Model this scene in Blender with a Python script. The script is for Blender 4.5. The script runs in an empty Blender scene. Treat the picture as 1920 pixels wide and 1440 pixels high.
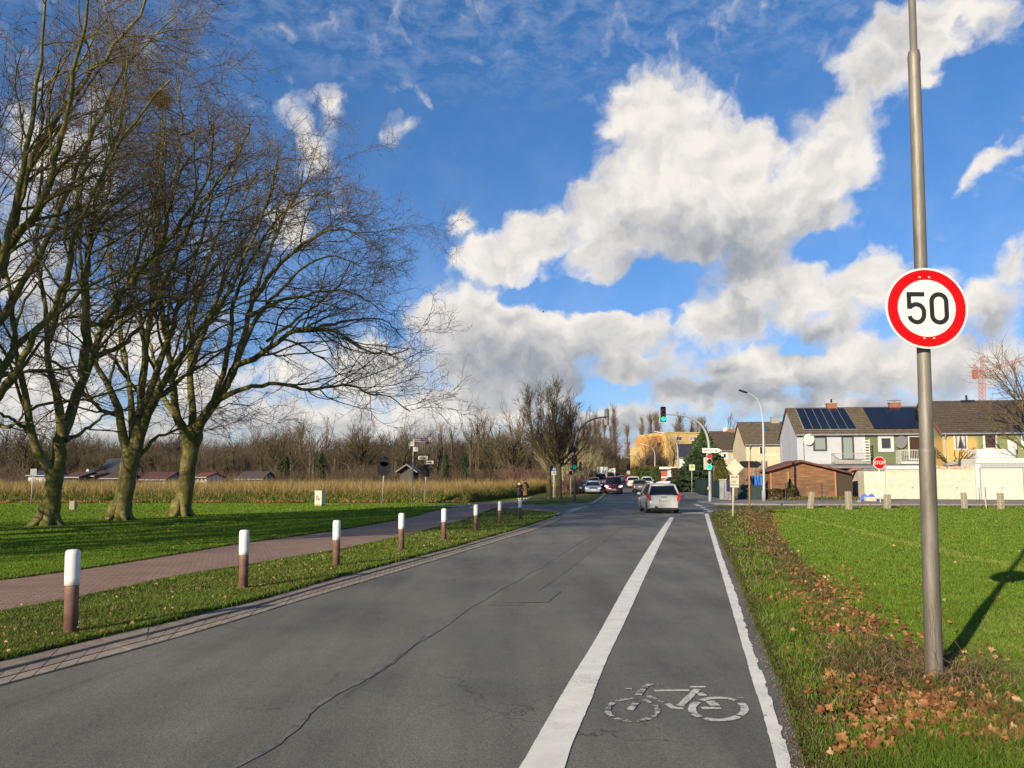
import bpy, bmesh, math, random
import numpy as np
from mathutils import Vector, Matrix, Euler
from mathutils.geometry import tessellate_polygon

R = math.radians
sc = bpy.context.scene
COL = sc.collection
random.seed(7)
rng = np.random.default_rng(7)

# ------------------------------------------------------------------ camera
F_PX, CX, CY = 1443.0, 960.0, 772.0        # focal length and principal point, in the photo's 1920 px frame
PITCH = R(5.3)
CAM_H = 1.62
cam_d = bpy.data.cameras.new("camera")
cam = bpy.data.objects.new("camera", cam_d)
COL.objects.link(cam)
cam.location = (0, 0, CAM_H)
cam.rotation_euler = (R(90) + PITCH, 0, 0)
cam_d.sensor_width = 36.0
cam_d.lens = F_PX / 1920 * 36
cam_d.shift_y = (CY - 720) / 1920
cam_d.clip_start = 0.05
cam_d.clip_end = 6000
sc.camera = cam

# ------------------------------------------------------------------ sun, view
SUN_EL = R(19.3)
SUN_DIR = Vector((-0.583 * math.cos(SUN_EL), -0.812 * math.cos(SUN_EL), math.sin(SUN_EL)))   # towards the sun
sun_d = bpy.data.lights.new("sun", 'SUN')
sun_d.energy = 5.0
sun_d.angle = R(0.5)
sun_d.color = (1.0, 0.84, 0.62)
sun = bpy.data.objects.new("sun", sun_d)
COL.objects.link(sun)
sun.location = (-30, -40, 40)
sun.rotation_euler = SUN_DIR.to_track_quat('Z', 'Y').to_euler()

sc.view_settings.view_transform = 'Standard'
sc.view_settings.look = 'None'
sc.view_settings.exposure = 0.5
sc.view_settings.gamma = 1.0
sc.render.engine = 'CYCLES'
sc.cycles.max_bounces = 5
sc.cycles.diffuse_bounces = 2
sc.cycles.glossy_bounces = 3
sc.cycles.transparent_max_bounces = 8
sc.cycles.use_denoising = True

# ------------------------------------------------------------------ node helper
class NT:
    def __init__(self, tree):
        self.t = tree
        self.n = tree.nodes
        self.l = tree.links
    def put(self, sock, v):
        if v is None: return
        if isinstance(v, bpy.types.NodeSocket):
            self.l.new(v, sock)
        else:
            try: sock.default_value = v
            except Exception:
                sock.default_value = tuple(v) + (1.0,) if len(v) == 3 else v
    def m(self, op, a, b=None, c=None, clamp=False):
        nd = self.n.new('ShaderNodeMath'); nd.operation = op; nd.use_clamp = clamp
        self.put(nd.inputs[0], a); self.put(nd.inputs[1], b); self.put(nd.inputs[2], c)
        return nd.outputs[0]
    def v(self, op, a, b=None, scale=None):
        nd = self.n.new('ShaderNodeVectorMath'); nd.operation = op
        self.put(nd.inputs[0], a); self.put(nd.inputs[1], b)
        if scale is not None: self.put(nd.inputs['Scale'], scale)
        return nd.outputs['Value'] if op in ('LENGTH', 'DOT_PRODUCT', 'DISTANCE') else nd.outputs[0]
    def noise(self, vec, scale=1.0, detail=4, rough=0.55, dist=0.0, dims='3D', color=False):
        nd = self.n.new('ShaderNodeTexNoise'); nd.noise_dimensions = dims
        self.put(nd.inputs['Vector'], vec)
        nd.inputs['Scale'].default_value = scale; nd.inputs['Detail'].default_value = detail
        nd.inputs['Roughness'].default_value = rough; nd.inputs['Distortion'].default_value = dist
        return nd.outputs['Color'] if color else nd.outputs['Fac']
    def maprange(self, v, a, b, c=0.0, d=1.0, smooth=False):
        nd = self.n.new('ShaderNodeMapRange')
        if smooth: nd.interpolation_type = 'SMOOTHSTEP'
        self.put(nd.inputs[0], v); self.put(nd.inputs[1], a); self.put(nd.inputs[2], b)
        self.put(nd.inputs[3], c); self.put(nd.inputs[4], d)
        return nd.outputs[0]
    def mix(self, fac, a, b, mode='MIX'):
        nd = self.n.new('ShaderNodeMix'); nd.data_type = 'RGBA'; nd.blend_type = mode
        self.put(nd.inputs[0], fac); self.put(nd.inputs[6], a); self.put(nd.inputs[7], b)
        return nd.outputs[2]
    def xyz(self, x, y, z):
        nd = self.n.new('ShaderNodeCombineXYZ')
        self.put(nd.inputs[0], x); self.put(nd.inputs[1], y); self.put(nd.inputs[2], z)
        return nd.outputs[0]
    def sep(self, v):
        nd = self.n.new('ShaderNodeSeparateXYZ'); self.put(nd.inputs[0], v)
        return nd.outputs
    def mapping(self, v, loc=(0, 0, 0), rot=(0, 0, 0), scale=(1, 1, 1), kind='POINT'):
        nd = self.n.new('ShaderNodeMapping'); nd.vector_type = kind
        self.put(nd.inputs[0], v)
        nd.inputs['Location'].default_value = loc
        nd.inputs['Rotation'].default_value = rot
        nd.inputs['Scale'].default_value = scale
        return nd.outputs[0]

# ------------------------------------------------------------------ world: sky with clouds
def px_azel(px, py):
    xc = (px - CX) / F_PX; yc = -(py - CY) / F_PX
    d = Vector((xc, math.cos(PITCH) - math.sin(PITCH) * yc, math.sin(PITCH) + math.cos(PITCH) * yc)).normalized()
    return math.degrees(math.atan2(d.x, d.y)), math.degrees(math.asin(d.z))

world = bpy.data.worlds.new("World"); sc.world = world
world.use_nodes = True
wt = NT(world.node_tree)
bgn = next(n for n in wt.n if n.type == 'BACKGROUND')
sky = wt.n.new('ShaderNodeTexSky'); sky.sky_type = 'NISHITA'; sky.sun_disc = False
sky.sun_elevation = SUN_EL
sky.sun_rotation = math.atan2(SUN_DIR.x, SUN_DIR.y)
sky.altitude = 0; sky.air_density = 1.0; sky.dust_density = 0.35; sky.ozone_density = 3.0
gen = wt.n.new('ShaderNodeTexCoord').outputs['Generated']
gx, gy, gz_ = wt.sep(gen)
az = wt.m('MULTIPLY', wt.m('ARCTAN2', gx, gy), 57.2958)
el = wt.m('MULTIPLY', wt.m('ARCSINE', gz_, clamp=False), 57.2958)
# flat coordinates on a cloud deck, for cirrus and for the sky that is not in front
P2 = wt.xyz(az, el, 0.0)
# warp
w1 = wt.v('SUBTRACT', wt.noise(P2, 0.10, 2, 0.5, color=True), (0.5, 0.5, 0.5))
w2 = wt.v('SUBTRACT', wt.noise(P2, 0.55, 3, 0.55, color=True), (0.5, 0.5, 0.5))
PW = wt.v('ADD', P2, wt.v('ADD', wt.v('SCALE', w1, scale=4.0), wt.v('SCALE', w2, scale=2.3)))
PW = wt.v('MULTIPLY', PW, (1, 1, 0))
# cloud masses: centre px, centre py, radius x px, radius y px, tilt (deg, positive = rising to the right), weight
CLOUDS = [
 (1232,215,115,95,0,1.15),(1300,300,150,130,0,1.0),(1190,390,190,110,20,1.0),
 (1010,450,130,60,28,1.0),(905,480,70,52,10,1.0),(868,430,40,30,0,.6),(1400,300,90,120,0,.85),(1420,400,190,90,0,1.0),
 (1530,330,120,90,0,.85),(1575,240,60,70,45,.8),(1640,130,120,70,50,.85),(1740,45,140,80,20,.85),(1830,20,110,55,10,.65),(1290,450,130,50,0,.9),
 (1740,165,60,25,10,.5),(1480,215,70,60,30,.55),
 (880,610,120,75,0,1.15),(1000,632,165,75,0,1.1),(1120,640,130,60,0,.95),(1200,632,55,42,0,1.0),(960,700,200,60,0,.9),(1180,690,120,40,0,.8),
 (1440,515,110,80,0,1.0),(1360,590,120,70,20,1.0),(1500,560,90,70,0,.9),(1640,540,75,70,35,.9),(1560,610,90,45,20,.85),
 (1430,690,200,48,5,1.0),(1600,690,170,60,0,.95),(1780,690,170,65,0,.95),(1850,580,80,60,0,.85),(1905,515,45,40,0,.8),(1760,560,60,50,0,.7),
 (1340,740,180,35,0,.85),(1600,760,300,45,0,.9),(1150,770,160,40,0,.7),(880,770,180,50,0,.9),(1030,740,60,30,0,.8),
 (600,790,260,60,0,.85),(300,800,260,70,0,.8),(60,740,180,120,0,.75),(700,700,120,70,0,.75),(560,690,120,60,0,.6),
 (960,850,700,60,0,.9),(1600,850,400,70,0,.9),(200,850,400,70,0,.9),
 (110,290,140,150,0,.55),(60,520,120,100,0,.6),(200,640,140,70,0,.6),(380,720,140,60,0,.65),
 (560,220,40,36,0,.52),(590,280,45,60,-20,.40),(640,185,50,28,10,.48),(640,380,50,70,0,.6),(540,420,60,50,0,.5),
 (765,235,44,34,10,.5),(815,190,40,18,-30,.5),(740,352,25,12,30,.42),(970,325,16,12,0,.4),
 (1840,325,110,16,32,.6),(1900,290,50,14,20,.5),(1620,300,60,50,0,.6),
]
SHADE = [  # grey undersides
 (1320,475,170,70,-8,1.0),(1450,430,130,45,0,.6),(1180,450,90,35,20,.35),(1100,380,60,50,30,.2),(1010,700,210,55,0,1.0),(900,650,120,45,0,.55),(1130,690,120,35,0,.6),
 (1520,640,90,28,20,.8),(1400,590,80,35,20,.5),(1420,735,260,32,0,.9),(1700,740,200,28,0,.8),(1180,800,200,40,0,.85),(1500,800,300,35,0,.8),
 (960,840,500,40,0,.65),(300,850,400,50,0,.6),(1840,620,80,30,0,.7),(1330,700,80,30,0,.6),(1640,130,40,90,-40,.3),(400,800,300,50,0,.5),(50,560,100,60,0,.3),
]
SUPPRESS_EL = 4.0
TILTS = [-40, -20, 0, 20, 35, 50]
def rotated(vec):
    out = {}
    for t in TILTS:
        out[t] = vec if t == 0 else wt.mapping(vec, rot=(0, 0, R(-t)))
    return out
def blob_field(prot, blobs, acc=None):
    first = acc
    for (px, py, rx, ry, tilt, wgt) in sorted(blobs, key=lambda b: b[0]):
        tilt = min(TILTS, key=lambda t: abs(t - tilt))
        a, e = px_azel(px, py)
        ca = math.cos(R(a))
        sx = rx / (F_PX * math.pi / 180) * ca * ca * 1.35
        sy = ry / (F_PX * math.pi / 180) * ca * 1.35
        ct, st = math.cos(R(-tilt)), math.sin(R(-tilt))
        ar, er = a * ct - e * st, a * st + e * ct
        src = prot[tilt]
        if acc is not None:        # a null dependence on the last result keeps the evaluation in sequence
            nd = wt.n.new('ShaderNodeVectorMath'); nd.operation = 'MULTIPLY_ADD'
            wt.put(nd.inputs[0], acc); nd.inputs[1].default_value = (1e-7, 1e-7, 0); wt.put(nd.inputs[2], src)
            src = nd.outputs[0]
        nd = wt.n.new('ShaderNodeVectorMath'); nd.operation = 'MULTIPLY_ADD'
        wt.put(nd.inputs[0], src); nd.inputs[1].default_value = (1 / sx, 1 / sy, 0)
        nd.inputs[2].default_value = (-ar / sx, -er / sy, 0)
        r = wt.v('LENGTH', nd.outputs[0])
        c = wt.m('MULTIPLY_ADD', r, -wgt, wgt)
        acc = c if acc is first else wt.m('SMOOTH_MAX', acc, c, 0.12)
    return acc
PR = rotated(PW)
B = blob_field(PR, CLOUDS)
D2 = blob_field(PR, SHADE, B)
CLEAR = [(1140,560,170,26,0,1.0),(980,548,60,14,20,.5),(1240,528,70,24,20,.8),(1180,520,60,20,20,.6),(720,430,100,120,0,.8),(930,250,150,110,0,.8),(1010,350,60,50,35,.8),(1690,400,70,70,0,.7),(1460,165,60,70,20,.8),(1560,470,60,30,0,.6),
 (1690,300,60,50,0,.6),(1500,655,45,22,0,.8),(1130,735,70,16,0,.7),(680,560,60,50,0,.6),(1840,200,80,70,0,.8),(1320,570,30,30,0,.5),(1830,450,60,40,0,.7)]
CL = blob_field(PR, CLEAR, D2)
fb = wt.noise(PW, 0.40, 7, 0.54)
fbL = wt.noise(wt.v('ADD', PW, (-0.8, 1.0, 0.0)), 0.36, 4, 0.48)
# other directions: a broken deck everywhere outside the frame
side = wt.maprange(wt.m('ABSOLUTE', az), 38, 52, 0, 1)
back = wt.m('MULTIPLY', side, wt.maprange(wt.noise(gen, 2.2, 4, 0.6), 0.54, 0.72, -0.3, 0.7))
Dn = wt.m('MAXIMUM', B, back)
Dn = wt.m('ADD', Dn, wt.m('MULTIPLY', wt.m('SUBTRACT', fb, 0.5), 1.15))
Dn = wt.m('SUBTRACT', Dn, wt.m('MULTIPLY', wt.m('MAXIMUM', CL, 0.0), 1.0))
alpha = wt.maprange(Dn, 0.06, 0.52, 0, 1, smooth=True)
# light relief and grey undersides
fbS = wt.noise(PW, 0.36, 4, 0.48)
rel = wt.m('MULTIPLY', wt.m('SUBTRACT', fbS, fbL), 1.5)
D2n = wt.m('ADD', D2, wt.m('MULTIPLY', wt.m('SUBTRACT', fb, 0.5), 0.7))
g = wt.maprange(D2n, -0.30, 0.85, 0.0, 0.98, smooth=True)
thick = wt.maprange(Dn, 0.35, 1.1, 0, 0.12)
sh = wt.m('SUBTRACT', wt.m('ADD', 0.96, rel), wt.m('ADD', g, thick))
sh = wt.maprange(sh, -0.15, 1.05, 0.0, 1.0)
cloudcol = wt.mix(sh, (0.34, 0.37, 0.42, 1), (0.92, 0.87, 0.81, 1))
# thin high veil in streaks
cp = wt.mapping(P2, (0, 0, 0), (0, 0, R(-8)), (0.55, 1.2, 1))
cn = wt.noise(cp, 0.7, 6, 0.7, 0.3)
veil_m = wt.maprange(el, 25.0, 31.0, 0, 1, smooth=True)
veil = wt.m('MULTIPLY', wt.maprange(cn, 0.42, 0.85, 0, 0.36), veil_m)
lowv = wt.m('MULTIPLY', wt.maprange(wt.noise(P2, 0.25, 5, 0.6), 0.42, 0.8, 0, 0.5), wt.maprange(el, 8, 30, 0.5, 0.0))
veil = wt.m('MAXIMUM', veil, lowv)
tint = wt.maprange(el, 2.0, 34.0, 0.0, 1.0)
skyc = wt.mix(1.0, sky.outputs[0], wt.mix(tint, (0.80, 0.95, 1.30, 1), (0.62, 1.12, 1.52, 1)), 'MULTIPLY')
SKYK = 0.10
base = wt.v('SCALE', skyc, scale=SKYK)
c1 = wt.mix(veil, base, (0.62, 0.68, 0.80, 1))
c2 = wt.mix(alpha, c1, cloudcol)
WORLD_LEVEL = 0.72
wt.l.new(wt.v('SCALE', c2, scale=WORLD_LEVEL / SKYK), bgn.inputs[0])
bgn.inputs[1].default_value = SKYK
# ------------------------------------------------------------------ terrain and picking points
def gz(y):
    """height of the ground: level near the camera, rising gently beyond the junction"""
    s = 0.5 * (math.sqrt((y - 60.0) ** 2 + 100.0) + (y - 60.0))
    s = min(s, 210.0)
    return 0.0175 * s
def ray(px, py):
    xc = (px - CX) / F_PX; yc = -(py - CY) / F_PX
    return Vector((xc, math.cos(PITCH) - math.sin(PITCH) * yc, math.sin(PITCH) + math.cos(PITCH) * yc))
def G(px, py, dz=0.0):
    """where the sight line through a photo pixel meets the ground"""
    d = ray(px, py)
    lo, hi = 0.5, 900.0
    f = lambda t: CAM_H + d.z * t / d.y - gz(t)
    if f(hi) > 0: return Vector((d.x / d.y * hi, hi, gz(hi) + dz))
    for _ in range(50):
        mid = 0.5 * (lo + hi)
        if f(mid) > 0: lo = mid
        else: hi = mid
    return Vector((d.x / d.y * lo, lo, gz(lo) + dz))
def P(px, py, Y):
    d = ray(px, py)
    return Vector((d.x / d.y * Y, Y, CAM_H + d.z / d.y * Y))
def X_at(px, Y): return P(px, 906, Y).x

# ------------------------------------------------------------------ materials
MATS = {}
def srgb(r, g, b):
    f = lambda c: (c / 255 / 12.92) if c / 255 <= 0.04045 else ((c / 255 + 0.055) / 1.055) ** 2.4
    return (f(r), f(g), f(b))
def mat(name, col, rough=0.7, var=0.0, vscale=3.0, col2=None, metal=0.0, bump=0.0, bscale=30.0, spec=0.5,
        emit=None, estr=0.0, coat=0.0, trans=0.0, coords='Object', detail=5, stretch=(1, 1, 1), lo=0.35, hi=0.65):
    """a material whose colour wanders by noise between col and col2"""
    if name in MATS: return MATS[name]
    m = bpy.data.materials.new(name); m.use_nodes = True
    t = NT(m.node_tree)
    bs = next(n for n in t.n if n.type == 'BSDF_PRINCIPLED')
    tc = t.n.new('ShaderNodeTexCoord').outputs[coords]
    if stretch != (1, 1, 1): tc = t.mapping(tc, scale=stretch)
    if col2 is None and var > 0:
        col2 = tuple(min(1, c * (1 + var)) for c in col); col = tuple(c * (1 - var) for c in col)
    if col2 is not None:
        f = t.maprange(t.noise(tc, vscale, detail, 0.6), lo, hi)
        t.l.new(t.mix(f, (*col, 1), (*col2, 1)), bs.inputs['Base Color'])
    else:
        bs.inputs['Base Color'].default_value = (*col, 1)
    bs.inputs['Roughness'].default_value = rough
    bs.inputs['Metallic'].default_value = metal
    bs.inputs['Specular IOR Level'].default_value = spec
    if coat: bs.inputs['Coat Weight'].default_value = coat
    if trans: bs.inputs['Transmission Weight'].default_value = trans
    if emit:
        bs.inputs['Emission Color'].default_value = (*emit, 1); bs.inputs['Emission Strength'].default_value = estr
    if bump:
        b = t.n.new('ShaderNodeBump'); b.inputs['Strength'].default_value = bump; b.inputs['Distance'].default_value = 0.02
        t.put(b.inputs['Height'], t.noise(tc, bscale, 4, 0.6))
        t.l.new(b.outputs[0], bs.inputs['Normal'])
    MATS[name] = m
    return m
def newmat(name):
    m = bpy.data.materials.new(name); m.use_nodes = True
    t = NT(m.node_tree)
    MATS[name] = m
    return m, t, next(n for n in t.n if n.type == 'BSDF_PRINCIPLED')

# ------------------------------------------------------------------ meshes
class MB:
    """collects shapes and links them as ONE mesh object"""
    def __init__(self):
        self.v = []; self.f = []; self.mi = []; self.sm = []; self.cur = 0; self.smooth = False
    def add(self, vs, fs, M=None):
        b = len(self.v)
        if M is not None: vs = [M @ Vector(p) for p in vs]
        self.v.extend([tuple(p) for p in vs])
        for f in fs:
            self.f.append(tuple(i + b for i in f)); self.mi.append(self.cur); self.sm.append(self.smooth)
        return self
    def mat(self, i): self.cur = i; return self
    def box(self, c, s, M=None, bev=0.0):
        x, y, z = c; a, b, h = s[0] / 2, s[1] / 2, s[2] / 2
        if bev <= 0:
            vs = [(x + i * a, y + j * b, z + k * h) for k in (-1, 1) for j in (-1, 1) for i in (-1, 1)]
            fs = [(0, 2, 3, 1), (4, 5, 7, 6), (0, 1, 5, 4), (2, 6, 7, 3), (0, 4, 6, 2), (1, 3, 7, 5)]
            return self.add(vs, fs, M)
        # vertical edges and top chamfered
        e = min(bev, a * .9, b * .9)
        ring = [(-a + e, -b), (a - e, -b), (a, -b + e), (a, b - e), (a - e, b), (-a + e, b), (-a, b - e), (-a, -b + e)]
        vs = [(x + p, y + q, z - h) for p, q in ring] + [(x + p, y + q, z + h - e) for p, q in ring]
        vs += [(x + p * (a - e) / a, y + q * (b - e) / b, z + h) for p, q in ring]
        fs = [tuple(reversed(range(8)))]
        for k in range(2):
            for i in range(8):
                j = (i + 1) % 8
                fs.append((k * 8 + i, k * 8 + j, k * 8 + 8 + j, k * 8 + 8 + i))
        fs.append(tuple(range(16, 24)))
        return self.add(vs, fs, M)
    def prism(self, poly, axis, lo, hi, M=None):
        """poly: 2-D points; extruded along axis x, y or z from lo to hi"""
        def pt(p, w):
            return {'z': (p[0], p[1], w), 'y': (p[0], w, p[1]), 'x': (w, p[0], p[1])}[axis]
        n = len(poly)
        vs = [pt(p, lo) for p in poly] + [pt(p, hi) for p in poly]
        fs = [(i, (i + 1) % n, n + (i + 1) % n, n + i) for i in range(n)] + [tuple(reversed(range(n))), tuple(range(n, 2 * n))]
        return self.add(vs, fs, M)
    def tube(self, pts, rad, n=8, M=None, cap=True):
        pts = [Vector(p) for p in pts]
        if not hasattr(rad, '__len__'): rad = [rad] * len(pts)
        vs = []; fs = []
        up = None
        for i, p in enumerate(pts):
            t = (pts[min(i + 1, len(pts) - 1)] - pts[max(i - 1, 0)]).normalized()
            if up is None:
                up = Vector((1, 0, 0)) if abs(t.x) < 0.9 else Vector((0, 1, 0))
            u = (up - t * up.dot(t)).normalized(); w = t.cross(u); up = u
            for k in range(n):
                a = 2 * math.pi * k / n
                vs.append(p + (u * math.cos(a) + w * math.sin(a)) * rad[i])
        for i in range(len(pts) - 1):
            for k in range(n):
                k2 = (k + 1) % n
                fs.append((i * n + k, i * n + k2, (i + 1) * n + k2, (i + 1) * n + k))
        if cap:
            fs.append(tuple(reversed(range(n)))); fs.append(tuple((len(pts) - 1) * n + k for k in range(n)))
        return self.add(vs, fs, M)
    def cyl(self, c0, c1, r, n=16, M=None): return self.tube([c0, c1], r, n, M)
    def lathe(self, prof, n=24, M=None):
        vs = []; fs = []
        for r, z in prof:
            for k in range(n):
                a = 2 * math.pi * k / n
                vs.append((r * math.cos(a), r * math.sin(a), z))
        for i in range(len(prof) - 1):
            for k in range(n):
                k2 = (k + 1) % n
                fs.append((i * n + k, i * n + k2, (i + 1) * n + k2, (i + 1) * n + k))
        fs.append(tuple(reversed(range(n)))); fs.append(tuple((len(prof) - 1) * n + k for k in range(n)))
        return self.add(vs, fs, M)
    def disc(self, c, r, n=40, y=0.0, th=0.003, M=None):
        """flat round plate facing -Y"""
        poly = [(c[0] + r * math.cos(2 * math.pi * k / n), c[1] + r * math.sin(2 * math.pi * k / n)) for k in range(n)]
        return self.prism(poly, 'y', y - th, y, M)
    def stroke(self, pts, w, y=0.0, th=0.002, M=None, closed=False):
        """thick 2-D line in the XZ plane as a thin raised mark at depth y"""
        n = len(pts); L = []; Rr = []
        for i in range(n):
            a = Vector(pts[(i - 1) % n] if closed else pts[max(i - 1, 0)]); b = Vector(pts[(i + 1) % n] if closed else pts[min(i + 1, n - 1)])
            t = (b - a).normalized(); nn = Vector((-t.y, t.x)) * (w / 2); p = Vector(pts[i])
            L.append(p + nn); Rr.append(p - nn)
        vs = []; fs = []
        for a, b in zip(L, Rr):
            vs += [(a.x, y - th, a.y), (b.x, y - th, b.y), (a.x, y, a.y), (b.x, y, b.y)]
        m = n if closed else n - 1
        for i in range(m):
            j = (i + 1) % n
            A, Bq = 4 * i, 4 * j
            fs += [(A, Bq, Bq + 1, A + 1), (A, A + 2, Bq + 2, Bq), (A + 1, Bq + 1, Bq + 3, A + 3)]
        return self.add(vs, fs, M)
    def build(self, name, mats, parent=None, loc=None):
        me = bpy.data.meshes.new(name)
        me.from_pydata(self.v, [], self.f)
        if not isinstance(mats, (list, tuple)): mats = [mats]
        for m in mats: me.materials.append(m)
        me.polygons.foreach_set('material_index', self.mi)
        me.polygons.foreach_set('use_smooth', self.sm)
        bm = bmesh.new(); bm.from_mesh(me); bmesh.ops.recalc_face_normals(bm, faces=bm.faces); bm.to_mesh(me); bm.free()
        me.update()
        return link(name, me, parent, loc)
def link(name, me, parent=None, loc=None):
    o = bpy.data.objects.new(name, me); COL.objects.link(o)
    if parent is not None: o.parent = parent
    if loc is not None: o.location = loc
    return o
def np_mesh(name, V, Fc, mats, parent=None, mi=None, smooth=False):
    """fast mesh from arrays: V (n,3), Fc (m,k) all faces of one size k"""
    me = bpy.data.meshes.new(name)
    V = np.asarray(V, dtype=np.float32); Fc = np.asarray(Fc, dtype=np.int32)
    m, k = Fc.shape
    me.vertices.add(len(V)); me.vertices.foreach_set('co', V.ravel())
    me.loops.add(m * k); me.loops.foreach_set('vertex_index', Fc.ravel())
    me.polygons.add(m)
    me.polygons.foreach_set('loop_start', np.arange(0, m * k, k, dtype=np.int32))
    me.polygons.foreach_set('loop_total', np.full(m, k, dtype=np.int32))
    if not isinstance(mats, (list, tuple)): mats = [mats]
    for x in mats: me.materials.append(x)
    if mi is not None: me.polygons.foreach_set('material_index', np.asarray(mi, dtype=np.int32))
    if smooth: me.polygons.foreach_set('use_smooth', np.ones(m, dtype=bool))
    me.update(calc_edges=True)
    return link(name, me, parent)
def tag(o, label=None, cat=None, group=None, kind=None):
    if label: o['label'] = label
    if cat: o['category'] = cat
    if group: o['group'] = group
    if kind: o['kind'] = kind
    return o
def thing(name, label, cat, loc=(0, 0, 0), rz=0.0, group=None):
    o = bpy.data.objects.new(name, None); COL.objects.link(o)
    o.location = loc; o.rotation_euler = (0, 0, rz); o.empty_display_size = 0.3
    return tag(o, label, cat, group)
def copy_tree(o, parent=None):
    c = o.copy(); COL.objects.link(c); c.parent = parent
    for ch in list(o.children): copy_tree(ch, c)
    return c
def put(o, loc, rz=0.0, label=None, sc_=None, group=None):
    o.location = loc; o.rotation_euler = (0, 0, rz)
    if sc_: o.scale = (sc_,) * 3 if not hasattr(sc_, '__len__') else sc_
    if label: o['label'] = label
    if group: o['group'] = group
    return o
def text_mb(txt, size, y=0.0, align='CENTER', bold=0.0, ext=0.001):
    """lettering as flat mesh facing -Y, centred at the origin of XZ"""
    c = bpy.data.curves.new('lettering', 'FONT'); c.body = txt; c.size = size; c.align_x = align; c.align_y = 'CENTER'
    c.extrude = ext; c.offset = bold; c.resolution_u = 3
    o = bpy.data.objects.new('lettering', c); COL.objects.link(o)
    dg = bpy.context.evaluated_depsgraph_get()
    me = o.evaluated_get(dg).to_mesh()
    vs = [(v.co.x, y - v.co.z, v.co.y) for v in me.vertices]; fs = [tuple(p.vertices) for p in me.polygons]
    o.evaluated_get(dg).to_mesh_clear()
    bpy.data.objects.remove(o); bpy.data.curves.remove(c)
    return vs, fs
def sheet(name, poly, dz, m, edge_jit=0.0, kind='structure', cuts=None, skirt=0.0):
    """ground sheet from a world XY outline, draped over the terrain"""
    bm = bmesh.new()
    vs = [bm.verts.new((p[0], p[1], 0)) for p in poly]
    tris = tessellate_polygon([[Vector((p[0], p[1], 0)) for p in poly]])
    for t in tris:
        try: bm.faces.new([vs[i] for i in t])
        except ValueError: pass
    ys = cuts or [45, 50, 54, 57, 60, 63, 66, 70, 75, 82, 90, 120, 200, 262, 270, 278, 290]
    for y in ys:
        bmesh.ops.bisect_plane(bm, geom=bm.verts[:] + bm.edges[:] + bm.faces[:], plane_co=(0, y, 0), plane_no=(0, 1, 0))
    for v in bm.verts: v.co.z = gz(v.co.y) + dz
    if skirt:
        edges = [e for e in bm.edges if e.is_boundary]
        r = bmesh.ops.extrude_edge_only(bm, edges=edges)
        for v in [g for g in r['geom'] if isinstance(g, bmesh.types.BMVert)]: v.co.z -= skirt
    bmesh.ops.recalc_face_normals(bm, faces=bm.faces)
    if not skirt:
        for f in bm.faces:
            if f.normal.z < 0: f.normal_flip()
    me = bpy.data.meshes.new(name); bm.to_mesh(me); bm.free(); me.materials.append(m)
    o = link(name, me); tag(o, kind=kind)
    return o
def resample(pts, step):
    out = [Vector(pts[0])]
    for a, b in zip(pts[:-1], pts[1:]):
        a = Vector(a); b = Vector(b); L = (b - a).length; n = max(1, int(round(L / step)))
        for i in range(1, n + 1): out.append(a.lerp(b, i / n))
    return out
def smooth_line(pts, n=8):
    """Catmull-Rom through the points"""
    pts = [Vector(p) for p in pts]; q = [pts[0] * 2 - pts[1]] + pts + [pts[-1] * 2 - pts[-2]]; out = []
    for i in range(1, len(q) - 2):
        for k in range(n):
            t = k / n
            out.append(0.5 * ((2 * q[i]) + (-q[i - 1] + q[i + 1]) * t + (2 * q[i - 1] - 5 * q[i] + 4 * q[i + 1] - q[i + 2]) * t * t + (-q[i - 1] + 3 * q[i] - 3 * q[i + 1] + q[i + 2]) * t ** 3))
    out.append(pts[-1]); return out
def Gs(pix): return [G(*p) for p in pix]
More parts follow.
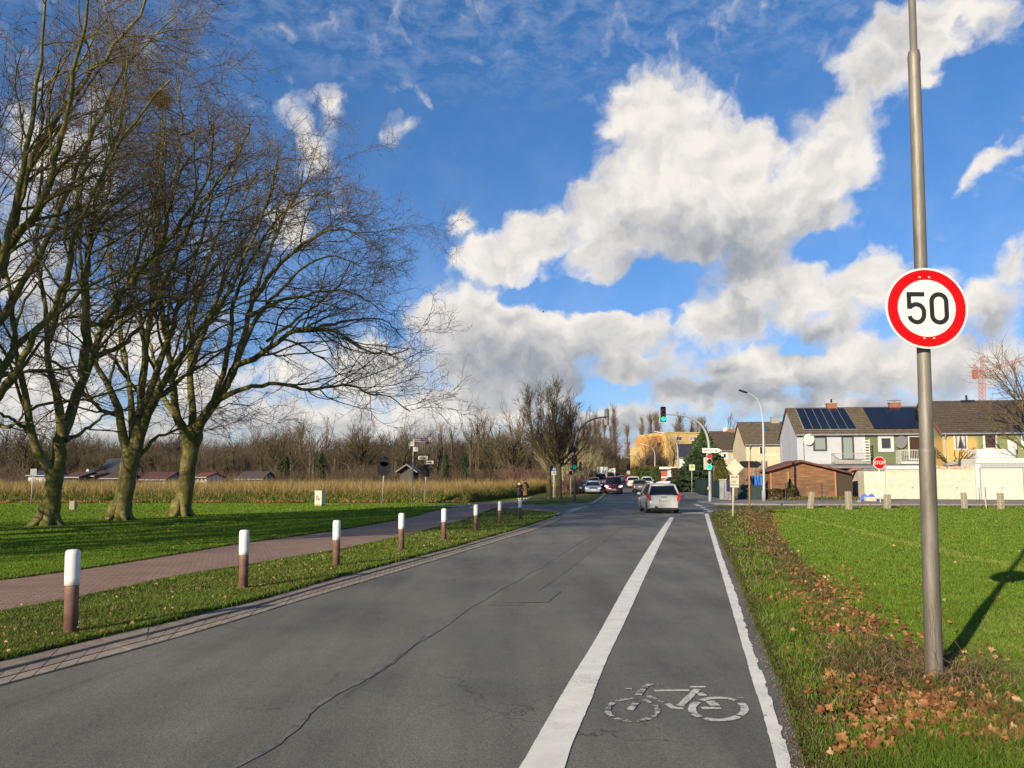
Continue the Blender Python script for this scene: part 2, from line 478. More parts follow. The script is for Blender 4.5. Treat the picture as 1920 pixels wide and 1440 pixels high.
# ------------------------------------------------------------------ ground materials
def xyco(t):
    return t.n.new('ShaderNodeTexCoord').outputs['Object']
def asphalt(name, c1, c2, crack=1.0, tint=None):
    m, t, b = newmat(name); p = xyco(t)
    big = t.noise(p, 0.35, 5, 0.6)
    stre = t.noise(t.mapping(p, rot=(0, 0, R(12)), scale=(1.1, 0.12, 1)), 1.0, 5, 0.65)
    f = t.maprange(t.m('ADD', t.m('MULTIPLY', big, 0.5), t.m('MULTIPLY', stre, 0.5)), 0.40, 0.60)
    col = t.mix(f, (*c1, 1), (*c2, 1))
    # aggregate
    gr = t.noise(p, 110, 2, 0.8)
    gr2 = t.noise(p, 38, 3, 0.7)
    k = t.m('ADD', t.maprange(gr, 0.30, 0.70, -0.55, 0.55), t.maprange(gr2, 0.3, 0.7, -0.2, 0.2))
    col = t.mix(1.0, col, t.mix(t.m('ADD', 0.5, k, clamp=True), (0.55, 0.55, 0.55, 1), (1.45, 1.43, 1.40, 1)), 'MULTIPLY')
    # cracks
    wp = t.v('ADD', p, t.v('SCALE', t.v('SUBTRACT', t.noise(p, 1.6, 5, 0.7, color=True), (.5, .5, .5)), scale=0.9))
    vo = t.n.new('ShaderNodeTexVoronoi'); vo.feature = 'DISTANCE_TO_EDGE'; vo.inputs['Scale'].default_value = 0.55
    t.put(vo.inputs['Vector'], wp)
    vo2 = t.n.new('ShaderNodeTexVoronoi'); vo2.feature = 'DISTANCE_TO_EDGE'; vo2.inputs['Scale'].default_value = 2.2
    t.put(vo2.inputs['Vector'], wp)
    msk = t.maprange(t.noise(p, 0.28, 3, 0.5), 0.52, 0.60, 0, 1)
    msk2 = t.maprange(t.noise(t.v('ADD', p, (31, 7, 0)), 0.45, 3, 0.5), 0.56, 0.64, 0, 1)
    cr = t.m('MULTIPLY', t.maprange(vo.outputs[0], 0.0, 0.011, 1, 0), msk)
    cr2 = t.m('MULTIPLY', t.maprange(vo2.outputs[0], 0.0, 0.016, 0.8, 0), msk2)
    cr = t.m('MULTIPLY', t.m('MAXIMUM', cr, cr2), crack * 0.6)
    col = t.mix(cr, col, (0.018, 0.017, 0.016, 1))
    t.l.new(col, b.inputs['Base Color'])
    b.inputs['Roughness'].default_value = 0.82
    b.inputs['Specular IOR Level'].default_value = 0.35
    bm_ = t.n.new('ShaderNodeBump'); bm_.inputs['Strength'].default_value = 0.55; bm_.inputs['Distance'].default_value = 0.006
    t.put(bm_.inputs['Height'], t.m('SUBTRACT', t.m('ADD', gr, gr2), t.m('MULTIPLY', cr, 2.0)))
    t.l.new(bm_.outputs[0], b.inputs['Normal'])
    return m
M_ASPH = asphalt('asphalt', (0.108, 0.104, 0.088), (0.194, 0.184, 0.150))
M_ASPH2 = asphalt('asphalt_side', (0.07, 0.068, 0.068), (0.10, 0.097, 0.095), 0.3)
M_PATCH = asphalt('asphalt_patch', (0.125, 0.119, 0.099), (0.150, 0.142, 0.116), 0.0)
M_TAR = mat('tar', (0.030, 0.031, 0.034), 0.45, col2=(0.055, 0.055, 0.058), vscale=6)
def paint(name, wear=0.5, c=(0.86, 0.82, 0.70)):
    m, t, b = newmat(name); p = xyco(t)
    n = t.noise(p, 26, 6, 0.75)
    n2 = t.noise(t.mapping(p, rot=(0, 0, R(12)), scale=(1.0, 3.5, 1)), 5, 6, 0.75)
    f = t.maprange(t.m('ADD', t.m('MULTIPLY', n, 0.55), t.m('MULTIPLY', n2, 0.45)), wear, wear + 0.05)
    dirt = t.noise(p, 3.0, 5, 0.7)
    col = t.mix(t.maprange(dirt, 0.35, 0.7), (*c, 1), tuple(x * 0.78 for x in c) + (1,))
    vo = t.n.new('ShaderNodeTexVoronoi'); vo.feature = 'DISTANCE_TO_EDGE'; vo.inputs['Scale'].default_value = 3.0
    wp = t.v('ADD', t.mapping(p, scale=(0.5, 1.6, 1)), t.v('SCALE', t.v('SUBTRACT', t.noise(p, 7, 5, 0.7, color=True), (.5, .5, .5)), scale=0.6))
    t.put(vo.inputs['Vector'], wp)
    ck = t.m('MULTIPLY', t.maprange(vo.outputs[0], 0.0, 0.02, 0.75, 0), t.maprange(t.noise(p, 0.9, 3, 0.5), 0.46, 0.60))
    col = t.mix(t.m('MAXIMUM', f, ck), col, (0.105, 0.098, 0.088, 1))
    t.l.new(col, b.inputs['Base Color']); b.inputs['Roughness'].default_value = 0.7
    return m
M_PAINT = paint('road_paint', 0.60)
M_PAINTW = paint('road_paint_worn', 0.52, (0.66, 0.63, 0.55))
M_PAINTF = paint('road_paint_faded', 0.47, (0.60, 0.57, 0.50))

def grassmat(name, a, b_, dead=(0.16, 0.13, 0.05), damt=(0.62, 0.75), scale=0.5):
    m, t, b = newmat(name); p = xyco(t)
    n1 = t.noise(p, scale, 6, 0.65); n2 = t.noise(p, 9, 5, 0.8); n3 = t.noise(p, 45, 3, 0.8)
    f = t.maprange(t.m('ADD', t.m('MULTIPLY', n1, 0.45), t.m('MULTIPLY', n2, 0.55)), 0.38, 0.62)
    col = t.mix(f, (*a, 1), (*b_, 1))
    col = t.mix(t.maprange(n3, 0.25, 0.75, 0.0, 1.0), t.mix(1.0, col, (0.55, 0.55, 0.5, 1), 'MULTIPLY'), t.mix(1.0, col, (1.35, 1.35, 1.25, 1), 'MULTIPLY'))
    dd = t.maprange(t.noise(t.v('ADD', p, (5, 9, 0)), 1.4, 6, 0.7), damt[0], damt[1], 0, 0.85)
    col = t.mix(dd, col, (*dead, 1))
    t.l.new(col, b.inputs['Base Color']); b.inputs['Roughness'].default_value = 0.95
    b.inputs['Specular IOR Level'].default_value = 0.1
    bm_ = t.n.new('ShaderNodeBump'); bm_.inputs['Strength'].default_value = 0.9; bm_.inputs['Distance'].default_value = 0.03
    t.put(bm_.inputs['Height'], t.m('ADD', n2, t.m('MULTIPLY', n3, 0.7))); t.l.new(bm_.outputs[0], b.inputs['Normal'])
    return m
M_LAWN = grassmat('lawn', (0.085, 0.140, 0.008), (0.165, 0.245, 0.016), damt=(0.66, 0.80))
M_VERGE = grassmat('verge', (0.060, 0.085, 0.016), (0.120, 0.150, 0.030), (0.19, 0.145, 0.06), (0.48, 0.62))
M_SOIL = grassmat('verge_soil', (0.045, 0.040, 0.018), (0.085, 0.085, 0.028), (0.10, 0.065, 0.03), (0.45, 0.6))
M_FIELD = grassmat('crop_field', (0.080, 0.118, 0.010), (0.130, 0.180, 0.018), (0.16, 0.17, 0.04), (0.66, 0.82), 0.25)
M_EARTH = grassmat('far_earth', (0.06, 0.06, 0.025), (0.12, 0.10, 0.04), (0.13, 0.09, 0.04), (0.5, 0.65), 0.05)

def pavers(name, c1, c2, mortar, bw, bh, rot=0.0, msize=0.006):
    m, t, b = newmat(name); p = t.mapping(xyco(t), rot=(0, 0, rot))
    br = t.n.new('ShaderNodeTexBrick'); t.put(br.inputs['Vector'], p)
    br.inputs['Color1'].default_value = (*c1, 1); br.inputs['Color2'].default_value = (*c2, 1); br.inputs['Mortar'].default_value = (*mortar, 1)
    br.inputs['Scale'].default_value = 1.0; br.inputs['Mortar Size'].default_value = msize; br.inputs['Brick Width'].default_value = bw; br.inputs['Row Height'].default_value = bh
    br.inputs['Bias'].default_value = 0.0
    n = t.noise(p, 0.8, 5, 0.65); n2 = t.noise(p, 40, 3, 0.7)
    col = t.mix(t.maprange(n, 0.35, 0.7), br.outputs[0], t.mix(1.0, br.outputs[0], (0.72, 0.74, 0.74, 1), 'MULTIPLY'))
    col = t.mix(t.maprange(n2, 0.3, 0.7, 0, 0.5), col, t.mix(1.0, col, (1.3, 1.3, 1.3, 1), 'MULTIPLY'))
    t.l.new(col, b.inputs['Base Color']); b.inputs['Roughness'].default_value = 0.85
    bm_ = t.n.new('ShaderNodeBump'); bm_.inputs['Strength'].default_value = 0.5; bm_.inputs['Distance'].default_value = 0.01
    t.put(bm_.inputs['Height'], t.m('SUBTRACT', n2, br.outputs[1])); t.l.new(bm_.outputs[0], b.inputs['Normal'])
    return m
M_PATH = pavers('pink_pavers', (0.270, 0.165, 0.115), (0.350, 0.225, 0.160), (0.150, 0.095, 0.070), 0.2, 0.1, R(-20), 0.008)
M_KERB = mat('kerb_stone', (0.21, 0.165, 0.125), 0.85, col2=(0.31, 0.25, 0.19), vscale=4, bump=0.4, bscale=60)
M_GUT = mat('gutter_stone', (0.26, 0.215, 0.155), 0.85, col2=(0.38, 0.315, 0.23), vscale=5, bump=0.4, bscale=60)
M_PAVE = pavers('grey_pavers', (0.22, 0.20, 0.18), (0.27, 0.25, 0.22), (0.12, 0.11, 0.1), 0.3, 0.3, R(8))
M_FORE = mat('forecourt', (0.14, 0.115, 0.09), 0.9, col2=(0.22, 0.185, 0.15), vscale=0.8, bump=0.3)
M_REDP = mat('red_crossing', (0.26, 0.07, 0.07), 0.8, col2=(0.33, 0.10, 0.09), vscale=3)

# ------------------------------------------------------------------ outlines (photo pixels on the ground)
KERB_OUT = [(0,1247),(150,1210),(280,1180),(400,1150),(500,1125),(620,1090),(750,1055),(850,1028),(900,1013),(960,996),(1010,980),(1040,968)]
GUT_IN = [(0,1287),(150,1247),(280,1211),(400,1177),(550,1131),(700,1086),(850,1041),(960,1007),(1010,991),(1052,973),(1060,964)]
def back(pts, yback):      # extend a line from its first two points to behind the camera
    a, b = pts[0], pts[2]
    d = (b - a); k = (yback - a.y) / d.y
    return a + d * k
ko = [Vector((p.x, p.y, 0)) for p in Gs(KERB_OUT)]
gi = [Vector((p.x, p.y, 0)) for p in Gs(GUT_IN)]
kob, gib = back(ko, -14.0), back(gi, -14.0)
R_EDGE = [(1510,1440),(1479,1322),(1444,1238),(1409,1148),(1375,1061),(1345,999),(1334,966),(1336,960),(1352,956),(1395,954),(1440,953.5),(1500,953),(1640,952.5),(1920,952)]
re_ = [Vector((p.x, p.y, 0)) for p in Gs(R_EDGE)]
reb = re_[0] + (re_[0] - re_[2]) * ((re_[0].y + 14) / (re_[2].y - re_[0].y))
R_FAR = [(1920,947.5),(1500,947.5),(1400,947),(1340,946),(1310,942),(1290,934.5),(1272,925.5)]
rf = [Vector((p.x, p.y, 0)) for p in Gs(R_FAR)]
RFAR_W = [(21.6, 112), (27.3, 155), (33.5, 200), (42, 262)]
LFAR_W = [(34.5, 262), (26.3, 200), (20.0, 155), (14.0, 112), (10.3, 84)]
L_JCT = [(1127,934),(1112,944),(1104,946.5)]
lj = [Vector((p.x, p.y, 0)) for p in Gs(L_JCT)]
SIDE_L_TOP = [(1010,946.5),(900,945.5),(800,946)]
SIDE_L_BOT = [(800,950),(900,951),(960,953.5),(1010,956.5),(1040,959.5),(1050,964)]
slt = [Vector((p.x, p.y, 0)) for p in Gs(SIDE_L_TOP)]
slb = [Vector((p.x, p.y, 0)) for p in Gs(SIDE_L_BOT)]

EXT_R = [Vector((90, re_[-1].y, 0)), Vector((90, rf[0].y, 0))]
ground = sheet('ground', [(-900, -60), (900, -60), (900, 1500), (-900, 1500)], -0.012, M_LAWN)
road = sheet('road', [gib] + gi[:-2] + list(reversed(slb)) [0:0] + [slb[-1]] + [slb[-2]] + list(reversed(slb[:-2])) + list(reversed(slt)) + list(reversed(lj)) + [Vector((a, b, 0)) for a, b in reversed(LFAR_W)] +
             [Vector((a, b, 0)) for a, b in reversed(RFAR_W)] + list(reversed(rf)) + [EXT_R[1], EXT_R[0]] + list(reversed(re_)) + [reb], 0.0, M_ASPH)

def strip_sheet(name, A, B, dz, m, kind='structure', skirt=0.0):
    """band between two world polylines of the same length"""
    mb = MB(); n = len(A)
    vs = [(p.x, p.y, gz(p.y) + dz) for p in A] + [(p.x, p.y, gz(p.y) + dz) for p in B]
    fs = [(i, i + 1, n + i + 1, n + i) for i in range(n - 1)]
    if skirt:
        vs += [(x, y, z - skirt) for x, y, z in vs[:2 * n]]
        fs += [(i, i + 1, 2 * n + i + 1, 2 * n + i) for i in range(n - 1)] + [(n + i, n + i + 1, 3 * n + i + 1, 3 * n + i) for i in range(n - 1)]
    o = mb.add(vs, fs).build(name, m); tag(o, kind=kind); return o

# kerb: a raised row of stones, then a gutter of two flat rows
def along(pts, n):
    L = [0]
    for a, b in zip(pts[:-1], pts[1:]): L.append(L[-1] + (b - a).length)
    out = []
    for k in range(n):
        s = L[-1] * k / (n - 1)
        i = max(j for j in range(len(L)) if L[j] <= s + 1e-9); i = min(i, len(pts) - 2)
        out.append(pts[i].lerp(pts[i + 1], (s - L[i]) / max(1e-6, L[i + 1] - L[i])))
    return out
NK = 250
KO = along(smooth_line([kob] + ko, 6), NK); GI = along(smooth_line([gib] + gi[:-1], 6), NK)
def blocks(name, t0, t1, dz, h, m, every=1, gap=0.05):
    mb = MB()
    r2 = random.Random(3)
    for i in range(0, NK - 1, every):
        j = min(i + every, NK - 1)
        a0 = KO[i].lerp(GI[i], t0); a1 = KO[i].lerp(GI[i], t1); b0 = KO[j].lerp(GI[j], t0); b1 = KO[j].lerp(GI[j], t1)
        c = (a0 + a1 + b0 + b1) / 4; q = [c + (p - c) * (1 - gap) for p in (a0, b0, b1, a1)]
        z = gz(c.y) + dz + r2.uniform(-0.003, 0.003)
        vs = [(p.x, p.y, z - h) for p in q] + [(p.x, p.y, z) for p in q]
        mb.add(vs, [(4, 5, 6, 7), (0, 1, 5, 4), (1, 2, 6, 5), (2, 3, 7, 6), (3, 0, 4, 7)])
    o = mb.build(name, m); tag(o, kind='structure'); return o
strip_sheet('gutter_bed', KO, GI, 0.004, mat('joint_sand', (0.10, 0.085, 0.065), 0.9, col2=(0.17, 0.145, 0.11), vscale=5))
blocks('kerb', 0.02, 0.40, 0.034, 0.06, M_KERB, 3, 0.02)
blocks('gutter', 0.43, 0.70, 0.014, 0.02, M_KERB, 1, 0.07)
blocks('gutter', 0.72, 0.99, 0.012, 0.02, M_GUT, 1, 0.07)

# path, verge and lawn edge
PATH_TOP = [(0,1089),(150,1069),(320,1042),(450,1020),(625,996),(761,972),(809,959),(838,953.5),(860,951)]
PATH_BOT = [(0,1156),(150,1127),(320,1090),(450,1067),(625,1037),(750,1010),(825,990),(875,976),(918,958),(935,953.5)]
pt = [Vector((p.x, p.y, 0)) for p in Gs(PATH_TOP)]; pb = [Vector((p.x, p.y, 0)) for p in Gs(PATH_BOT)]
ptb, pbb = back(pt, -14), back(pb, -14)
sheet('path', [ptb] + pt + list(reversed(pb)) + [pbb], 0.010, M_PATH, skirt=0.03)
# verge between path and kerb
island = [Vector((p.x, p.y, 0)) for p in Gs([(935,953.5),(960,954.5),(1010,958),(1038,961),(1046,964.5),(1040,968)])]
verge_poly = [pbb] + pb + island[1:-1] + list(reversed(ko)) + [kob]
sheet('verge_grass', verge_poly, 0.022, M_VERGE, skirt=0.06)
# kerb round the island tip
def kerb_line(name, pix, w=0.14, dz=0.075, m=M_KERB, world=None):
    pts = smooth_line([Vector((p.x, p.y, 0)) for p in (Gs(pix) if pix else world)], 6)
    A = []; B = []
    for i, p in enumerate(pts):
        a = pts[max(i - 1, 0)]; b = pts[min(i + 1, len(pts) - 1)]; t_ = (b - a).normalized(); n_ = Vector((-t_.y, t_.x, 0)) * w / 2
        A.append(p + n_); B.append(p - n_)
    return strip_sheet(name, A, B, dz, m, skirt=0.12)
kerb_line('kerb', [(935,952.5),(980,955),(1015,957.8),(1038,960.5),(1048,964),(1043,968)], 0.16)
# crossing
sheet('side_path', [Vector((p.x, p.y, 0)) for p in Gs([(860,951),(866,947),(890,945),(935,941),(967,937.5),(1000,930),(1022,924.5),(1032,924.5),(1010,932),(990,939),(975,944.5),(955,948.5),(935,953.5)])], 0.009, mat('worn_path', (0.17, 0.125, 0.105), 0.85, col2=(0.23, 0.17, 0.14), vscale=2))
sheet('red_crossing', [Vector((p.x, p.y, 0)) for p in Gs([(894,950.5),(912,946.5),(970,944.5),(955,949.5),(922,953)])], 0.016, M_REDP)
sheet('crossing_mark', [Vector((p.x, p.y, 0)) for p in Gs([(844,951.2),(860,948),(873,947.3),(858,950.5)])], 0.016, M_PAINTW)
sheet('crossing_mark', [Vector((p.x, p.y, 0)) for p in Gs([(876,953.4),(884,951),(893,950.2),(886,952.8)])], 0.016, M_PAINTW)
# north-west corner island
nw = [Vector((p.x, p.y, 0)) for p in Gs([(975,945),(1010,945.5),(1104,945.5),(1113,943),(1127,933),(1135,926),(1137,922)])] + [Vector((12.0, 96, 0)), Vector((11.2, 100, 0)), Vector((4.0, 100, 0))]
sheet('verge_grass', nw, 0.05, M_VERGE, skirt=0.08)
kerb_line('kerb', [(1060,946),(1100,946),(1112,943.5),(1125,935.5),(1133,928),(1137,922.5)], 0.32, 0.07, M_GUT)
# right verge and field
FIELD_L = [(1920,1345),(1830,1300),(1740,1262),(1640,1195),(1560,1125),(1510,1068),(1462,1015),(1445,985),(1440,965),(1450,957)]
fl = [Vector((p.x, p.y, 0)) for p in Gs(FIELD_L)]
field_near = [Vector((7.0, -14, 0)), Vector((5.2, 2.0, 0))]
sheet('crop_field', [Vector((60, -14, 0))] + field_near + fl + [Vector((re_[-3].x, re_[-3].y, 0)), Vector((60, re_[-1].y, 0))], 0.006, M_FIELD)
sheet('verge_grass', [reb] + re_[:10] + [Vector((fl[-1].x, fl[-1].y + 1, 0))] + list(reversed(fl)) + list(reversed(field_near)), 0.014, M_SOIL, skirt=0.03)
# pavement and forecourt on the far right
pav = [Vector((p.x, p.y, 0)) for p in Gs([(1272,925.5),(1290,934.5),(1310,942),(1340,946),(1400,947),(1500,947.5),(1640,947.5),(1640,942.5),(1500,942),(1400,940.5),(1340,935),(1310,928),(1290,919)])]
sheet('pavement', pav[:7] + [Vector((60, pav[6].y, 0)), Vector((60, 62.5, 0))] + pav[7:], 0.10, M_PAVE, skirt=0.12)
sheet('forecourt', [Vector((p.x, p.y, 0)) for p in Gs([(1400,940.5),(1640,942.5)])] + [Vector((60, 62.4, 0)), Vector((60, 90, 0)), Vector((22, 90, 0)), Vector((20, 74, 0))], 0.085, M_FORE)
# far side lots and earth
sheet('far_earth', [(-300, 62.5), (-2, 62.5), (3.8, 100), (12, 100), (14, 112), (20, 155), (26, 200), (34, 262), (34, 1400), (-900, 1400), (-900, 90)], 0.012, M_EARTH)
sheet('far_earth', [(19.2, 84), (60, 84), (300, 66), (900, 66), (900, 1400), (44, 1400), (42.2, 262), (33.7, 200), (27.5, 155), (21.8, 112)], 0.010, M_EARTH)

# ------------------------------------------------------------------ painted markings
def ragged(name, Lp, Rp, m, jl=0.008, jr=0.008, step=0.05, dz=0.006, seed=1):
    r3 = random.Random(seed)
    Lw = smooth_line([Vector((p.x, p.y, 0)) for p in Gs(Lp)], 6); Rw = smooth_line([Vector((p.x, p.y, 0)) for p in Gs(Rp)], 6)
    n = int((Lw[-1] - Lw[0]).length / step); n = min(n, 900)
    A = along(Lw, n); B = along(Rw, n); c = 0.0; d = 0.0
    for i in range(n):
        if r3.random() < 0.35: c = r3.uniform(-1, 1)
        if r3.random() < 0.35: d = r3.uniform(-1, 1)
        A[i] = A[i] + Vector((c * jl, 0, 0)); B[i] = B[i] + Vector((d * jr, 0, 0))
    return strip_sheet(name, A, B, dz, m)
LINE_L = [(975,1440),(1018,1364),(1074,1268),(1126,1183),(1181,1084),(1230,1006),(1256,970)]
LINE_R = [(1058,1440),(1074,1391),(1105,1322),(1136,1242),(1178,1152),(1214,1072),(1247,1002),(1264,970)]
ragged('lane_line', [(930,1520)] + LINE_L, [(1028,1520)] + LINE_R, M_PAINT, 0.002, 0.003, 0.04, seed=2)
EDGE_L = [(1482,1520),(1456,1440),(1435,1357),(1414,1287),(1383,1180),(1344,1044),(1321,964)]
EDGE_R = [(1518,1520),(1487,1440),(1456,1339),(1431,1270),(1403,1190),(1376,1103),(1351,1034),(1328,963)]
ragged('edge_line', EDGE_L, EDGE_R, M_PAINT, 0.004, 0.013, 0.02, seed=3)
def mark(name, pix, m=M_PAINTW, dz=0.007):
    return sheet(name, [Vector((p.x, p.y, 0)) for p in Gs(pix)], dz, m)
mark('stop_line', [(1280,961),(1318,961),(1321,963),(1278,963)])
mark('road_mark', [(1298,945.3),(1308,945.3),(1320,949.5),(1307,949.5)])
for a, b in ((1312,951.2),(1318,954.3),(1325,957.8)):
    mark('road_mark', [(a, b), (a + 10, b), (a + 13, b + 1.7), (a + 2, b + 1.7)])
mark('road_mark', [(1058,961.5),(1070,955.5),(1078,952.5),(1088,951),(1096,949.2),(1104,948),(1107,948.6),(1092,953),(1078,958),(1070,961.5)], M_PAINTF)
mark('stop_line', [(1138,941.3),(1188,941.3),(1188,942.6),(1134,942.6)], M_PAINTF)
mark('stop_line', [(1160,927.3),(1182,927.3),(1182,928.2),(1159,928.2)], M_PAINTF)
for i in range(9):
    ya = 86 + i * 11; xa = 10.3 + (ya - 84) * 0.1322 + (0 if ya < 112 else (ya - 112) * 0.006) + 0.35
    mark_w = [(xa, ya), (xa + 0.25, ya), (xa + 0.95, ya + 6), (xa + 0.7, ya + 6)]
    sheet('road_mark', [Vector((p[0], p[1], 0)) for p in mark_w], 0.007, M_PAINTF)
# dark tar seam and patches
SEAM = [(420,1450),(520,1390),(590,1330),(640,1300),(700,1262),(760,1222),(830,1175),(930,1110),(1010,1065),(1100,1010),(1170,972),(1200,957)]
sw = smooth_line([Vector((p.x, p.y, 0)) for p in Gs(SEAM)], 8)
r4 = random.Random(5); A = []; B = []
sw = along(sw, 420)
for i, p in enumerate(sw):
    w = 0.006 + 0.022 * abs(math.sin(i * 0.19) * math.sin(i * 0.053)) + r4.uniform(0, 0.02)
    o = 0.02 * math.sin(i * 0.31)
    A.append(p + Vector((-w + o, 0, 0))); B.append(p + Vector((w + o, 0, 0)))
M_SEAM = mat('seam', (0.10, 0.097, 0.088), 0.7, col2=(0.185, 0.175, 0.148), vscale=9)
strip_sheet('tar_seam', A, B, 0.005, M_SEAM)
A = [p + Vector((0.16, 0, 0)) for p in sw]; B = [p + Vector((0.62, 0, 0)) for p in sw]
strip_sheet('asphalt_patch', A[60:], B[60:], 0.004, asphalt('asphalt_band', (0.125, 0.117, 0.095), (0.155, 0.145, 0.115), 0.2))
mark('asphalt_patch', [(985,1110),(1052,1109),(1028,1130),(945,1131)], M_PATCH, 0.0065)
# hairline cracks as thin ragged dark lines
M_CRACK = mat('crack_dark', (0.055, 0.051, 0.044), 0.9)
def crack(pix, w=0.004, seed=0, jit=0.03):
    r5 = random.Random(seed)
    pts = resample([Vector((p.x, p.y, 0)) for p in Gs(pix)], 0.05)
    A = []; B = []; off = 0
    for p in pts:
        off = off * 0.85 + r5.uniform(-jit, jit) * 0.6
        ww = 0.6 * w * r5.uniform(0.3, 1.3); q = p + Vector((off * .6, off, 0))
        A.append(q + Vector((-ww, ww, 0))); B.append(q + Vector((ww, -ww, 0)))
    strip_sheet('road_crack', A, B, 0.0085, M_CRACK)
for k, (pp, w) in enumerate([
    ([(415,1325),(450,1330),(480,1335),(515,1332)], .005), ([(610,1248),(632,1262),(625,1275),(608,1285)], .005),
    ([(640,1310),(700,1268),(760,1222),(800,1188)], .005), ([(0,1330),(120,1290),(240,1250),(370,1205)], .004), ([(615,1148),(700,1149),(790,1147)], .004), ([(940,1131),(1075,1130)], .004)]): crack(pp, w, k)

# bicycle symbol, worn, from the photo's strokes
def bike(pts, w, m, closed=False):
    W = [G(1100 + x / 5.818, 1260 + y / 5.818) for x, y in pts]
    W = smooth_line([Vector((p.x, p.y, 0)) for p in W], 5) if len(W) > 2 else [Vector((p.x, p.y, 0)) for p in W]
    W = resample(W, 0.02); A = []; B = []
    for i, p in enumerate(W):
        a = W[max(i - 1, 0)]; b = W[min(i + 1, len(W) - 1)]; t_ = (b - a).normalized(); n_ = Vector((-t_.y, t_.x, 0)) * (w / 2 + random.uniform(-.004, .004))
        A.append(p + n_); B.append(p - n_)
    mb_n = len(A)
    vs = [(p.x, p.y, gz(p.y) + 0.007) for p in A] + [(p.x, p.y, gz(p.y) + 0.007) for p in B]
    BIKE[m].add(vs, [(i, i + 1, mb_n + i + 1, mb_n + i) for i in range(mb_n - 1)])
BIKE = [MB(), MB()]
def arc(cx, cy, rx, ry, a0, a1, n=9):
    return [(cx + rx * math.cos(R(a0 + (a1 - a0) * i / (n - 1))), cy - ry * math.sin(R(a0 + (a1 - a0) * i / (n - 1)))) for i in range(n)]
cx_, cy_, rx_, ry_ = 1438, 412, 288, 122
for a0, a1 in ((48, 130), (142, 225), (238, 318), (-34, 32)): bike(arc(cx_, cy_, rx_, ry_, a0, a1), 0.055, 0)
cx_, cy_, rx_, ry_ = 500, 422, 272, 122
for a0, a1 in ((40, 128), (140, 215), (228, 312), (-38, 28)): bike(arc(cx_, cy_, rx_, ry_, a0, a1), 0.042, 1)
bike([(1020,378),(1100,300),(1210,196)], 0.055, 0); bike([(880,355),(950,398),(1055,406)], 0.05, 0)
bike([(740,213),(900,210),(1120,208)], 0.05, 0); bike([(1125,170),(1300,170)], 0.04, 0)
bike([(560,262),(610,200),(680,145),(825,134)], 0.05, 1); bike([(410,190),(495,194)], 0.035, 1)
bike([(670,268),(760,308),(845,338)], 0.04, 1); bike([(470,425),(545,335)], 0.055, 1)
bike([(1250,402),(1465,402)], 0.05, 0); bike([(1345,325),(1405,376)], 0.07, 0); bike([(1240,235),(1270,268)], 0.06, 0)
bike([(1640,290),(1710,290)], 0.02, 1)
for mbk, mm in ((BIKE[0], M_PAINTW), (BIKE[1], M_PAINTF)):
    o = mbk.build('bicycle_marking', mm); tag(o, kind='structure')
# ------------------------------------------------------------------ bare trees
def bark(name, a, b_, moss=None, scale=3.0):
    m, t, b = newmat(name); p = xyco(t)
    f = t.maprange(t.noise(t.mapping(p, scale=(1, 1, 0.45)), scale, 6, 0.7), 0.40, 0.62)
    col = t.mix(f, (*a, 1), (*b_, 1))
    if moss:
        mf = t.maprange(t.noise(t.v('ADD', p, (3, 8, 1)), 1.7, 6, 0.75), 0.42, 0.62)
        col = t.mix(mf, col, (*moss, 1))
        vo = t.n.new('ShaderNodeTexVoronoi'); vo.inputs['Scale'].default_value = 5.5; t.put(vo.inputs['Vector'], t.mapping(p, scale=(1, 1, 0.6)))
        col = t.mix(t.maprange(vo.outputs[0], 0.15, 0.30, 0.55, 0), col, (0.36, 0.31, 0.18, 1))
    t.l.new(col, b.inputs['Base Color']); b.inputs['Roughness'].default_value = 0.9; b.inputs['Specular IOR Level'].default_value = 0.2
    bm_ = t.n.new('ShaderNodeBump'); bm_.inputs['Strength'].default_value = 0.8; bm_.inputs['Distance'].default_value = 0.04
    t.put(bm_.inputs['Height'], t.noise(p, 9, 6, 0.7)); t.l.new(bm_.outputs[0], b.inputs['Normal'])
    return m
M_PLANE = bark('plane_bark', (0.100, 0.080, 0.030), (0.26, 0.215, 0.090), (0.130, 0.136, 0.022))
M_TWIG = mat('plane_twigs', (0.095, 0.066, 0.034), 0.9, col2=(0.19, 0.138, 0.070), vscale=1.2)
M_BALL = mat('seed_balls', (0.07, 0.035, 0.018), 0.9)
M_BARK_G = bark('far_bark', (0.060, 0.046, 0.030), (0.110, 0.086, 0.055), (0.075, 0.068, 0.03))
M_TW_BR = mat('brown_twigs', (0.095, 0.060, 0.038), 0.95, col2=(0.150, 0.098, 0.062), vscale=0.5)
M_TW_OL = mat('olive_twigs', (0.085, 0.066, 0.032), 0.95, col2=(0.140, 0.108, 0.055), vscale=0.6)
M_TW_RD = mat('reddish_twigs', (0.13, 0.075, 0.055), 0.95, col2=(0.19, 0.115, 0.085), vscale=0.5)

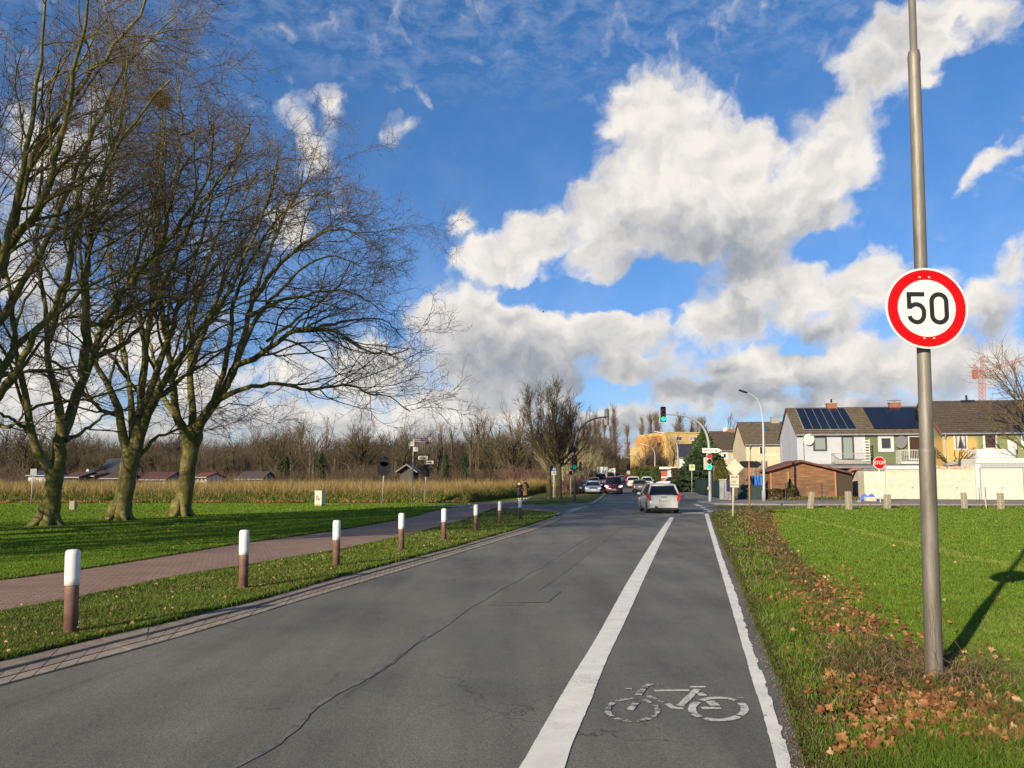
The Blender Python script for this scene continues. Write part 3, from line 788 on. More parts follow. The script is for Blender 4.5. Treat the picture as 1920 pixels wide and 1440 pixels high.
def unit(a): return a / np.maximum(np.linalg.norm(a, axis=-1, keepdims=True), 1e-9)
def tubes(Pts, Rad, k):
    """Pts (B,n,3), Rad (B,n) -> V, F quads"""
    B, n, _ = Pts.shape
    T = np.empty_like(Pts); T[:, 1:-1] = Pts[:, 2:] - Pts[:, :-2]; T[:, 0] = Pts[:, 1] - Pts[:, 0]; T[:, -1] = Pts[:, -1] - Pts[:, -2]
    T = unit(T)
    ref = np.zeros((B, 1, 3)); m = T.mean(1)
    ref[:, 0, 0] = np.where(np.abs(m[:, 0]) < 0.6, 1, 0); ref[:, 0, 1] = np.where(np.abs(m[:, 0]) < 0.6, 0.0, 1)
    U = unit(np.cross(T, ref)); W = np.cross(T, U)
    a = 2 * np.pi * np.arange(k) / k
    V = Pts[:, :, None, :] + Rad[:, :, None, None] * (U[:, :, None, :] * np.cos(a)[None, None, :, None] + W[:, :, None, :] * np.sin(a)[None, None, :, None])
    idx = np.arange(B * n * k).reshape(B, n, k)
    A = idx[:, :-1, :]; Bq = idx[:, 1:, :]
    F = np.stack([A, np.roll(A, -1, 2), np.roll(Bq, -1, 2), Bq], -1).reshape(-1, 4)
    return V.reshape(-1, 3), F
def rough_tubes(Pts, Rad, k, rg, amp=0.12):
    """as tubes, with lumpy bark"""
    V, F = tubes(Pts, Rad, k)
    B, n, _ = Pts.shape
    C = np.repeat(Pts.reshape(-1, 3), k, axis=0)
    s = 1 + amp * (np.sin(V[:, 2] * 5.1 + V[:, 0] * 7 + rg.uniform(0, 9)) * 0.5 + rg.uniform(-0.5, 0.5, len(V)) * 0.7)
    return C + (V - C) * s[:, None], F
def sprout(Pts, Rad, count, tlo, thi, ang, length, n, wob, trop, rr, rg, rmin, lpow=0.5, r0=0.5):
    """children for every parent polyline, all at once"""
    B, m, _ = Pts.shape
    L = np.linalg.norm(np.diff(Pts, axis=1), axis=2).sum(1)
    cnt = rg.poisson(count * np.maximum(L, 0.05))
    par = np.repeat(np.arange(B), cnt)
    if len(par) == 0: return np.zeros((0, n, 3)), np.zeros((0, n))
    t = rg.uniform(tlo, thi, len(par)); x = t * (m - 1); i = np.minimum(x.astype(int), m - 2); f = (x - i)[:, None]
    p0 = Pts[par, i] * (1 - f) + Pts[par, i + 1] * f
    r_ = Rad[par, i] * (1 - f[:, 0]) + Rad[par, i + 1] * f[:, 0]
    d = unit(Pts[par, i + 1] - Pts[par, i])
    rnd = unit(rg.normal(size=d.shape)); perp = unit(rnd - d * (rnd * d).sum(1, keepdims=True))
    a = np.radians(rg.uniform(ang[0], ang[1], len(par)))[:, None]
    dr = unit(d * np.cos(a) + perp * np.sin(a))
    ln = rg.uniform(length[0], length[1], len(par)) * (1 - lpow * t)
    st = (ln / (n - 1))[:, None]
    out = np.empty((len(par), n, 3)); out[:, 0] = p0
    tr = np.array(trop)[None, :]
    for k in range(1, n):
        dr = unit(dr + rg.normal(size=dr.shape) * wob + tr * (st * 0 + 1))
        out[:, k] = out[:, k - 1] + dr * st
    base = np.minimum(r_ * r0, ln * rr)
    base = np.maximum(base, rmin)
    rad = base[:, None] * np.linspace(1, 0.35, n)[None, :]
    rad = np.maximum(rad, rmin * 0.6)
    return out, rad
def join(parts):
    Vs = []; Fs = []; o = 0
    for V, F in parts:
        if len(V) == 0: continue
        Vs.append(V); Fs.append(F + o); o += len(V)
    return np.concatenate(Vs), np.concatenate(Fs)
def resample_np(pts, rad, n):
    q = smooth_line([Vector(p) for p in pts], 6)
    rr = np.interp(np.linspace(0, 1, len(q)), np.linspace(0, 1, len(rad)), rad)
    a = np.array([tuple(v) for v in q]); L = np.r_[0, np.cumsum(np.linalg.norm(np.diff(a, axis=0), axis=1))]
    s = np.linspace(0, L[-1], n)
    return np.stack([np.interp(s, L, a[:, c]) for c in range(3)], 1), np.interp(s, L, rr)

def plane_tree(label, base_px, D, trunk, limbs, seed, balls=500, dens=1.0, cat='tree'):
    rg = np.random.default_rng(seed)
    base = P(base_px[0], base_px[1], D); base.z = gz(D)
    o = np.array([base.x, D, base.z])
    def w(px, py, Y): return np.array(P(px, py, Y)) - o
    tp = [w(x, y, D) for x, y, r in trunk]; tp[0][2] = -0.05
    TP, TR = resample_np(tp, [r for *_, r in trunk], 26)
    tr_parts = [rough_tubes(TP[None], TR[None], 20, rg, 0.10)]
    # root flare
    for k in range(7):
        a = k * 0.9 + rg.uniform(-.2, .2); u = np.array([math.cos(a), math.sin(a), 0])
        q0 = TR[0]; pp = np.array([u * (q0 + .35) + [0, 0, -0.10], u * (q0 + .12) + [0, 0, 0.0], u * (q0 - .12) + [0, 0, 0.28], u * (q0 - .26) + [0, 0, 0.8]])
        pp[:, 0] += (TP[3, 0] - 0) * np.array([0, .2, .6, 1.0])
        A, Rr = resample_np(pp, [0.05, 0.10, 0.15, 0.16], 9)
        tr_parts.append(rough_tubes(A[None], Rr[None], 8, rg, 0.1))
    L1 = []; R1 = []
    for pts, k, r0, r1 in limbs:
        n = len(pts); q = []
        for i, (x, y) in enumerate(pts):
            s = i / (n - 1); q.append(w(x, y, D + k * s * (6.5 if i else 0)))
        A, Rr = resample_np(q, 0.76 * np.linspace(r0 ** .5, r1 ** .5, n) ** 2, 26)
        A[2:-1] += rg.normal(size=(23, 3)) * 0.035
        L1.append(A); R1.append(Rr)
    L1 = np.array(L1); R1 = np.array(R1)
    tr_parts.append(rough_tubes(L1, R1, 12, rg, 0.10))
    # secondary limbs, branches, twigs; the wind from the west has combed them to the right
    S, SR = sprout(L1, R1, 0.72 * dens, 0.12, 0.99, (22, 58), (3.4, 6.2), 15, 0.145, (0.065, 0.0, 0.02), 0.017, rg, 0.014, 0.28, 0.5)
    S2, SR2 = sprout(L1, R1, 0.6 * dens, 0.40, 1.0, (20, 65), (2.0, 3.8), 9, 0.15, (0.06, 0, -0.02), 0.013, rg, 0.011, 0.2, 0.5)
    tr_parts.append(tubes(S, SR, 6))
    T1, TR1 = sprout(S, SR, 2.2, 0.12, 1.0, (25, 65), (1.3, 2.7), 9, 0.19, (0.045, 0, -0.02), 0.010, rg, 0.0095, 0.30, 0.6)
    T1b, TR1b = sprout(S2, SR2, 2.6, 0.1, 1.0, (25, 65), (0.9, 2.0), 8, 0.21, (0.03, 0, -0.03), 0.010, rg, 0.0095, 0.3, 0.6)
    T2, TR2 = sprout(T1, TR1, 3.6, 0.1, 1.0, (25, 70), (0.5, 1.1), 6, 0.24, (0.02, 0, 0.02), 0.008, rg, 0.0070, 0.2, 0.6)
    T2b, TR2b = sprout(T1b, TR1b, 3.6, 0.1, 1.0, (25, 70), (0.4, 0.95), 6, 0.24, (0.02, 0, 0.0), 0.008, rg, 0.0070, 0.2, 0.6)
    T3_, TR3 = sprout(np.concatenate([T2, T2b]), np.concatenate([TR2, TR2b]), 1.1 * dens, 0.2, 1.0, (20, 60), (0.22, 0.5), 3, 0.18, (0.03, 0, 0.03), 0.008, rg, 0.0048, 0.1, 0.7)
    crown = [tubes(T3_, TR3, 3), tubes(S2, SR2, 5), tubes(T1, TR1, 4), tubes(T1b, TR1b, 4), tubes(T2, TR2, 3), tubes(T2b, TR2b, 3)]
    V, F = join(crown); mi = np.zeros(len(F), dtype=np.int32)
    tips = np.concatenate([T2[:, -1], T2b[:, -1]])
    # hanging seed balls, clustered at the outside of the crown
    rr_ = tips[:, 0] + 0.35 * tips[:, 2]
    pr = np.exp((rr_ - rr_.max()) / 4.0); pr /= pr.sum()
    pick = rg.choice(len(tips), size=min(balls, len(tips)), replace=False, p=pr)
    c = tips[pick] + np.array([0, 0, -0.07]) + rg.normal(size=(len(pick), 3)) * 0.04; r = rg.uniform(0.016, 0.028, len(pick))
    oc = np.array([[1, 0, 0], [-1, 0, 0], [0, 1, 0], [0, -1, 0], [0, 0, 1], [0, 0, -1]], float)
    of = np.array([[0, 2, 4, 4], [2, 1, 4, 4], [1, 3, 4, 4], [3, 0, 4, 4], [2, 0, 5, 5], [1, 2, 5, 5], [3, 1, 5, 5], [0, 3, 5, 5]])
    bv = (c[:, None] + oc[None] * r[:, None, None]).reshape(-1, 3)
    # quads with distinct corners: use the equator as a bipyramid of kites
    kf = np.array([[0, 2, 4, 3], [1, 3, 4, 2], [0, 3, 5, 2], [1, 2, 5, 3]])
    bf = (np.arange(len(c))[:, None, None] * 6 + kf[None]).reshape(-1, 4) + len(V)
    V = np.concatenate([V, bv]); F = np.concatenate([F, bf]); mi = np.concatenate([mi, np.ones(len(bf), dtype=np.int32)])
    t = thing('plane_tree', label, cat, base, 0, 'row of bare plane trees on the lawn')
    Vt, Ft = join(tr_parts)
    np_mesh('trunk', Vt, Ft, M_PLANE, t, smooth=True)
    np_mesh('crown', V, F, [M_TWIG, M_BALL], t, mi=mi)
    return t

T3 = plane_tree('bare plane tree with pale trunk nearest the street, long low limb reaching right', (337, 968), 37.4,
    [(332,972,.52),(338,955,.44),(346,925,.38),(352,880,.36),(357,845,.37),(361,818,.48),(363,800,.42)],
    [([(352,822),(338,790),(328,762),(322,701),(305,594),(298,509),(288,437),(296,330),(300,230)], -0.4, .34, .04),
     ([(361,812),(361,781),(357,720),(356,678),(362,594),(385,500),(420,400),(440,310),(450,230)], 0.5, .30, .04),
     ([(366,812),(380,785),(412,744),(436,697),(455,641),(463,594),(487,523),(530,413),(560,360),(568,320)], 0.1, .38, .05),
     ([(425,725),(440,690),(497,659),(539,626),(590,616),(640,625),(680,655),(731,664),(765,655)], -0.5, .24, .03),
     ([(405,752),(440,735),(469,725),(525,720),(590,730),(656,720),(690,738),(731,744),(769,772)], -0.2, .20, .025),
     ([(463,594),(510,570),(562,556),(620,545),(670,552),(720,588)], 0.4, .17, .03),
     ([(470,570),(520,500),(580,450),(640,430),(700,455)], -0.6, .16, .03),
     ([(440,690),(480,600),(560,510),(620,480),(680,500)], 0.9, .18, .03), ([(500,640),(570,590),(630,540),(660,490)], -0.3, .11, .025), ([(590,616),(660,600),(720,600),(760,640)], 0.3, .11, .02),
     ([(400,755),(430,650),(440,560),(480,470),(540,390),(620,360)], -0.8, .2, .03),
     ([(340,800),(300,730),(280,640),(240,560),(215,470)], 0.8, .2, .03),
     ([(356,700),(390,600),(440,480),(500,380),(520,300),(510,240)], 0.9, .2, .03)], 11, 380, 1.05)
T2_ = plane_tree('bare plane tree with forked mossy trunk, between two other plane trees', (222, 975), 33.8,
    [(216,982,.50),(226,960,.42),(234,925,.36),(240,885,.35),(245,860,.38),(247,842,.40)],
    [([(240,850),(230,815),(225,781),(211,740),(187,697),(173,655),(155,547),(150,400),(165,260),(175,140)], -0.3, .30, .04),
     ([(249,848),(256,800),(262,762),(270,687),(281,594),(291,523),(300,400),(310,280),(300,180)], 0.2, .36, .04),
     ([(258,840),(268,800),(300,734),(328,687),(375,617),(422,560),(460,480),(500,380),(520,300)], -0.5, .30, .04),
     ([(255,862),(272,843),(291,823),(328,807),(370,790),(420,760),(470,760)], 0.5, .15, .025),
     ([(250,830),(246,770),(244,725),(225,617),(205,500),(200,380),(215,250)], 0.8, .24, .03),
     ([(262,780),(300,680),(340,560),(380,440),(400,330),(380,240)], 0.7, .24, .03),
     ([(285,590),(330,480),(380,380),(440,300),(470,230)], -0.7, .18, .03),
     ([(225,781),(180,760),(120,690),(60,660),(0,620)], -0.6, .14, .03),
     ([(290,500),(320,380),(340,250),(330,140)], -0.2, .17, .03)], 12, 500, 1.0)
T1_ = plane_tree('bare plane tree with leaning trunk forking low, leftmost of three full trunks', (86, 985), 29.6,
    [(84,993,.42),(92,970,.34),(98,935,.30),(102,900,.29),(104,880,.32)],
    [([(98,890),(85,868),(61,819),(47,744),(33,659),(20,560),(0,450),(-10,330),(0,200)], -0.4, .26, .04),
     ([(106,885),(118,819),(136,762),(155,711),(176,670),(187,617),(225,561),(270,450),(300,330),(310,200)], 0.2, .34, .04),
     ([(117,819),(108,744),(94,687),(84,594),(70,450),(80,300),(95,150)], -0.2, .24, .03),
     ([(122,826),(140,820),(164,805),(197,777),(234,767),(280,745),(340,740)], 0.6, .13, .02),
     ([(155,705),(160,600),(165,480),(190,340),(230,200),(240,90)], -0.8, .24, .03),
     ([(190,610),(250,520),(330,430),(390,330),(400,230)], -0.7, .19, .03),
     ([(60,815),(30,790),(-20,770),(-80,780)], -0.5, .12, .03),
     ([(90,640),(130,500),(150,350),(180,200),(170,60)], 0.9, .2, .03),
     ([(176,670),(240,640),(300,560),(350,500),(400,470)], 0.9, .15, .03)], 13, 400, 1.0)
T0_ = plane_tree('bare plane tree standing just outside the left edge, limbs reaching into the picture', (-78, 1000), 25.4,
    [(-84,1010,.46),(-78,975,.38),(-72,930,.34),(-70,890,.36)],
    [([(-68,895),(-40,800),(0,700),(40,640),(94,598),(159,542),(220,510),(300,515)], 0.1, .26, .035),
     ([(-70,890),(-60,780),(-30,640),(0,500),(30,380),(60,220),(80,60),(100,-80)], -0.3, .30, .04),
     ([(-60,780),(0,740),(60,640),(110,560),(150,420),(230,260),(320,150)], -0.6, .2, .035),
     ([(-72,890),(-110,760),(-140,600),(-150,420),(-140,250)], 0.5, .3, .04),
     ([(-30,640),(40,540),(100,420),(170,260),(240,120),(330,30)], 0.6, .2, .035),
     ([(10,470),(80,380),(120,240),(150,80),(180,-60)], -0.6, .2, .035),
     ([(0,520),(60,300),(160,150),(260,30),(300,-60)], 0.2, .2, .035),
     ([(-60,800),(-30,790),(20,800),(60,760)], -0.5, .12, .03)], 14, 300, 0.8)
# the row goes on towards the camera outside the frame: its shade falls on the lawn
for i, (src, x, y, rz, s) in enumerate([(T2_, -20.8, 20.8, 2.1, .90), (T3, -21.0, 16.4, 3.3, .80), (T1_, -21.2, 12.2, 1.2, 1.0),
                                        (T2_, -21.5, 7.9, 4.2, .95), (T1_, -22.3, 3.8, 0.6, .95)]):
    c = copy_tree(src); put(c, (x, y, 0), rz, 'bare plane tree of the row outside the left edge, casting shade on the lawn', s)

# old nest in the crown
rg = np.random.default_rng(5)
nc = P(303, 186, 33.5)
d = unit(rg.normal(size=(900, 3))) * rg.uniform(0.15, 0.42, (900, 1)) * np.array([1, 1, .8])
tv = unit(rg.normal(size=(900, 3))) * rg.uniform(0.1, 0.22, (900, 1))
pts = np.stack([d - tv, d, d + tv], 1); pts[:, 1] += rg.normal(size=(900, 3)) * 0.02
V, F = tubes(pts, np.full((900, 3), 0.009), 3)
o = np_mesh('bird_nest', V, F, mat('nest_sticks', (0.09, 0.05, 0.025), 0.95, col2=(0.17, 0.09, 0.045), vscale=6)); o.location = nc
tag(o, 'round stick nest high among the bare plane tree twigs', 'nest')

# ---- generic bare trees
def broad(seed, H, spread, up=0.35, trunk_h=0.25, r0=0.20, nl=9, tw=0.020, d2=1.3, d3=1.8, ang=(20, 50), lean=0.0, stems=1, narrow=False):
    """returns (trunkV, trunkF, crownV, crownF)"""
    rg = np.random.default_rng(seed); tp = []; L = []; Rr = []
    for s in range(stems):
        off = np.array([rg.uniform(-.5, .5), rg.uniform(-.3, .3), 0]) * (0 if stems == 1 else 1)
        top = off + np.array([lean + rg.normal() * .3, rg.normal() * .3, H * (0.88 if narrow else 0.72)])
        A, Q = resample_np([off + [0, 0, -.1], off + [rg.normal() * .1, rg.normal() * .1, H * trunk_h], off * .9 + [rg.normal() * .25, rg.normal() * .25, H * .5], top], [r0 * 1.25, r0, r0 * .6, r0 * .14], 14)
        L.append(A); Rr.append(Q)
    L = np.array(L); Rr = np.array(Rr)
    tp.append(tubes(L, Rr, 8))
    S, SR = sprout(L, Rr, nl / H, trunk_h, 0.97, ang, (spread * .7, spread * 1.15), 9, 0.10, (0, 0, up), 0.02, rg, tw * 1.4, 0.35 if not narrow else 0.55, 0.6)
    tp.append(tubes(S, SR, 5))
    B_, BR = sprout(S, SR, d2, 0.15, 1.0, (20, 50), (spread * .28, spread * .5), 6, 0.12, (0, 0, up * .6), 0.012, rg, tw, 0.3, 0.7)
    C_, CR = sprout(B_, BR, d3, 0.1, 1.0, (20, 50), (spread * .12, spread * .26), 4, 0.14, (0, 0, up * .5), 0.01, rg, tw * .8, 0.2, 0.7)
    a, b = join(tp); c, d_ = join([tubes(B_, BR, 3), tubes(C_, CR, 3)])
    return a, b, c, d_
def make_tree(name, label, group, geo, mt, mc, cat='tree'):
    t = thing(name, label, cat, (0, 0, -50), 0, group)
    np_mesh('trunk', geo[0], geo[1], mt, t, smooth=True); np_mesh('crown', geo[2], geo[3], mc, t)
    return t
class Stamp:
    """first use moves the original, later uses copy it"""
    def __init__(self, o): self.o = o; self.used = False
    def at(self, x, y, rz=0.0, s=1.0, label=None, group=None, z=None):
        c = self.o if not self.used else copy_tree(self.o)
        self.used = True
        return put(c, (x, y, (gz(y) if z is None else z) - 0.03), rz, label, s, group)
G_WOOD = 'bare trees of the wood behind the reed field'
wood = []
for i, (lab, mc, H, sp) in enumerate([
    ('tall brown bare tree in the wood behind the reed field', M_TW_BR, 12.5, 5.0),
    ('broad grey brown bare tree in the wood behind the reed field', M_TW_OL, 11.0, 6.0),
    ('reddish bare tree with fine upright twigs in the wood behind the reed field', M_TW_RD, 11.5, 4.2),
    ('slender bare tree with pale stems in the wood behind the reed field', M_TW_BR, 13.5, 3.8),
    ('low bushy bare tree at the edge of the wood behind the reed field', M_TW_OL, 7.0, 4.0)]):
    geo = broad(30 + i, H, sp, 0.10 if i != 2 else 0.2, 0.2 if i != 4 else 0.05, 0.22, [15, 15, 17, 15, 20][i], 0.020, 1.25, 2.0, (22, 58), stems=[1, 1, 2, 2, 4][i])
    wood.append(Stamp(make_tree('bare_tree', lab, G_WOOD, geo, M_BARK_G, mc)))
rr = random.Random(21)
def skyline(px):       # top of the tree line in the photo, by column
    xs = [-60, 60, 130, 180, 300, 420, 500, 600, 690, 760, 800, 850, 900, 960, 1010, 1100]
    ys = [800, 812, 835, 838, 830, 838, 815, 798, 800, 822, 806, 786, 782, 795, 800, 800]
    return float(np.interp(px, xs, ys))
n_w = 0
for row, (Y, step, hs) in enumerate([(118, 44, .84), (140, 36, 1.0), (165, 30, 1.04)]):
    px = -90 + row * 11
    while px < 1060 + row * 12:
        pj = px + rr.uniform(-12, 12); Yj = Y + rr.uniform(-7, 7)
        if row == 0 and rr.random() < .22: px += step; continue
        x = X_at(pj, Yj)
        need = P(pj, skyline(pj), Yj).z - gz(Yj)
        k = rr.choice([0, 1, 2, 3]) if row else rr.choice([0, 1, 4, 4, 3])
        H = [12.5, 11.0, 11.5, 13.5, 7.0][k]
        s = need * rr.uniform(0.9, 1.3) / H * hs * 1.05
        if k == 4: s = min(s, 1.3)
        wood[k].at(x, Yj, rr.uniform(0, 6.28), (s * rr.uniform(.95, 1.2), s * rr.uniform(.95, 1.2), s), None, G_WOOD)
        n_w += 1; px += step * rr.uniform(.75, 1.2)
# the understorey that closes the wood: one mass nobody could count
def thicket(name, pts_xy, H, n, m, seed, spread=0.6, tw=0.03, kind='stuff'):
    rg = np.random.default_rng(seed)
    a = np.array(pts_xy); L = np.r_[0, np.cumsum(np.linalg.norm(np.diff(a, axis=0), axis=1))]
    s = rg.uniform(0, L[-1], n); x = np.interp(s, L, a[:, 0]) + rg.uniform(-spread, spread, n) * 6; y = np.interp(s, L, a[:, 1]) + rg.uniform(-1, 1, n) * 5
    z = np.array([gz(v) for v in y])
    h = H * rg.uniform(0.35, 1.0, n) * (0.8 + 0.25 * np.sin(s * 0.35) * np.sin(s * .11 + 1))
    k = 5; P0 = np.stack([x, y, z - .05], 1); pts = np.empty((n, k, 3)); pts[:, 0] = P0
    d = unit(np.stack([rg.normal(size=n) * .25, rg.normal(size=n) * .25, np.ones(n)], 1))
    for i in range(1, k):
        d = unit(d + rg.normal(size=d.shape) * 0.13); pts[:, i] = pts[:, i - 1] + d * (h / (k - 1))[:, None]
    rad = np.full((n, k), tw) * np.linspace(1, .5, k)[None]
    B_, BR = sprout(pts, rad, 1.5, 0.2, 1.0, (20, 60), (H * .12, H * .3), 4, .15, (0, 0, .08), 0.012, rg, tw * .55, .2, .7)
    V, F = join([tubes(pts, rad, 3), tubes(B_, BR, 3)])
    o = np_mesh(name, V, F, m); tag(o, kind=kind); return o
line = [(X_at(px, 93), 93) for px in (-60, 200, 420, 700)]
thicket('undergrowth', line, 2.6, 1500, M_TW_BR, 8, 0.3, 0.022)
line = [(X_at(px, 112), 112) for px in (-80, 200, 500, 800, 1040)]
thicket('undergrowth', line, 3.8, 6500, mat('under_twigs', (0.075, 0.052, 0.034), .95, col2=(.125, .088, .055), vscale=.3), 3, 0.3, 0.025)
line = [(X_at(px, 150), 150) for px in (-80, 200, 500, 800, 1080)]
thicket('undergrowth', line, 8.0, 7500, mat('under_twigs_olive', (0.06, 0.048, 0.03), .95, col2=(.105, .082, .05), vscale=.3), 4, 0.5, 0.035)
line = [(X_at(px, 205), 205) for px in (-80, 200, 500, 800, 1140)]
thicket('undergrowth', line, 13.0, 8000, mat('dark_twigs', (0.05, 0.038, 0.028), .95, col2=(.085, .065, .045), vscale=.3), 5, 0.5, 0.07)
# ------------------------------------------------------------------ grass, reeds, leaves
def inside(x, y, poly):
    n = len(poly); r = np.zeros(len(x), bool); j = n - 1
    for i in range(n):
        xi, yi = poly[i][0], poly[i][1]; xj, yj = poly[j][0], poly[j][1]
        c = ((yi > y) != (yj > y)) & (x < (xj - xi) * (y - yi) / ((yj - yi) + 1e-12) + xi)
        r ^= c; j = i
    return r
def gzn(y):
    s = 0.5 * (np.sqrt((y - 60.0) ** 2 + 100.0) + (y - 60.0)); return 0.0175 * np.minimum(s, 210)
def scatter(poly, n, ylo, yhi, seed, power=2.0):
    """points in a ground outline, denser near the camera"""
    rg = np.random.default_rng(seed); xs = [p[0] for p in poly]; x0, x1 = min(xs), max(xs)
    u = rg.uniform(0, 1, n * 8)
    if power == 2.0: y = 1 / ((1 - u) / ylo + u / yhi)
    elif power == 1.0: y = ylo * (yhi / ylo) ** u
    else: y = ylo + (yhi - ylo) * u
    lo = np.maximum(x0, -0.72 * y - 0.8); hi = np.minimum(x1, 0.72 * y + 0.8)
    x = rg.uniform(0, 1, len(y)) * (hi - lo) + lo
    w = (hi - lo); keep = rg.uniform(0, 1, len(y)) < np.clip(w / np.maximum(1.44 * y, 1), 0.02, 1) * 1.0
    k = inside(x, y, poly) & keep & (hi > lo)
    return x[k][:n], y[k][:n]
def nz(x, y, s, ph=0.0):
    """cheap smooth noise in 0..1"""
    return 0.5 + 0.25 * (np.sin(x * s + 1.7 * np.sin(y * s * .7 + ph)) + np.sin(y * s * 1.3 + 1.3 * np.sin(x * s * 1.1 + ph * 2)))
def blades(name, x, y, h, w, lean, mats, mi, seed, z0=0.0, curved=True):
    rg = np.random.default_rng(seed); n = len(x)
    a = rg.uniform(0, 2 * np.pi, n); b = rg.uniform(0, 2 * np.pi, n)
    z = gzn(y) + z0
    side = np.stack([np.cos(a), np.sin(a), np.zeros(n)], 1) * (w / 2)[:, None]
    ld = np.stack([np.cos(b), np.sin(b), np.zeros(n)], 1) * (lean * h)[:, None]
    p0 = np.stack([x, y, z], 1)
    if curved:
        m = p0 + ld * 0.35 + np.stack([0 * x, 0 * x, h * 0.6], 1); t = p0 + ld + np.stack([0 * x, 0 * x, h * np.sqrt(np.maximum(0.1, 1 - lean ** 2 * .8))], 1)
        V = np.stack([p0 - side, p0 + side, m + side * .75, m - side * .75, t], 1).reshape(-1, 3)
        i = np.arange(n)[:, None] * 5
        F = np.concatenate([i + np.array([[0, 1, 2]]), i + np.array([[0, 2, 3]]), i + np.array([[3, 2, 4]])], 1).reshape(-1, 3)
        mi3 = np.repeat(mi, 3)
    else:
        t = p0 + ld + np.stack([0 * x, 0 * x, h], 1)
        V = np.stack([p0 - side, p0 + side, t], 1).reshape(-1, 3); F = np.arange(3 * n).reshape(-1, 3); mi3 = mi
    o = np_mesh(name, V, F, mats, mi=mi3); tag(o, kind='stuff'); return o
def leafy(name, c, c2=None, tr=0.25):
    """thin leaf: diffuse with some light coming through"""
    m, t, b = newmat(name)
    p = xyco(t); f = t.maprange(t.noise(p, 2.0, 4, 0.7), .35, .65)
    col = t.mix(f, (*c, 1), (*(c2 or tuple(v * 1.4 for v in c)), 1))
    t.l.new(col, b.inputs['Base Color']); b.inputs['Roughness'].default_value = 0.75; b.inputs['Specular IOR Level'].default_value = 0.25
    tl = t.n.new('ShaderNodeBsdfTranslucent'); t.l.new(col, tl.inputs[0])
    mx = t.n.new('ShaderNodeMixShader'); mx.inputs[0].default_value = tr
    out = next(n for n in t.n if n.type == 'OUTPUT_MATERIAL')
    t.l.new(b.outputs[0], mx.inputs[1]); t.l.new(tl.outputs[0], mx.inputs[2]); t.l.new(mx.outputs[0], out.inputs[0])
    return m
L_G1 = leafy('grass_green', (0.080, 0.135, 0.012)); L_G2 = leafy('grass_bright', (0.125, 0.195, 0.018)); L_G3 = leafy('grass_dark', (0.045, 0.072, 0.012))
L_DRY = leafy('grass_dry', (0.24, 0.185, 0.080), (0.36, 0.29, 0.14)); L_BRN = leafy('weed_brown', (0.085, 0.060, 0.030), (0.14, 0.095, 0.05))
L_F1 = leafy('crop_green', (0.084, 0.148, 0.012)); L_F2 = leafy('crop_light', (0.142, 0.212, 0.026)); L_OLV = leafy('weed_olive', (0.085, 0.095, 0.022), (.13, .14, .035))

# crop field at right: short dense blades
fpoly = [(60, -14)] + [(p.x, p.y) for p in field_near + fl] + [(re_[-3].x, re_[-3].y), (60, re_[-1].y)]
x, y = scatter(fpoly, 330000, 4.6, 49, 101, 2.0); n = len(x); r_ = np.random.default_rng(1)
q = nz(x, y, 1.1); k = r_.uniform(0, 1, n)
mi = np.where(k < 0.50, 0, np.where(k < 0.93, 1, 2)); 
for (qa, qb) in (((1670, 1012), (1920, 1072)), ((1700, 966), (1920, 975))):      # faint wheel tracks in the crop
    a_, b_ = G(*qa), G(*qb); dx, dy = b_.x - a_.x, b_.y - a_.y; L_n = math.hypot(dx, dy)
    mi[(np.abs((x - a_.x) * dy - (y - a_.y) * dx) / L_n < .22) & (k < .75)] = 1; mi[(np.abs((x - a_.x) * dy - (y - a_.y) * dx) / L_n < .2) & (k < .16)] = 3
thin = nz(x, y, .31, 4) * nz(x, y, 1.3, 1); mi[(thin > .62) & (k < .12)] = 3
h = r_.uniform(0.045, 0.085, n) * (0.8 + .4 * q) ; w = np.maximum(0.006, 0.0011 * y)
blades('crop_grass', x, y, h, w, r_.uniform(0.1, 0.8, n), [L_F1, L_F2, L_G1, L_DRY], mi, 2, 0.0)
# right verge: rough grass, weeds, dry stalks
vpoly = [(p.x, p.y) for p in [reb] + re_[:10]] + [(fl[-1].x, fl[-1].y + 1)] + [(p.x, p.y) for p in list(reversed(fl)) + list(reversed(field_near))]
x, y = scatter(vpoly, 150000, 3.9, 50, 103, 2.0); n = len(x)
# distance from the road edge decides what grows
rex = np.interp(y, [p.y for p in re_[:8]], [p.x for p in re_[:8]]); flx = np.interp(y, [p.y for p in fl[:10]], [p.x for p in fl[:10]])
u = np.clip((x - rex) / np.maximum(flx - rex, .1), 0, 1); k = r_.uniform(0, 1, n)
patch = nz(x, y, 2.2, 1)
grn = np.clip(1.05 - np.abs(u - 0.38) * 2.1, 0.10, 1) * (0.25 + .8 * patch)
mi = np.where(k < grn * .45, 0, np.where(k < grn * .75, 1, np.where(k < grn * .75 + .10, 2, np.where(k < .86, 4, 3))))
h = r_.uniform(0.03, 0.115, n) * np.where(mi <= 1, 1.1, .8) * (0.5 + .8 * patch); w = np.maximum(0.005, 0.0010 * y)
h *= np.clip(u * 5 + 0.25, .25, 1)
mi5 = mi.copy(); mi5[(mi == 4) & (r_.uniform(0, 1, n) < .5)] = 5
blades('verge_tufts', x, y, h, w, r_.uniform(0.2, 1.0, n), [L_G1, L_G2, L_G3, L_DRY, L_BRN, L_OLV], mi5, 3, 0.01)
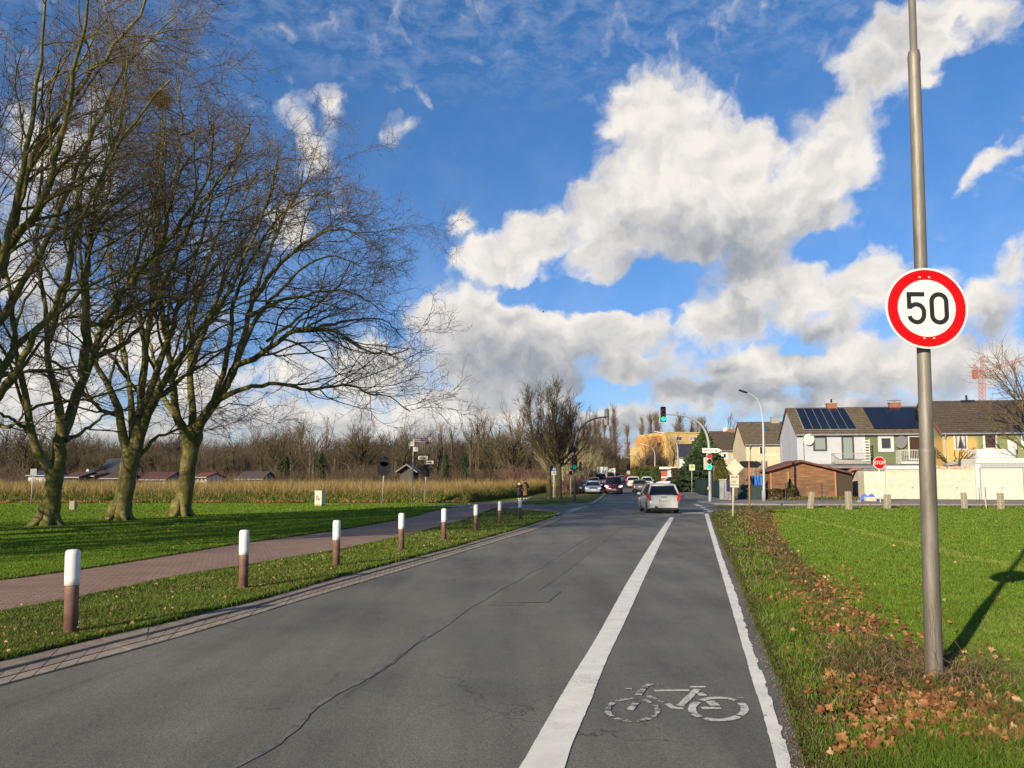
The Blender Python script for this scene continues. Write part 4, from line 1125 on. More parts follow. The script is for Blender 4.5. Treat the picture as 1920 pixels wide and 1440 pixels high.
# clumps of longer grass near the camera
cx = []; cy = []; ch = []; cm = []
for j in range(330):
    yy = 1 / r_.uniform(1 / 16.0, 1 / 4.0); e0 = float(np.interp(yy, [p.y for p in re_[:8]], [p.x for p in re_[:8]])); e1 = float(np.interp(yy, [p.y for p in fl[:10]], [p.x for p in fl[:10]])) if yy > fl[0].y else e0 + 3
    xx = e0 + (e1 - e0) * r_.uniform(.12, .95); m_ = int(r_.integers(25, 60)); kind = r_.uniform()
    cx += list(xx + r_.normal(0, .05, m_)); cy += list(yy + r_.normal(0, .05, m_)); ch += list(r_.uniform(.05, .15, m_)); cm += [0 if kind < .4 else 1 if kind < .75 else 3 if kind < .87 else 4] * m_
cx, cy, ch, cm = map(np.array, (cx, cy, ch, cm))
blades('grass_clumps', cx, cy, ch, np.full(len(cx), .006), r_.uniform(.2, 1.0, len(cx)), [L_G1, L_G2, L_G3, L_DRY, L_BRN], cm, 4, 0.01)
# left verge
vp = [(p.x, p.y) for p in verge_poly]
x, y = scatter(vp, 170000, 5.5, 41, 105, 2.0); n = len(x); k = r_.uniform(0, 1, n); patch = nz(x, y, 1.6, 3)
mi = np.where(k < .30 + .2 * patch, 0, np.where(k < .52 + .25 * patch, 1, np.where(k < .83, 5, np.where(k < .93, 3, 4))))
blades('verge_tufts', x, y, r_.uniform(.03, .075, n) * (.6 + .7 * patch), np.maximum(.005, .00095 * y), r_.uniform(.2, 1.0, n), [L_G1, L_G2, L_G3, L_DRY, L_BRN, L_OLV], mi, 5, 0.035)
# lawn left of the path
lp = [(p.x, p.y) for p in [ptb] + pt] + [(-3, 60), (-60, 60), (-60, -14)]
x, y = scatter(lp, 260000, 9.0, 60, 107, 2.0); n = len(x); k = r_.uniform(0, 1, n); patch = nz(x, y, .8, 5)
mi = np.where(k < .55, 0, np.where(k < .9, 1, 2))
blades('lawn_grass', x, y, r_.uniform(.03, .065, n) * (.6 + .6 * patch), np.maximum(.008, .0012 * y), r_.uniform(.1, .8, n), [leafy('lawn_green', (0.095, 0.165, 0.012)), leafy('lawn_bright', (0.155, 0.235, 0.020)), L_G3], mi, 6, -0.012, curved=False)
# blades growing over the edges of path and kerb
for (ln, off, z0, sd) in ((pt, -0.02, 0.0, 8), (pb, 0.02, .03, 9), (ko, -.03, .04, 10)):
    P_ = along(smooth_line(ln, 4), 2600); A = np.array([(p.x, p.y) for p in P_]); A = np.repeat(A, 8, axis=0)
    x = A[:, 0] + r_.normal(0, .03, len(A)) + off; y = A[:, 1] + r_.normal(0, .03, len(A)); n = len(x)
    blades('edge_grass', x, y, r_.uniform(.03, .08, n), np.maximum(.006, .001 * y), r_.uniform(.4, 1.1, n), [L_G1, L_G2, L_OLV], r_.integers(0, 3, n), sd, z0)
P_ = along([p for p in re_[:7]], 3000); A = np.repeat(np.array([(p.x, p.y) for p in P_]), 6, axis=0)
x = A[:, 0] + np.abs(r_.normal(0, .05, len(A))) - .01; y = A[:, 1] + r_.normal(0, .03, len(A)); n = len(x)
blades('edge_grass', x, y, r_.uniform(.02, .06, n), np.maximum(.006, .001 * y), r_.uniform(.5, 1.2, n), [L_OLV, L_G1, L_BRN], r_.integers(0, 3, n), 11, 0.01)

# reeds: a golden strip behind the lawn
L_R1 = leafy('reed_gold', (0.36, 0.25, 0.085), (0.50, 0.37, 0.15), .3); L_R2 = leafy('reed_brown', (0.20, 0.13, 0.05), (.29, .20, .08), .3); L_R3 = leafy('reed_green', (0.10, 0.14, 0.025), (.15, .19, .04), .3)
nr = 95000
rg = np.random.default_rng(31); yy = 61.5 + 30 * rg.uniform(0, 1, nr) ** 1.7; xx = rg.uniform(-64, 4.5, nr)
front = np.interp(xx, [-60, -3.6, -1.5, 1.0, 3.5], [61.5, 62.0, 70, 78, 90]); yy = np.where(yy < front, front + rg.uniform(0, 6, nr), yy)
ok = (xx > -0.69 * yy - 2) & (xx < 0.055 * yy - 0.6) ; xx = xx[ok]; yy = yy[ok]; n = len(xx)
H = rg.uniform(0.7, 1.95, n) * (0.72 + .42 * nz(xx, yy, 1.1)); mi = np.where(rg.uniform(0, 1, n) < .68, 0, 1)
blades('reeds', xx, yy, H, rg.uniform(.015, .04, n), rg.uniform(.05, .75, n), [L_R1, L_R2, L_R3], np.where(rg.uniform(0, 1, n) < .10, 2, mi), 12)
m2 = 60000; xs = rg.uniform(-62, 3, m2); fr = np.interp(xs, [-60, -3.6, -1.5, 1.0, 3.5], [60.6, 61.0, 68, 76, 88]); ys = fr + rg.exponential(1.3, m2)
ok = (xs > -0.69 * ys - 2) & (xs < 0.055 * ys - .6); xs = xs[ok]; ys = ys[ok]; n = len(xs)
blades('reed_bank_grass', xs, ys, rg.uniform(.3, 1.05, n) * np.clip((ys - np.interp(xs, [-60, -3.6, -1.5, 1.0, 3.5], [60.6, 61.0, 68, 76, 88])) * .7 + .3, .3, 1.1), rg.uniform(.03, .06, n), rg.uniform(.1, .7, n), [L_R3, L_G1, L_R1], np.where(rg.uniform(0, 1, n) < .5, 0, np.where(rg.uniform(0, 1, n) < .55, 1, 2)), 13)

# fallen leaves: curled, lobed
def leaf_shape():
    pts = []
    for i in range(15):
        a = math.pi * 2 * i / 15 - math.pi / 2
        r = 1.0 if i in (4, 7, 8, 11) else (0.55 if i in (2, 13, 6, 9) else 0.72)
        if i == 0: r = 0.35
        pts.append((math.cos(a) * r * .9, math.sin(a) * r))
    return np.array(pts)
LS = leaf_shape()
def leaves(name, x, y, size, mats, mi, seed, z0=0.02, tilt=0.7, zr=0.03):
    rg = np.random.default_rng(seed); n = len(x)
    loc = np.concatenate([np.zeros((1, 2)), LS]); K = len(loc)
    size = size * .86; a = rg.uniform(0, 2 * np.pi, n); c, s = np.cos(a)[:, None], np.sin(a)[:, None]
    X = loc[None, :, 0] * rg.uniform(.8, 1.1, (n, 1)); Y = loc[None, :, 1] * np.ones((n, 1))
    cu = rg.uniform(-1.7, 1.7, (n, 1)); cv = rg.uniform(-1.3, 1.3, (n, 1))
    Z = cu * (X ** 2) * .6 + cv * (Y ** 2) * .5 + rg.normal(0, .14, (n, K))
    V = np.stack([X * c - Y * s, X * s + Y * c, Z], 2) * size[:, None, None]
    # tilt each leaf
    t1 = rg.normal(0, tilt, n); ct, st = np.cos(t1)[:, None], np.sin(t1)[:, None]
    V = np.stack([V[..., 0], V[..., 1] * ct - V[..., 2] * st, V[..., 1] * st + V[..., 2] * ct], 2)
    V += np.stack([x, y, gzn(y) + z0 + rg.uniform(0, zr, n) + size * np.abs(np.sin(t1)) * .6], 1)[:, None, :]
    i = np.arange(n)[:, None, None] * K; j = np.arange(1, K); tri = np.stack([np.zeros(K - 1, int), j, np.r_[j[1:], 1]], 1)
    F = (i + tri[None]).reshape(-1, 3)
    o = np_mesh(name, V.reshape(-1, 3), F, mats, mi=np.repeat(mi, K - 1)); tag(o, kind='stuff'); return o
L_L1 = leafy('leaf_orange', (0.27, 0.115, 0.042), (0.42, 0.205, 0.085), .2); L_L2 = leafy('leaf_brown', (0.15, 0.062, 0.026), (0.24, 0.105, 0.045), .2); L_L3 = leafy('leaf_tan', (0.42, 0.27, 0.13), (0.55, 0.38, 0.2), .2)
LM = [L_L1, L_L2, L_L3]
lx = []; ly = []; lz = []
for (px, py, sx, sy, cnt, sz) in [  # drifts, by where they lie in the photo
    (1545,1128,36,28,900,.05),(1500,1140,30,14,130,.05),(1600,1190,36,30,560,.05),(1650,1225,60,30,220,.06),(1640,1265,50,25,260,.06),(1700,1300,75,30,850,.058),(1760,1340,65,28,560,.058),(1730,1270,40,14,240,.06),
    (1800,1390,60,28,320,.07),(1620,1425,40,10,60,.085),(1425,972,30,8,420,.06),(1435,985,18,8,200,.06),(1400,962,30,3,120,.06),(1410,1000,20,12,60,.055),
    (1480,1052,14,6,60,.055),(1455,1030,12,8,40,.05),(1488,1090,10,8,30,.05),(1500,1200,40,25,60,.05),(1880,1400,50,30,200,.07),(1650,1400,60,25,90,.06),(1690,1360,120,50,160,.065),(1560,1240,80,60,130,.05)]:
    for _ in range(cnt):
        g = G(px + r_.normal() * sx, max(955, py + r_.normal() * sy))
        lx.append(g.x); ly.append(g.y); lz.append(sz * r_.uniform(.5, 1.05) * .82)
q_ = along(fl, 500)
for _ in range(3900):      # the drift follows the border of the field
    p = q_[int(r_.uniform(0, 1) ** 1.15 * 499)]
    if nz(np.array([p.x]), np.array([p.y]), 1.7, 2)[0] < r_.uniform(.2, .75): continue
    lx.append(p.x - abs(r_.normal(0, .28)) + .08); ly.append(p.y + r_.normal(0, .2)); lz.append(.05 * r_.uniform(.45, 1.0))
lx, ly, lz = map(np.array, (lx, ly, lz)); flx_ = np.interp(ly, [p.y for p in re_[:8]], [p.x for p in re_[:8]]) + .15
ok = lx > flx_
leaves('leaf_litter', lx[ok], ly[ok], lz[ok], LM, r_.choice(3, ok.sum(), p=[.50, .45, .05]), 21, .018, .9, .055)
# scattered leaves on field, lawn, left verge, and along the reed edge
x, y = scatter(fpoly, 130, 6, 45, 201, 1.0); leaves('scattered_leaves', x, y, r_.uniform(.03, .05, len(x)), LM, r_.choice(3, len(x), p=[.4, .1, .5]), 22, .05)
x, y = scatter(vp, 420, 6, 38, 202, 1.0); leaves('scattered_leaves', x, y, r_.uniform(.015, .034, len(x)), LM, r_.choice(3, len(x), p=[.25, .3, .45]), 23, .07)
x, y = scatter(lp, 160, 11, 58, 203, 1.0); leaves('scattered_leaves', x, y, r_.uniform(.03, .05, len(x)), LM, r_.choice(3, len(x)), 24, .02)
m_ = 4200; xs = rg.uniform(-46, 0, m_); xs = xs[nz(xs, xs * 0, .9) > .42]; m_ = len(xs); fr = np.interp(xs, [-60, -3.6, -1.5, 1.0], [60.6, 61.0, 68, 76]); ys = fr + rg.normal(0, .45, m_) - .2
ok = xs < 0.0; leaves('leaf_litter', xs[ok], ys[ok], rg.uniform(.05, .09, ok.sum()), LM, rg.choice(3, ok.sum(), p=[.5, .3, .2]), 25, .02, .8, .12)

# tangled dead stems round the foot of the lamp mast
ss = []; rr_ = []
for j in range(420):
    a = rg.uniform(0, 6.28); d = abs(rg.normal(0, .35)) + .12; b = np.array([3.47 + math.cos(a) * d * 1.4, 6.38 + math.sin(a) * d * .8, .02]); v = unit(rg.normal(size=3) * [1, 1, .4] + [0, 0, .9]); L = rg.uniform(.12, .42)
    ps = [b]
    for i in range(4): v = unit(v + rg.normal(size=3) * .3 - [0, 0, .12]); ps.append(ps[-1] + v * L / 4)
    ss.append(ps); rr_.append(np.linspace(.0028, .0014, 5))
V, F = tubes(np.array(ss), np.array(rr_), 3)
o = np_mesh('dead_stems', V, F, mat('dead_stems', (.12, .075, .045), .9, col2=(.24, .17, .1), vscale=6)); tag(o, kind='stuff')
n = 9000; a = rg.uniform(0, 6.28, n); d = np.abs(rg.normal(0, .75, n)) + .12
x = 3.3 + np.cos(a) * d * .9; y = 6.6 + np.sin(a) * d * 1.2; ok = x > np.interp(y, [p.y for p in re_[:8]], [p.x for p in re_[:8]]) + .35; x = x[ok]; y = y[ok]; d = d[ok]; n = len(x)
blades('dark_weeds', x, y, rg.uniform(.04, .2, n) * np.clip(1.3 - d * .6, .3, 1), np.full(n, .008), rg.uniform(.3, 1.1, n), [L_BRN, L_OLV, L_G3, L_DRY], rg.choice(4, n, p=[.45, .3, .15, .1]), 30, .01)
# a second drift edge: dark weeds along the field border
n = 26000; s = rg.uniform(0, 1, n); q_ = along(fl, 400); A = np.array([(p.x, p.y) for p in q_])[(s ** 1.0 * 399).astype(int)]
x = A[:, 0] - np.abs(rg.normal(0, .22, n)); y = A[:, 1] + rg.normal(0, .12, n)
blades('dark_weeds', x, y, rg.uniform(.03, .14, n), np.maximum(.006, .001 * y), rg.uniform(.3, 1.1, n), [L_BRN, L_OLV, L_G3, L_DRY], rg.choice(4, n, p=[.45, .33, .12, .1]), 31, .01)
# grit and crumbs of soil along the asphalt edge
n = 5200; q_ = along(re_[:7], 600); ii = (rg.uniform(0, 1, n) ** 1.6 * 599).astype(int); A = np.array([(p.x, p.y) for p in q_])[ii]
x = A[:, 0] - np.abs(rg.normal(0, .05, n)); y = A[:, 1] + rg.normal(0, .05, n)
leaves('edge_debris', x, y, rg.uniform(.003, .009, n), [L_BRN, MATS['kerb_stone']], rg.choice(2, n), 32, .004, .5, .002)
# ------------------------------------------------------------------ street furniture
M_GALV = mat('galvanised_steel', (0.30, 0.30, 0.29), 0.5, col2=(0.42, 0.42, 0.40), vscale=3, metal=0.35, stretch=(1, 1, .3))
M_POLE = mat('weathered_mast', (0.13, 0.115, 0.092), 0.55, col2=(0.24, 0.22, 0.185), vscale=2.2, metal=0.25, bump=0.15, bscale=25, stretch=(2, 2, .35), lo=.42, hi=.62)
M_WHITE = mat('white_sheet', (0.70, 0.68, 0.62), 0.45)
M_CREAM = mat('aged_white', (0.60, 0.56, 0.43), 0.6, col2=(0.50, 0.46, 0.33), vscale=5)
M_RED = mat('signal_red_film', (0.62, 0.002, 0.004), 0.6, spec=.15)
M_BLACK = mat('black_film', (0.012, 0.012, 0.014), 0.5)
M_DKGREY = mat('dark_grey_back', (0.012, 0.015, 0.018), 0.8, col2=(0.022, 0.026, 0.03), vscale=4, spec=.1)
M_GREY = mat('grey_metal', (0.24, 0.25, 0.25), 0.6, col2=(.32, .33, .33), vscale=4)
M_BLUE = mat('blue_film', (0.012, 0.10, 0.50), 0.4)
M_YEL = mat('yellow_film', (0.80, 0.56, 0.20), 0.5)
M_GREENF = mat('green_film', (0.01, 0.16, 0.05), 0.5)
M_RUST = mat('rusty_steel', (0.36, 0.13, 0.035), 0.85, col2=(0.55, 0.25, 0.09), vscale=6, bump=.3)
M_HOUS = mat('dark_housing', (0.014, 0.015, 0.014), 0.55)
M_LRED = mat('red_lens_lit', (0.5, 0.01, 0.02), 0.15, emit=(0.9, 0.01, 0.02), estr=0.35, spec=.8)
M_LDRK = mat('dark_lens', (0.05, 0.008, 0.006), 0.15, spec=.8)
M_LGRN = mat('green_lens_lit', (0.0, 0.5, 0.2), 0.2, emit=(0.0, 0.95, 0.36), estr=1.5)
M_LGRNO = mat('green_lens_dim', (0.0, 0.10, 0.07), 0.2, emit=(0.0, 0.5, 0.3), estr=.25)
M_PLG = mat('pale_housing', (0.42, 0.43, 0.36), 0.6)

# near mast with the speed limit sign
mb_base = Vector((3.47, 6.32, 0)); YM = 6.32
def at_mast(px, py): return P(px, py, YM) - mb_base
ax0 = Vector((0, 0, -.1)); q1 = at_mast(1739, 846); q2 = at_mast(1714, 106); q3 = at_mast(1710, 0)
off = P(1751, 1240, YM) - mb_base
def on_axis(z):      # axis of the slightly leaning mast
    a = Vector((off.x, 0, off.z)); k = (z - a.z) / (q3.z - a.z); return Vector((a.x + (q3.x - a.x) * k, 0, z))
mast = thing('street_lamp', 'tall grey stepped lamp mast in the near right verge, behind the speed limit sign', 'street lamp', mb_base)
mb = MB(); mb.smooth = True
z1, z2 = q1.z, q2.z
mb.tube([on_axis(z) for z in (-.1, .02, .4, 1.0, z1 - .035, z1 - .01, z1 + .015, z1 + .03, 2.6, 3.8, z2 - .06, z2 - .04, z2, z2 + .045, z2 + .06, 6.5, 8.2)],
        [.068, .067, .066, .064, .062, .0655, .064, .053, .052, .050, .048, .0505, .0505, .044, .030, .029, .026], 28)
o = mb.build('pole', M_POLE, mast)
mb = MB(); mb.smooth = True; t_ = on_axis(8.2)
mb.tube([t_, t_ + Vector((0, 0, .3)), t_ + Vector((-.25, 0, .75)), t_ + Vector((-.7, 0, 1.0)), t_ + Vector((-1.3, 0, 1.1))], [.03, .03, .028, .026, .025], 12)
arm = mb.build('arm', M_GALV, mast)
mb = MB(); mb.box(t_ + Vector((-1.6, 0, 1.12)), (.7, .26, .1), bev=.05); mb.build('lamp_head', M_GREY, mast)
# scratches and vine marks on the lower mast: part of its weathered look
mb = MB(); rs = random.Random(9)
for k in range(8):
    z = rs.uniform(.05, .5); a = R(rs.uniform(215, 325)); pts_ = []
    for i in range(9):
        c = on_axis(z); rad = .0662 - .003 * z
        pts_.append((c.x + math.cos(a) * rad, math.sin(a) * rad, z)); z += rs.uniform(.01, .05); a += rs.uniform(-.10, .10)
        if z > 1.02: break
    if len(pts_) > 2: mb.tube(pts_, .0018, 4)
mb.build('dried_vine', mat('dried_vine', (.05, .032, .022), .9), mast)

sc_px = (1737, 578)
spos = P(sc_px[0], sc_px[1], YM - .10)
sign = thing('speed_limit_sign', 'round white speed limit sign with red ring and black 50, bolted on the tall mast', 'road sign', spos)
RS = .337
k = RS / 562.0
mb = MB(); mb.disc((0, 0), RS, 64, 0.0, .004); mb.build('plate', M_WHITE, sign)
mb = MB(); mb.disc((0, 0), RS - .008, 64, .010, .0095); mb.build('back_plate', M_GREY, sign)
def ring(mb, r0, r1, y, n=72):
    vs = []; fs = []
    for i in range(n):
        a = 2 * math.pi * i / n; vs += [(r0 * math.cos(a), y, r0 * math.sin(a)), (r1 * math.cos(a), y, r1 * math.sin(a))]
    for i in range(n):
        j = (i + 1) % n; fs.append((2 * i, 2 * i + 1, 2 * j + 1, 2 * j))
    mb.add(vs, fs)
mb = MB(); ring(mb, 397 * k, 535 * k, -.0055); mb.build('red_ring', M_RED, sign)
def zz(x, y): return ((x - 697) * k, (702 - y) * k)
def cr(pts, n=6): return [(v.x, v.y) for v in smooth_line([Vector((a, b, 0)) for a, b in pts], n)]
mb = MB()
mb.stroke([zz(672, 508), zz(428, 508)], 62 * k, -.0055, .001)
mb.stroke([zz(458, 534), zz(458, 712)], 60 * k, -.0055, .001)
mb.stroke(cr([zz(470, 690), zz(500, 662), zz(553, 648), zz(612, 668), zz(650, 722), zz(654, 790), zz(640, 845), zz(602, 884), zz(552, 897), zz(504, 880), zz(468, 846), zz(456, 812)]), 60 * k, -.0062, .001)
r0_ = 100
pts_ = [zz(867 + r0_ * math.cos(R(a)), 610 - r0_ * math.sin(R(a))) for a in range(0, 181, 12)] + [zz(867 + r0_ * math.cos(R(a)), 800 - r0_ * math.sin(R(a))) for a in range(180, 361, 12)]
mb.stroke(pts_, 62 * k, -.0055, .001, closed=True)
mb.build('numerals', M_BLACK, sign)
for x, y in ((618, 270), (749, 272), (643, 1119), (775, 1118)):
    c = zz(x, y); mb = MB(); mb.disc(c, .007, 10, -.0056, .004); mb.build('bolt', M_WHITE, sign)
for dz in (-.25, .25):
    mb = MB(); mb.box((0, .05, dz), (.16, .012, .03)); mb.box((-.075, .085, dz), (.012, .07, .03)); mb.box((.075, .085, dz), (.012, .07, .03)); mb.build('clamp', M_GALV, sign)

# bollards along the path
M_BROWN = mat('brown_plastic', (0.130, 0.062, 0.044), 0.65, col2=(0.20, 0.115, 0.085), vscale=7, bump=.15)
M_CAP = mat('white_cap', (0.74, 0.73, 0.67), 0.5, col2=(0.60, 0.585, 0.52), vscale=5, lo=.45, hi=.8)
bol = thing('bollard', 'x', 'bollard', (0, 0, 0), 0, 'white capped brown bollards along the path')
mb = MB(); mb.smooth = True; mb.lathe([(.068, -.15), (.068, .50), (.066, .535), (.05, .536)], 24); mb.build('post', M_BROWN, bol)
mb = MB(); mb.smooth = True; mb.lathe([(.060, .530), (.073, .532), (.0735, .60), (.0735, .85), (.068, .885), (.055, .898), (.03, .903)], 24); mb.build('cap', M_CAP, bol)
words_ = ['nearest white capped bollard, at the left edge of the verge', 'second white capped bollard from the camera beside the path', 'third white capped bollard from the camera beside the path',
          'fourth white capped bollard from the camera beside the path', 'fifth white capped bollard from the camera beside the path', 'third from last white capped bollard before the side street',
          'second to last white capped bollard before the side street', 'last white capped bollard at the rounded tip of the verge']
for i, (bx, by, lean) in enumerate([(132, 1195, .022), (456, 1109, .012), (630, 1067, .01), (752, 1036, .006), (832, 1016, .004), (892, 998, .002), (937, 984, 0), (975, 975.5, -.01)]):
    g = G(bx, by); c = bol if i == 0 else copy_tree(bol); put(c, (g.x, g.y, g.z + .01), i * .7, words_[i]); c.rotation_euler[1] = -lean; 
g = G(1108, 925.5); c = copy_tree(bol); put(c, g, 0, 'white capped bollard in front of the parked silver blue car')

# concrete stones
M_CONC = mat('old_concrete', (0.25, 0.215, 0.15), 0.95, col2=(0.36, 0.315, 0.23), vscale=6, bump=.5, bscale=14)
for lab, px, py, h, w, ln in [
    ('leaning square concrete post at the field corner, tilted to the right', 1519, 954, 1.05, .30, .17), ('upright square concrete post at the field edge, beside dry grass', 1592, 956, 1.10, .32, -.02),
    ('short square concrete post just in front of the stop sign', 1664, 954, .90, .34, .02), ('square concrete post before the long cream garage, right of the mast', 1809, 954, 1.0, .30, -.03), ('square concrete post before the white sectional garage door, rightmost', 1877, 955, 1.0, .32, .0)]:
    g = G(px, py); mb = MB(); mb.box((0, 0, h / 2 - .1), (w, w * .9, h + .2), bev=.035); o = mb.build('concrete_post', M_CONC); o.location = g; o.rotation_euler = (0, ln, R(12))
    tag(o, lab, 'post', 'square concrete posts along the field edge')
g = G(137, 955.5); mb = MB(); mb.box((0, 0, .22), (.34, .3, .6), bev=.04); o = mb.build('concrete_post', M_CONC); o.location = g; tag(o, 'low mossy concrete stone on the lawn between the two leftmost trunks', 'post')

# junction box with graffiti
g = G(595, 949); g.y += .2
cab = thing('utility_cabinet', 'cream utility cabinet with black graffiti between lawn and reeds', 'cabinet', (g.x, g.y, gz(g.y)), R(-24))
mb = MB(); mb.box((0, .2, .06), (.56, .42, .12)); mb.build('base', M_CONC, cab)
mb = MB(); mb.box((0, .2, .56), (.60, .44, .88), bev=.015); mb.build('body', mat('cabinet_cream', (.66, .62, .46), .6, col2=(.56, .52, .38), vscale=5), cab)
mb = MB(); mb.box((0, .2, 1.03), (.66, .50, .06), bev=.02); mb.build('lid', M_CREAM, cab)
mb = MB(); mb.box((-.02, -.025, .56), (.50, .008, .76)); mb.box((.17, -.034, .60), (.02, .02, .08)); mb.build('door', M_CREAM, cab)
mb = MB()
for pts_, w in (([(-.16, .40), (-.04, .74), (.02, .62), (.10, .42)], .05), ([(-.15, .42), (.05, .44), (.16, .36)], .04), ([(-.17, .60), (-.1, .68), (-.02, .70)], .03), ([(.12, .44), (.17, .56)], .03), ([(-.14, .48), (-.05, .52)], .025)):
    mb.stroke(pts_, w, -.030, .001)
mb.build('graffiti', M_BLACK, cab)

def pole_thing(name, label, cat, base_px, top_px, rad=.038, m=M_GALV, dY=0, group=None):
    b = G(*base_px); b.y += dY; t = thing(name, label, cat, b, 0, group)
    q = P(top_px[0], top_px[1], b.y) - b
    mb = MB(); mb.smooth = True; mb.tube([(0, 0, -.2), (q.x * .5, 0, q.z * .5), (q.x, 0, q.z)], rad, 10); mb.build('pole', m, t)
    return t, b
def loc(b, px, py, dy=0.0):
    v = P(px, py, b.y + dy) - b; return v
def plate_px(t, b, name, m, x0, y0, x1, y1, dy=-.06, th=.012, bev=False):
    a = loc(b, x0, y1, dy); c = loc(b, x1, y0, dy); mb = MB(); mb.box(((a.x + c.x) / 2, dy, (a.z + c.z) / 2), (abs(c.x - a.x), th, abs(c.z - a.z))); return mb.build(name, m, t)
def ngon(cx, cz, r, n, rot=0): return [(cx + r * math.cos(2 * math.pi * (i + rot) / n), cz + r * math.sin(2 * math.pi * (i + rot) / n)) for i in range(n)]
def marks(t, b, name, m, segs, dy):
    mb = MB()
    for x0, y0, x1, y1, w in segs:
        p = loc(b, x0, y0, dy); q = loc(b, x1, y1, dy); mb.stroke([(p.x, p.z), (q.x, q.z)], w, dy, .002)
    mb.build(name, m, t)

# signs by the reeds
t, b = pole_thing('road_sign', 'dark back of an octagonal road sign with a smaller sign above, left of the signpost', 'road sign', (716, 947), (722, 857.5), .04)
v = loc(b, 720, 879); mb = MB(); mb.prism(ngon(v.x, v.z, .54, 8, .5), 'y', -.075, -.06); mb.build('octagon_plate', M_DKGREY, t)
v = loc(b, 721, 864.5); mb = MB(); mb.prism(ngon(v.x, v.z - .04, .36, 12, .5), 'y', -.075, -.06); mb.box((v.x, -.067, v.z + .22), (.5, .014, .12)); mb.build('upper_plate', M_DKGREY, t)
v = loc(b, 729, 881.5); mb = MB(); mb.box((v.x, -.080 + .03, v.z), (.09, .01, .09)); mb.build('sticker', M_WHITE, t)
t, b = pole_thing('direction_signpost', 'tall thin signpost with white red lettered cycle route boards', 'signpost', (772, 950), (775.5, 819.5), .036)
o = plate_px(t, b, 'board', mat('board_white', (.62, .60, .54), .5), 774.5, 820.3, 810, 828.2)
marks(t, b, 'lettering', mat('board_red', (.35, .03, .03), .5), [(779, 822.6, 799, 822.6, .055), (779, 826.0, 797, 826.0, .055), (807, 820.8, 809, 824.2, .06), (809, 824.2, 806.5, 828, .06)], -.068)
plate_px(t, b, 'green_insert', M_GREENF, 799.3, 828.6, 803.6, 833.2); plate_px(t, b, 'red_insert', mat('insert_red', (.6, .07, .07), .5), 805, 828.6, 809.6, 833.2)
plate_px(t, b, 'board', MATS['board_white'], 765, 828, 777, 836, -.09); plate_px(t, b, 'board', MATS['board_white'], 775, 838, 783.5, 846.5, -.09)
marks(t, b, 'lettering', M_GREY, [(767, 830.5, 774, 830.5, .05), (767, 833, 774, 833, .05), (777, 841, 782, 841, .05), (777, 843.5, 782, 843.5, .05)], -.098)
plate_px(t, b, 'plaque', mat('plaque_cream', (.75, .62, .42), .6), 766, 836.8, 768.8, 841.8)
t, b = pole_thing('street_name_sign', 'post with two white street name plates and the dark back of a narrow sign', 'street sign', (795.5, 947), (800, 869), .036)
plate_px(t, b, 'name_plate', MATS['board_white'], 784, 855, 802, 861.5, -.05); plate_px(t, b, 'name_plate', MATS['board_white'], 799.5, 863.8, 812.5, 870, -.07)
marks(t, b, 'lettering', M_BLACK, [(786, 858.8, 792, 859, .09), (793.5, 859, 799, 859.1, .09), (801.5, 867, 810.5, 867.2, .09)], -.08)
plate_px(t, b, 'back_plate', M_DKGREY, 793, 871, 804.5, 894, -.055)
t, b = pole_thing('road_sign', 'grey back of a square sign on a thin post at the far left', 'road sign', (58, 946), (62.5, 880), .036)
plate_px(t, b, 'back_plate', mat('alu_back', (.20, .22, .23), .5), 56.5, 879, 69, 892.5); plate_px(t, b, 'lower_plate', MATS['alu_back'], 55, 894, 68, 896.5)
# pedestrian sign
t, b = pole_thing('road_sign', 'round blue footpath sign above a small white plate, in front of the double trunk', 'road sign', (1038.5, 935.5), (1039, 872), .036, M_WHITE)
v = loc(b, 1039.2, 877.5, -.06); mb = MB(); mb.disc((v.x, v.z), .29, 28, -.05, .012); mb.build('blue_disc', M_BLUE, t)
mb = MB(); ring(mb, .262, .29, -.066, 28); mb.build('white_rim', M_WHITE, t)
mb = MB()
for dx, s in ((-.055, 1.), (.075, .62)):
    mb.disc((v.x + dx, v.z + .15 * s - (0 if s == 1 else .03)), .035 * s, 10, -.0665, .002)
    mb.stroke([(v.x + dx, v.z + .10 * s - (0 if s == 1 else .03)), (v.x + dx, v.z - .05)], .07 * s, -.0665, .002)
    mb.stroke([(v.x + dx, v.z - .03), (v.x + dx - .05 * s, v.z - .17)], .04 * s, -.0665, .002); mb.stroke([(v.x + dx, v.z - .03), (v.x + dx + .05 * s, v.z - .17)], .04 * s, -.0665, .002)
mb.build('pictogram', M_WHITE, t)
plate_px(t, b, 'white_plate', MATS['board_white'], 1034, 883.5, 1044.2, 890.5); marks(t, b, 'pictogram', M_GREY, [(1036, 887, 1042, 887, .12), (1037, 885.3, 1040, 885.3, .06)], -.07)

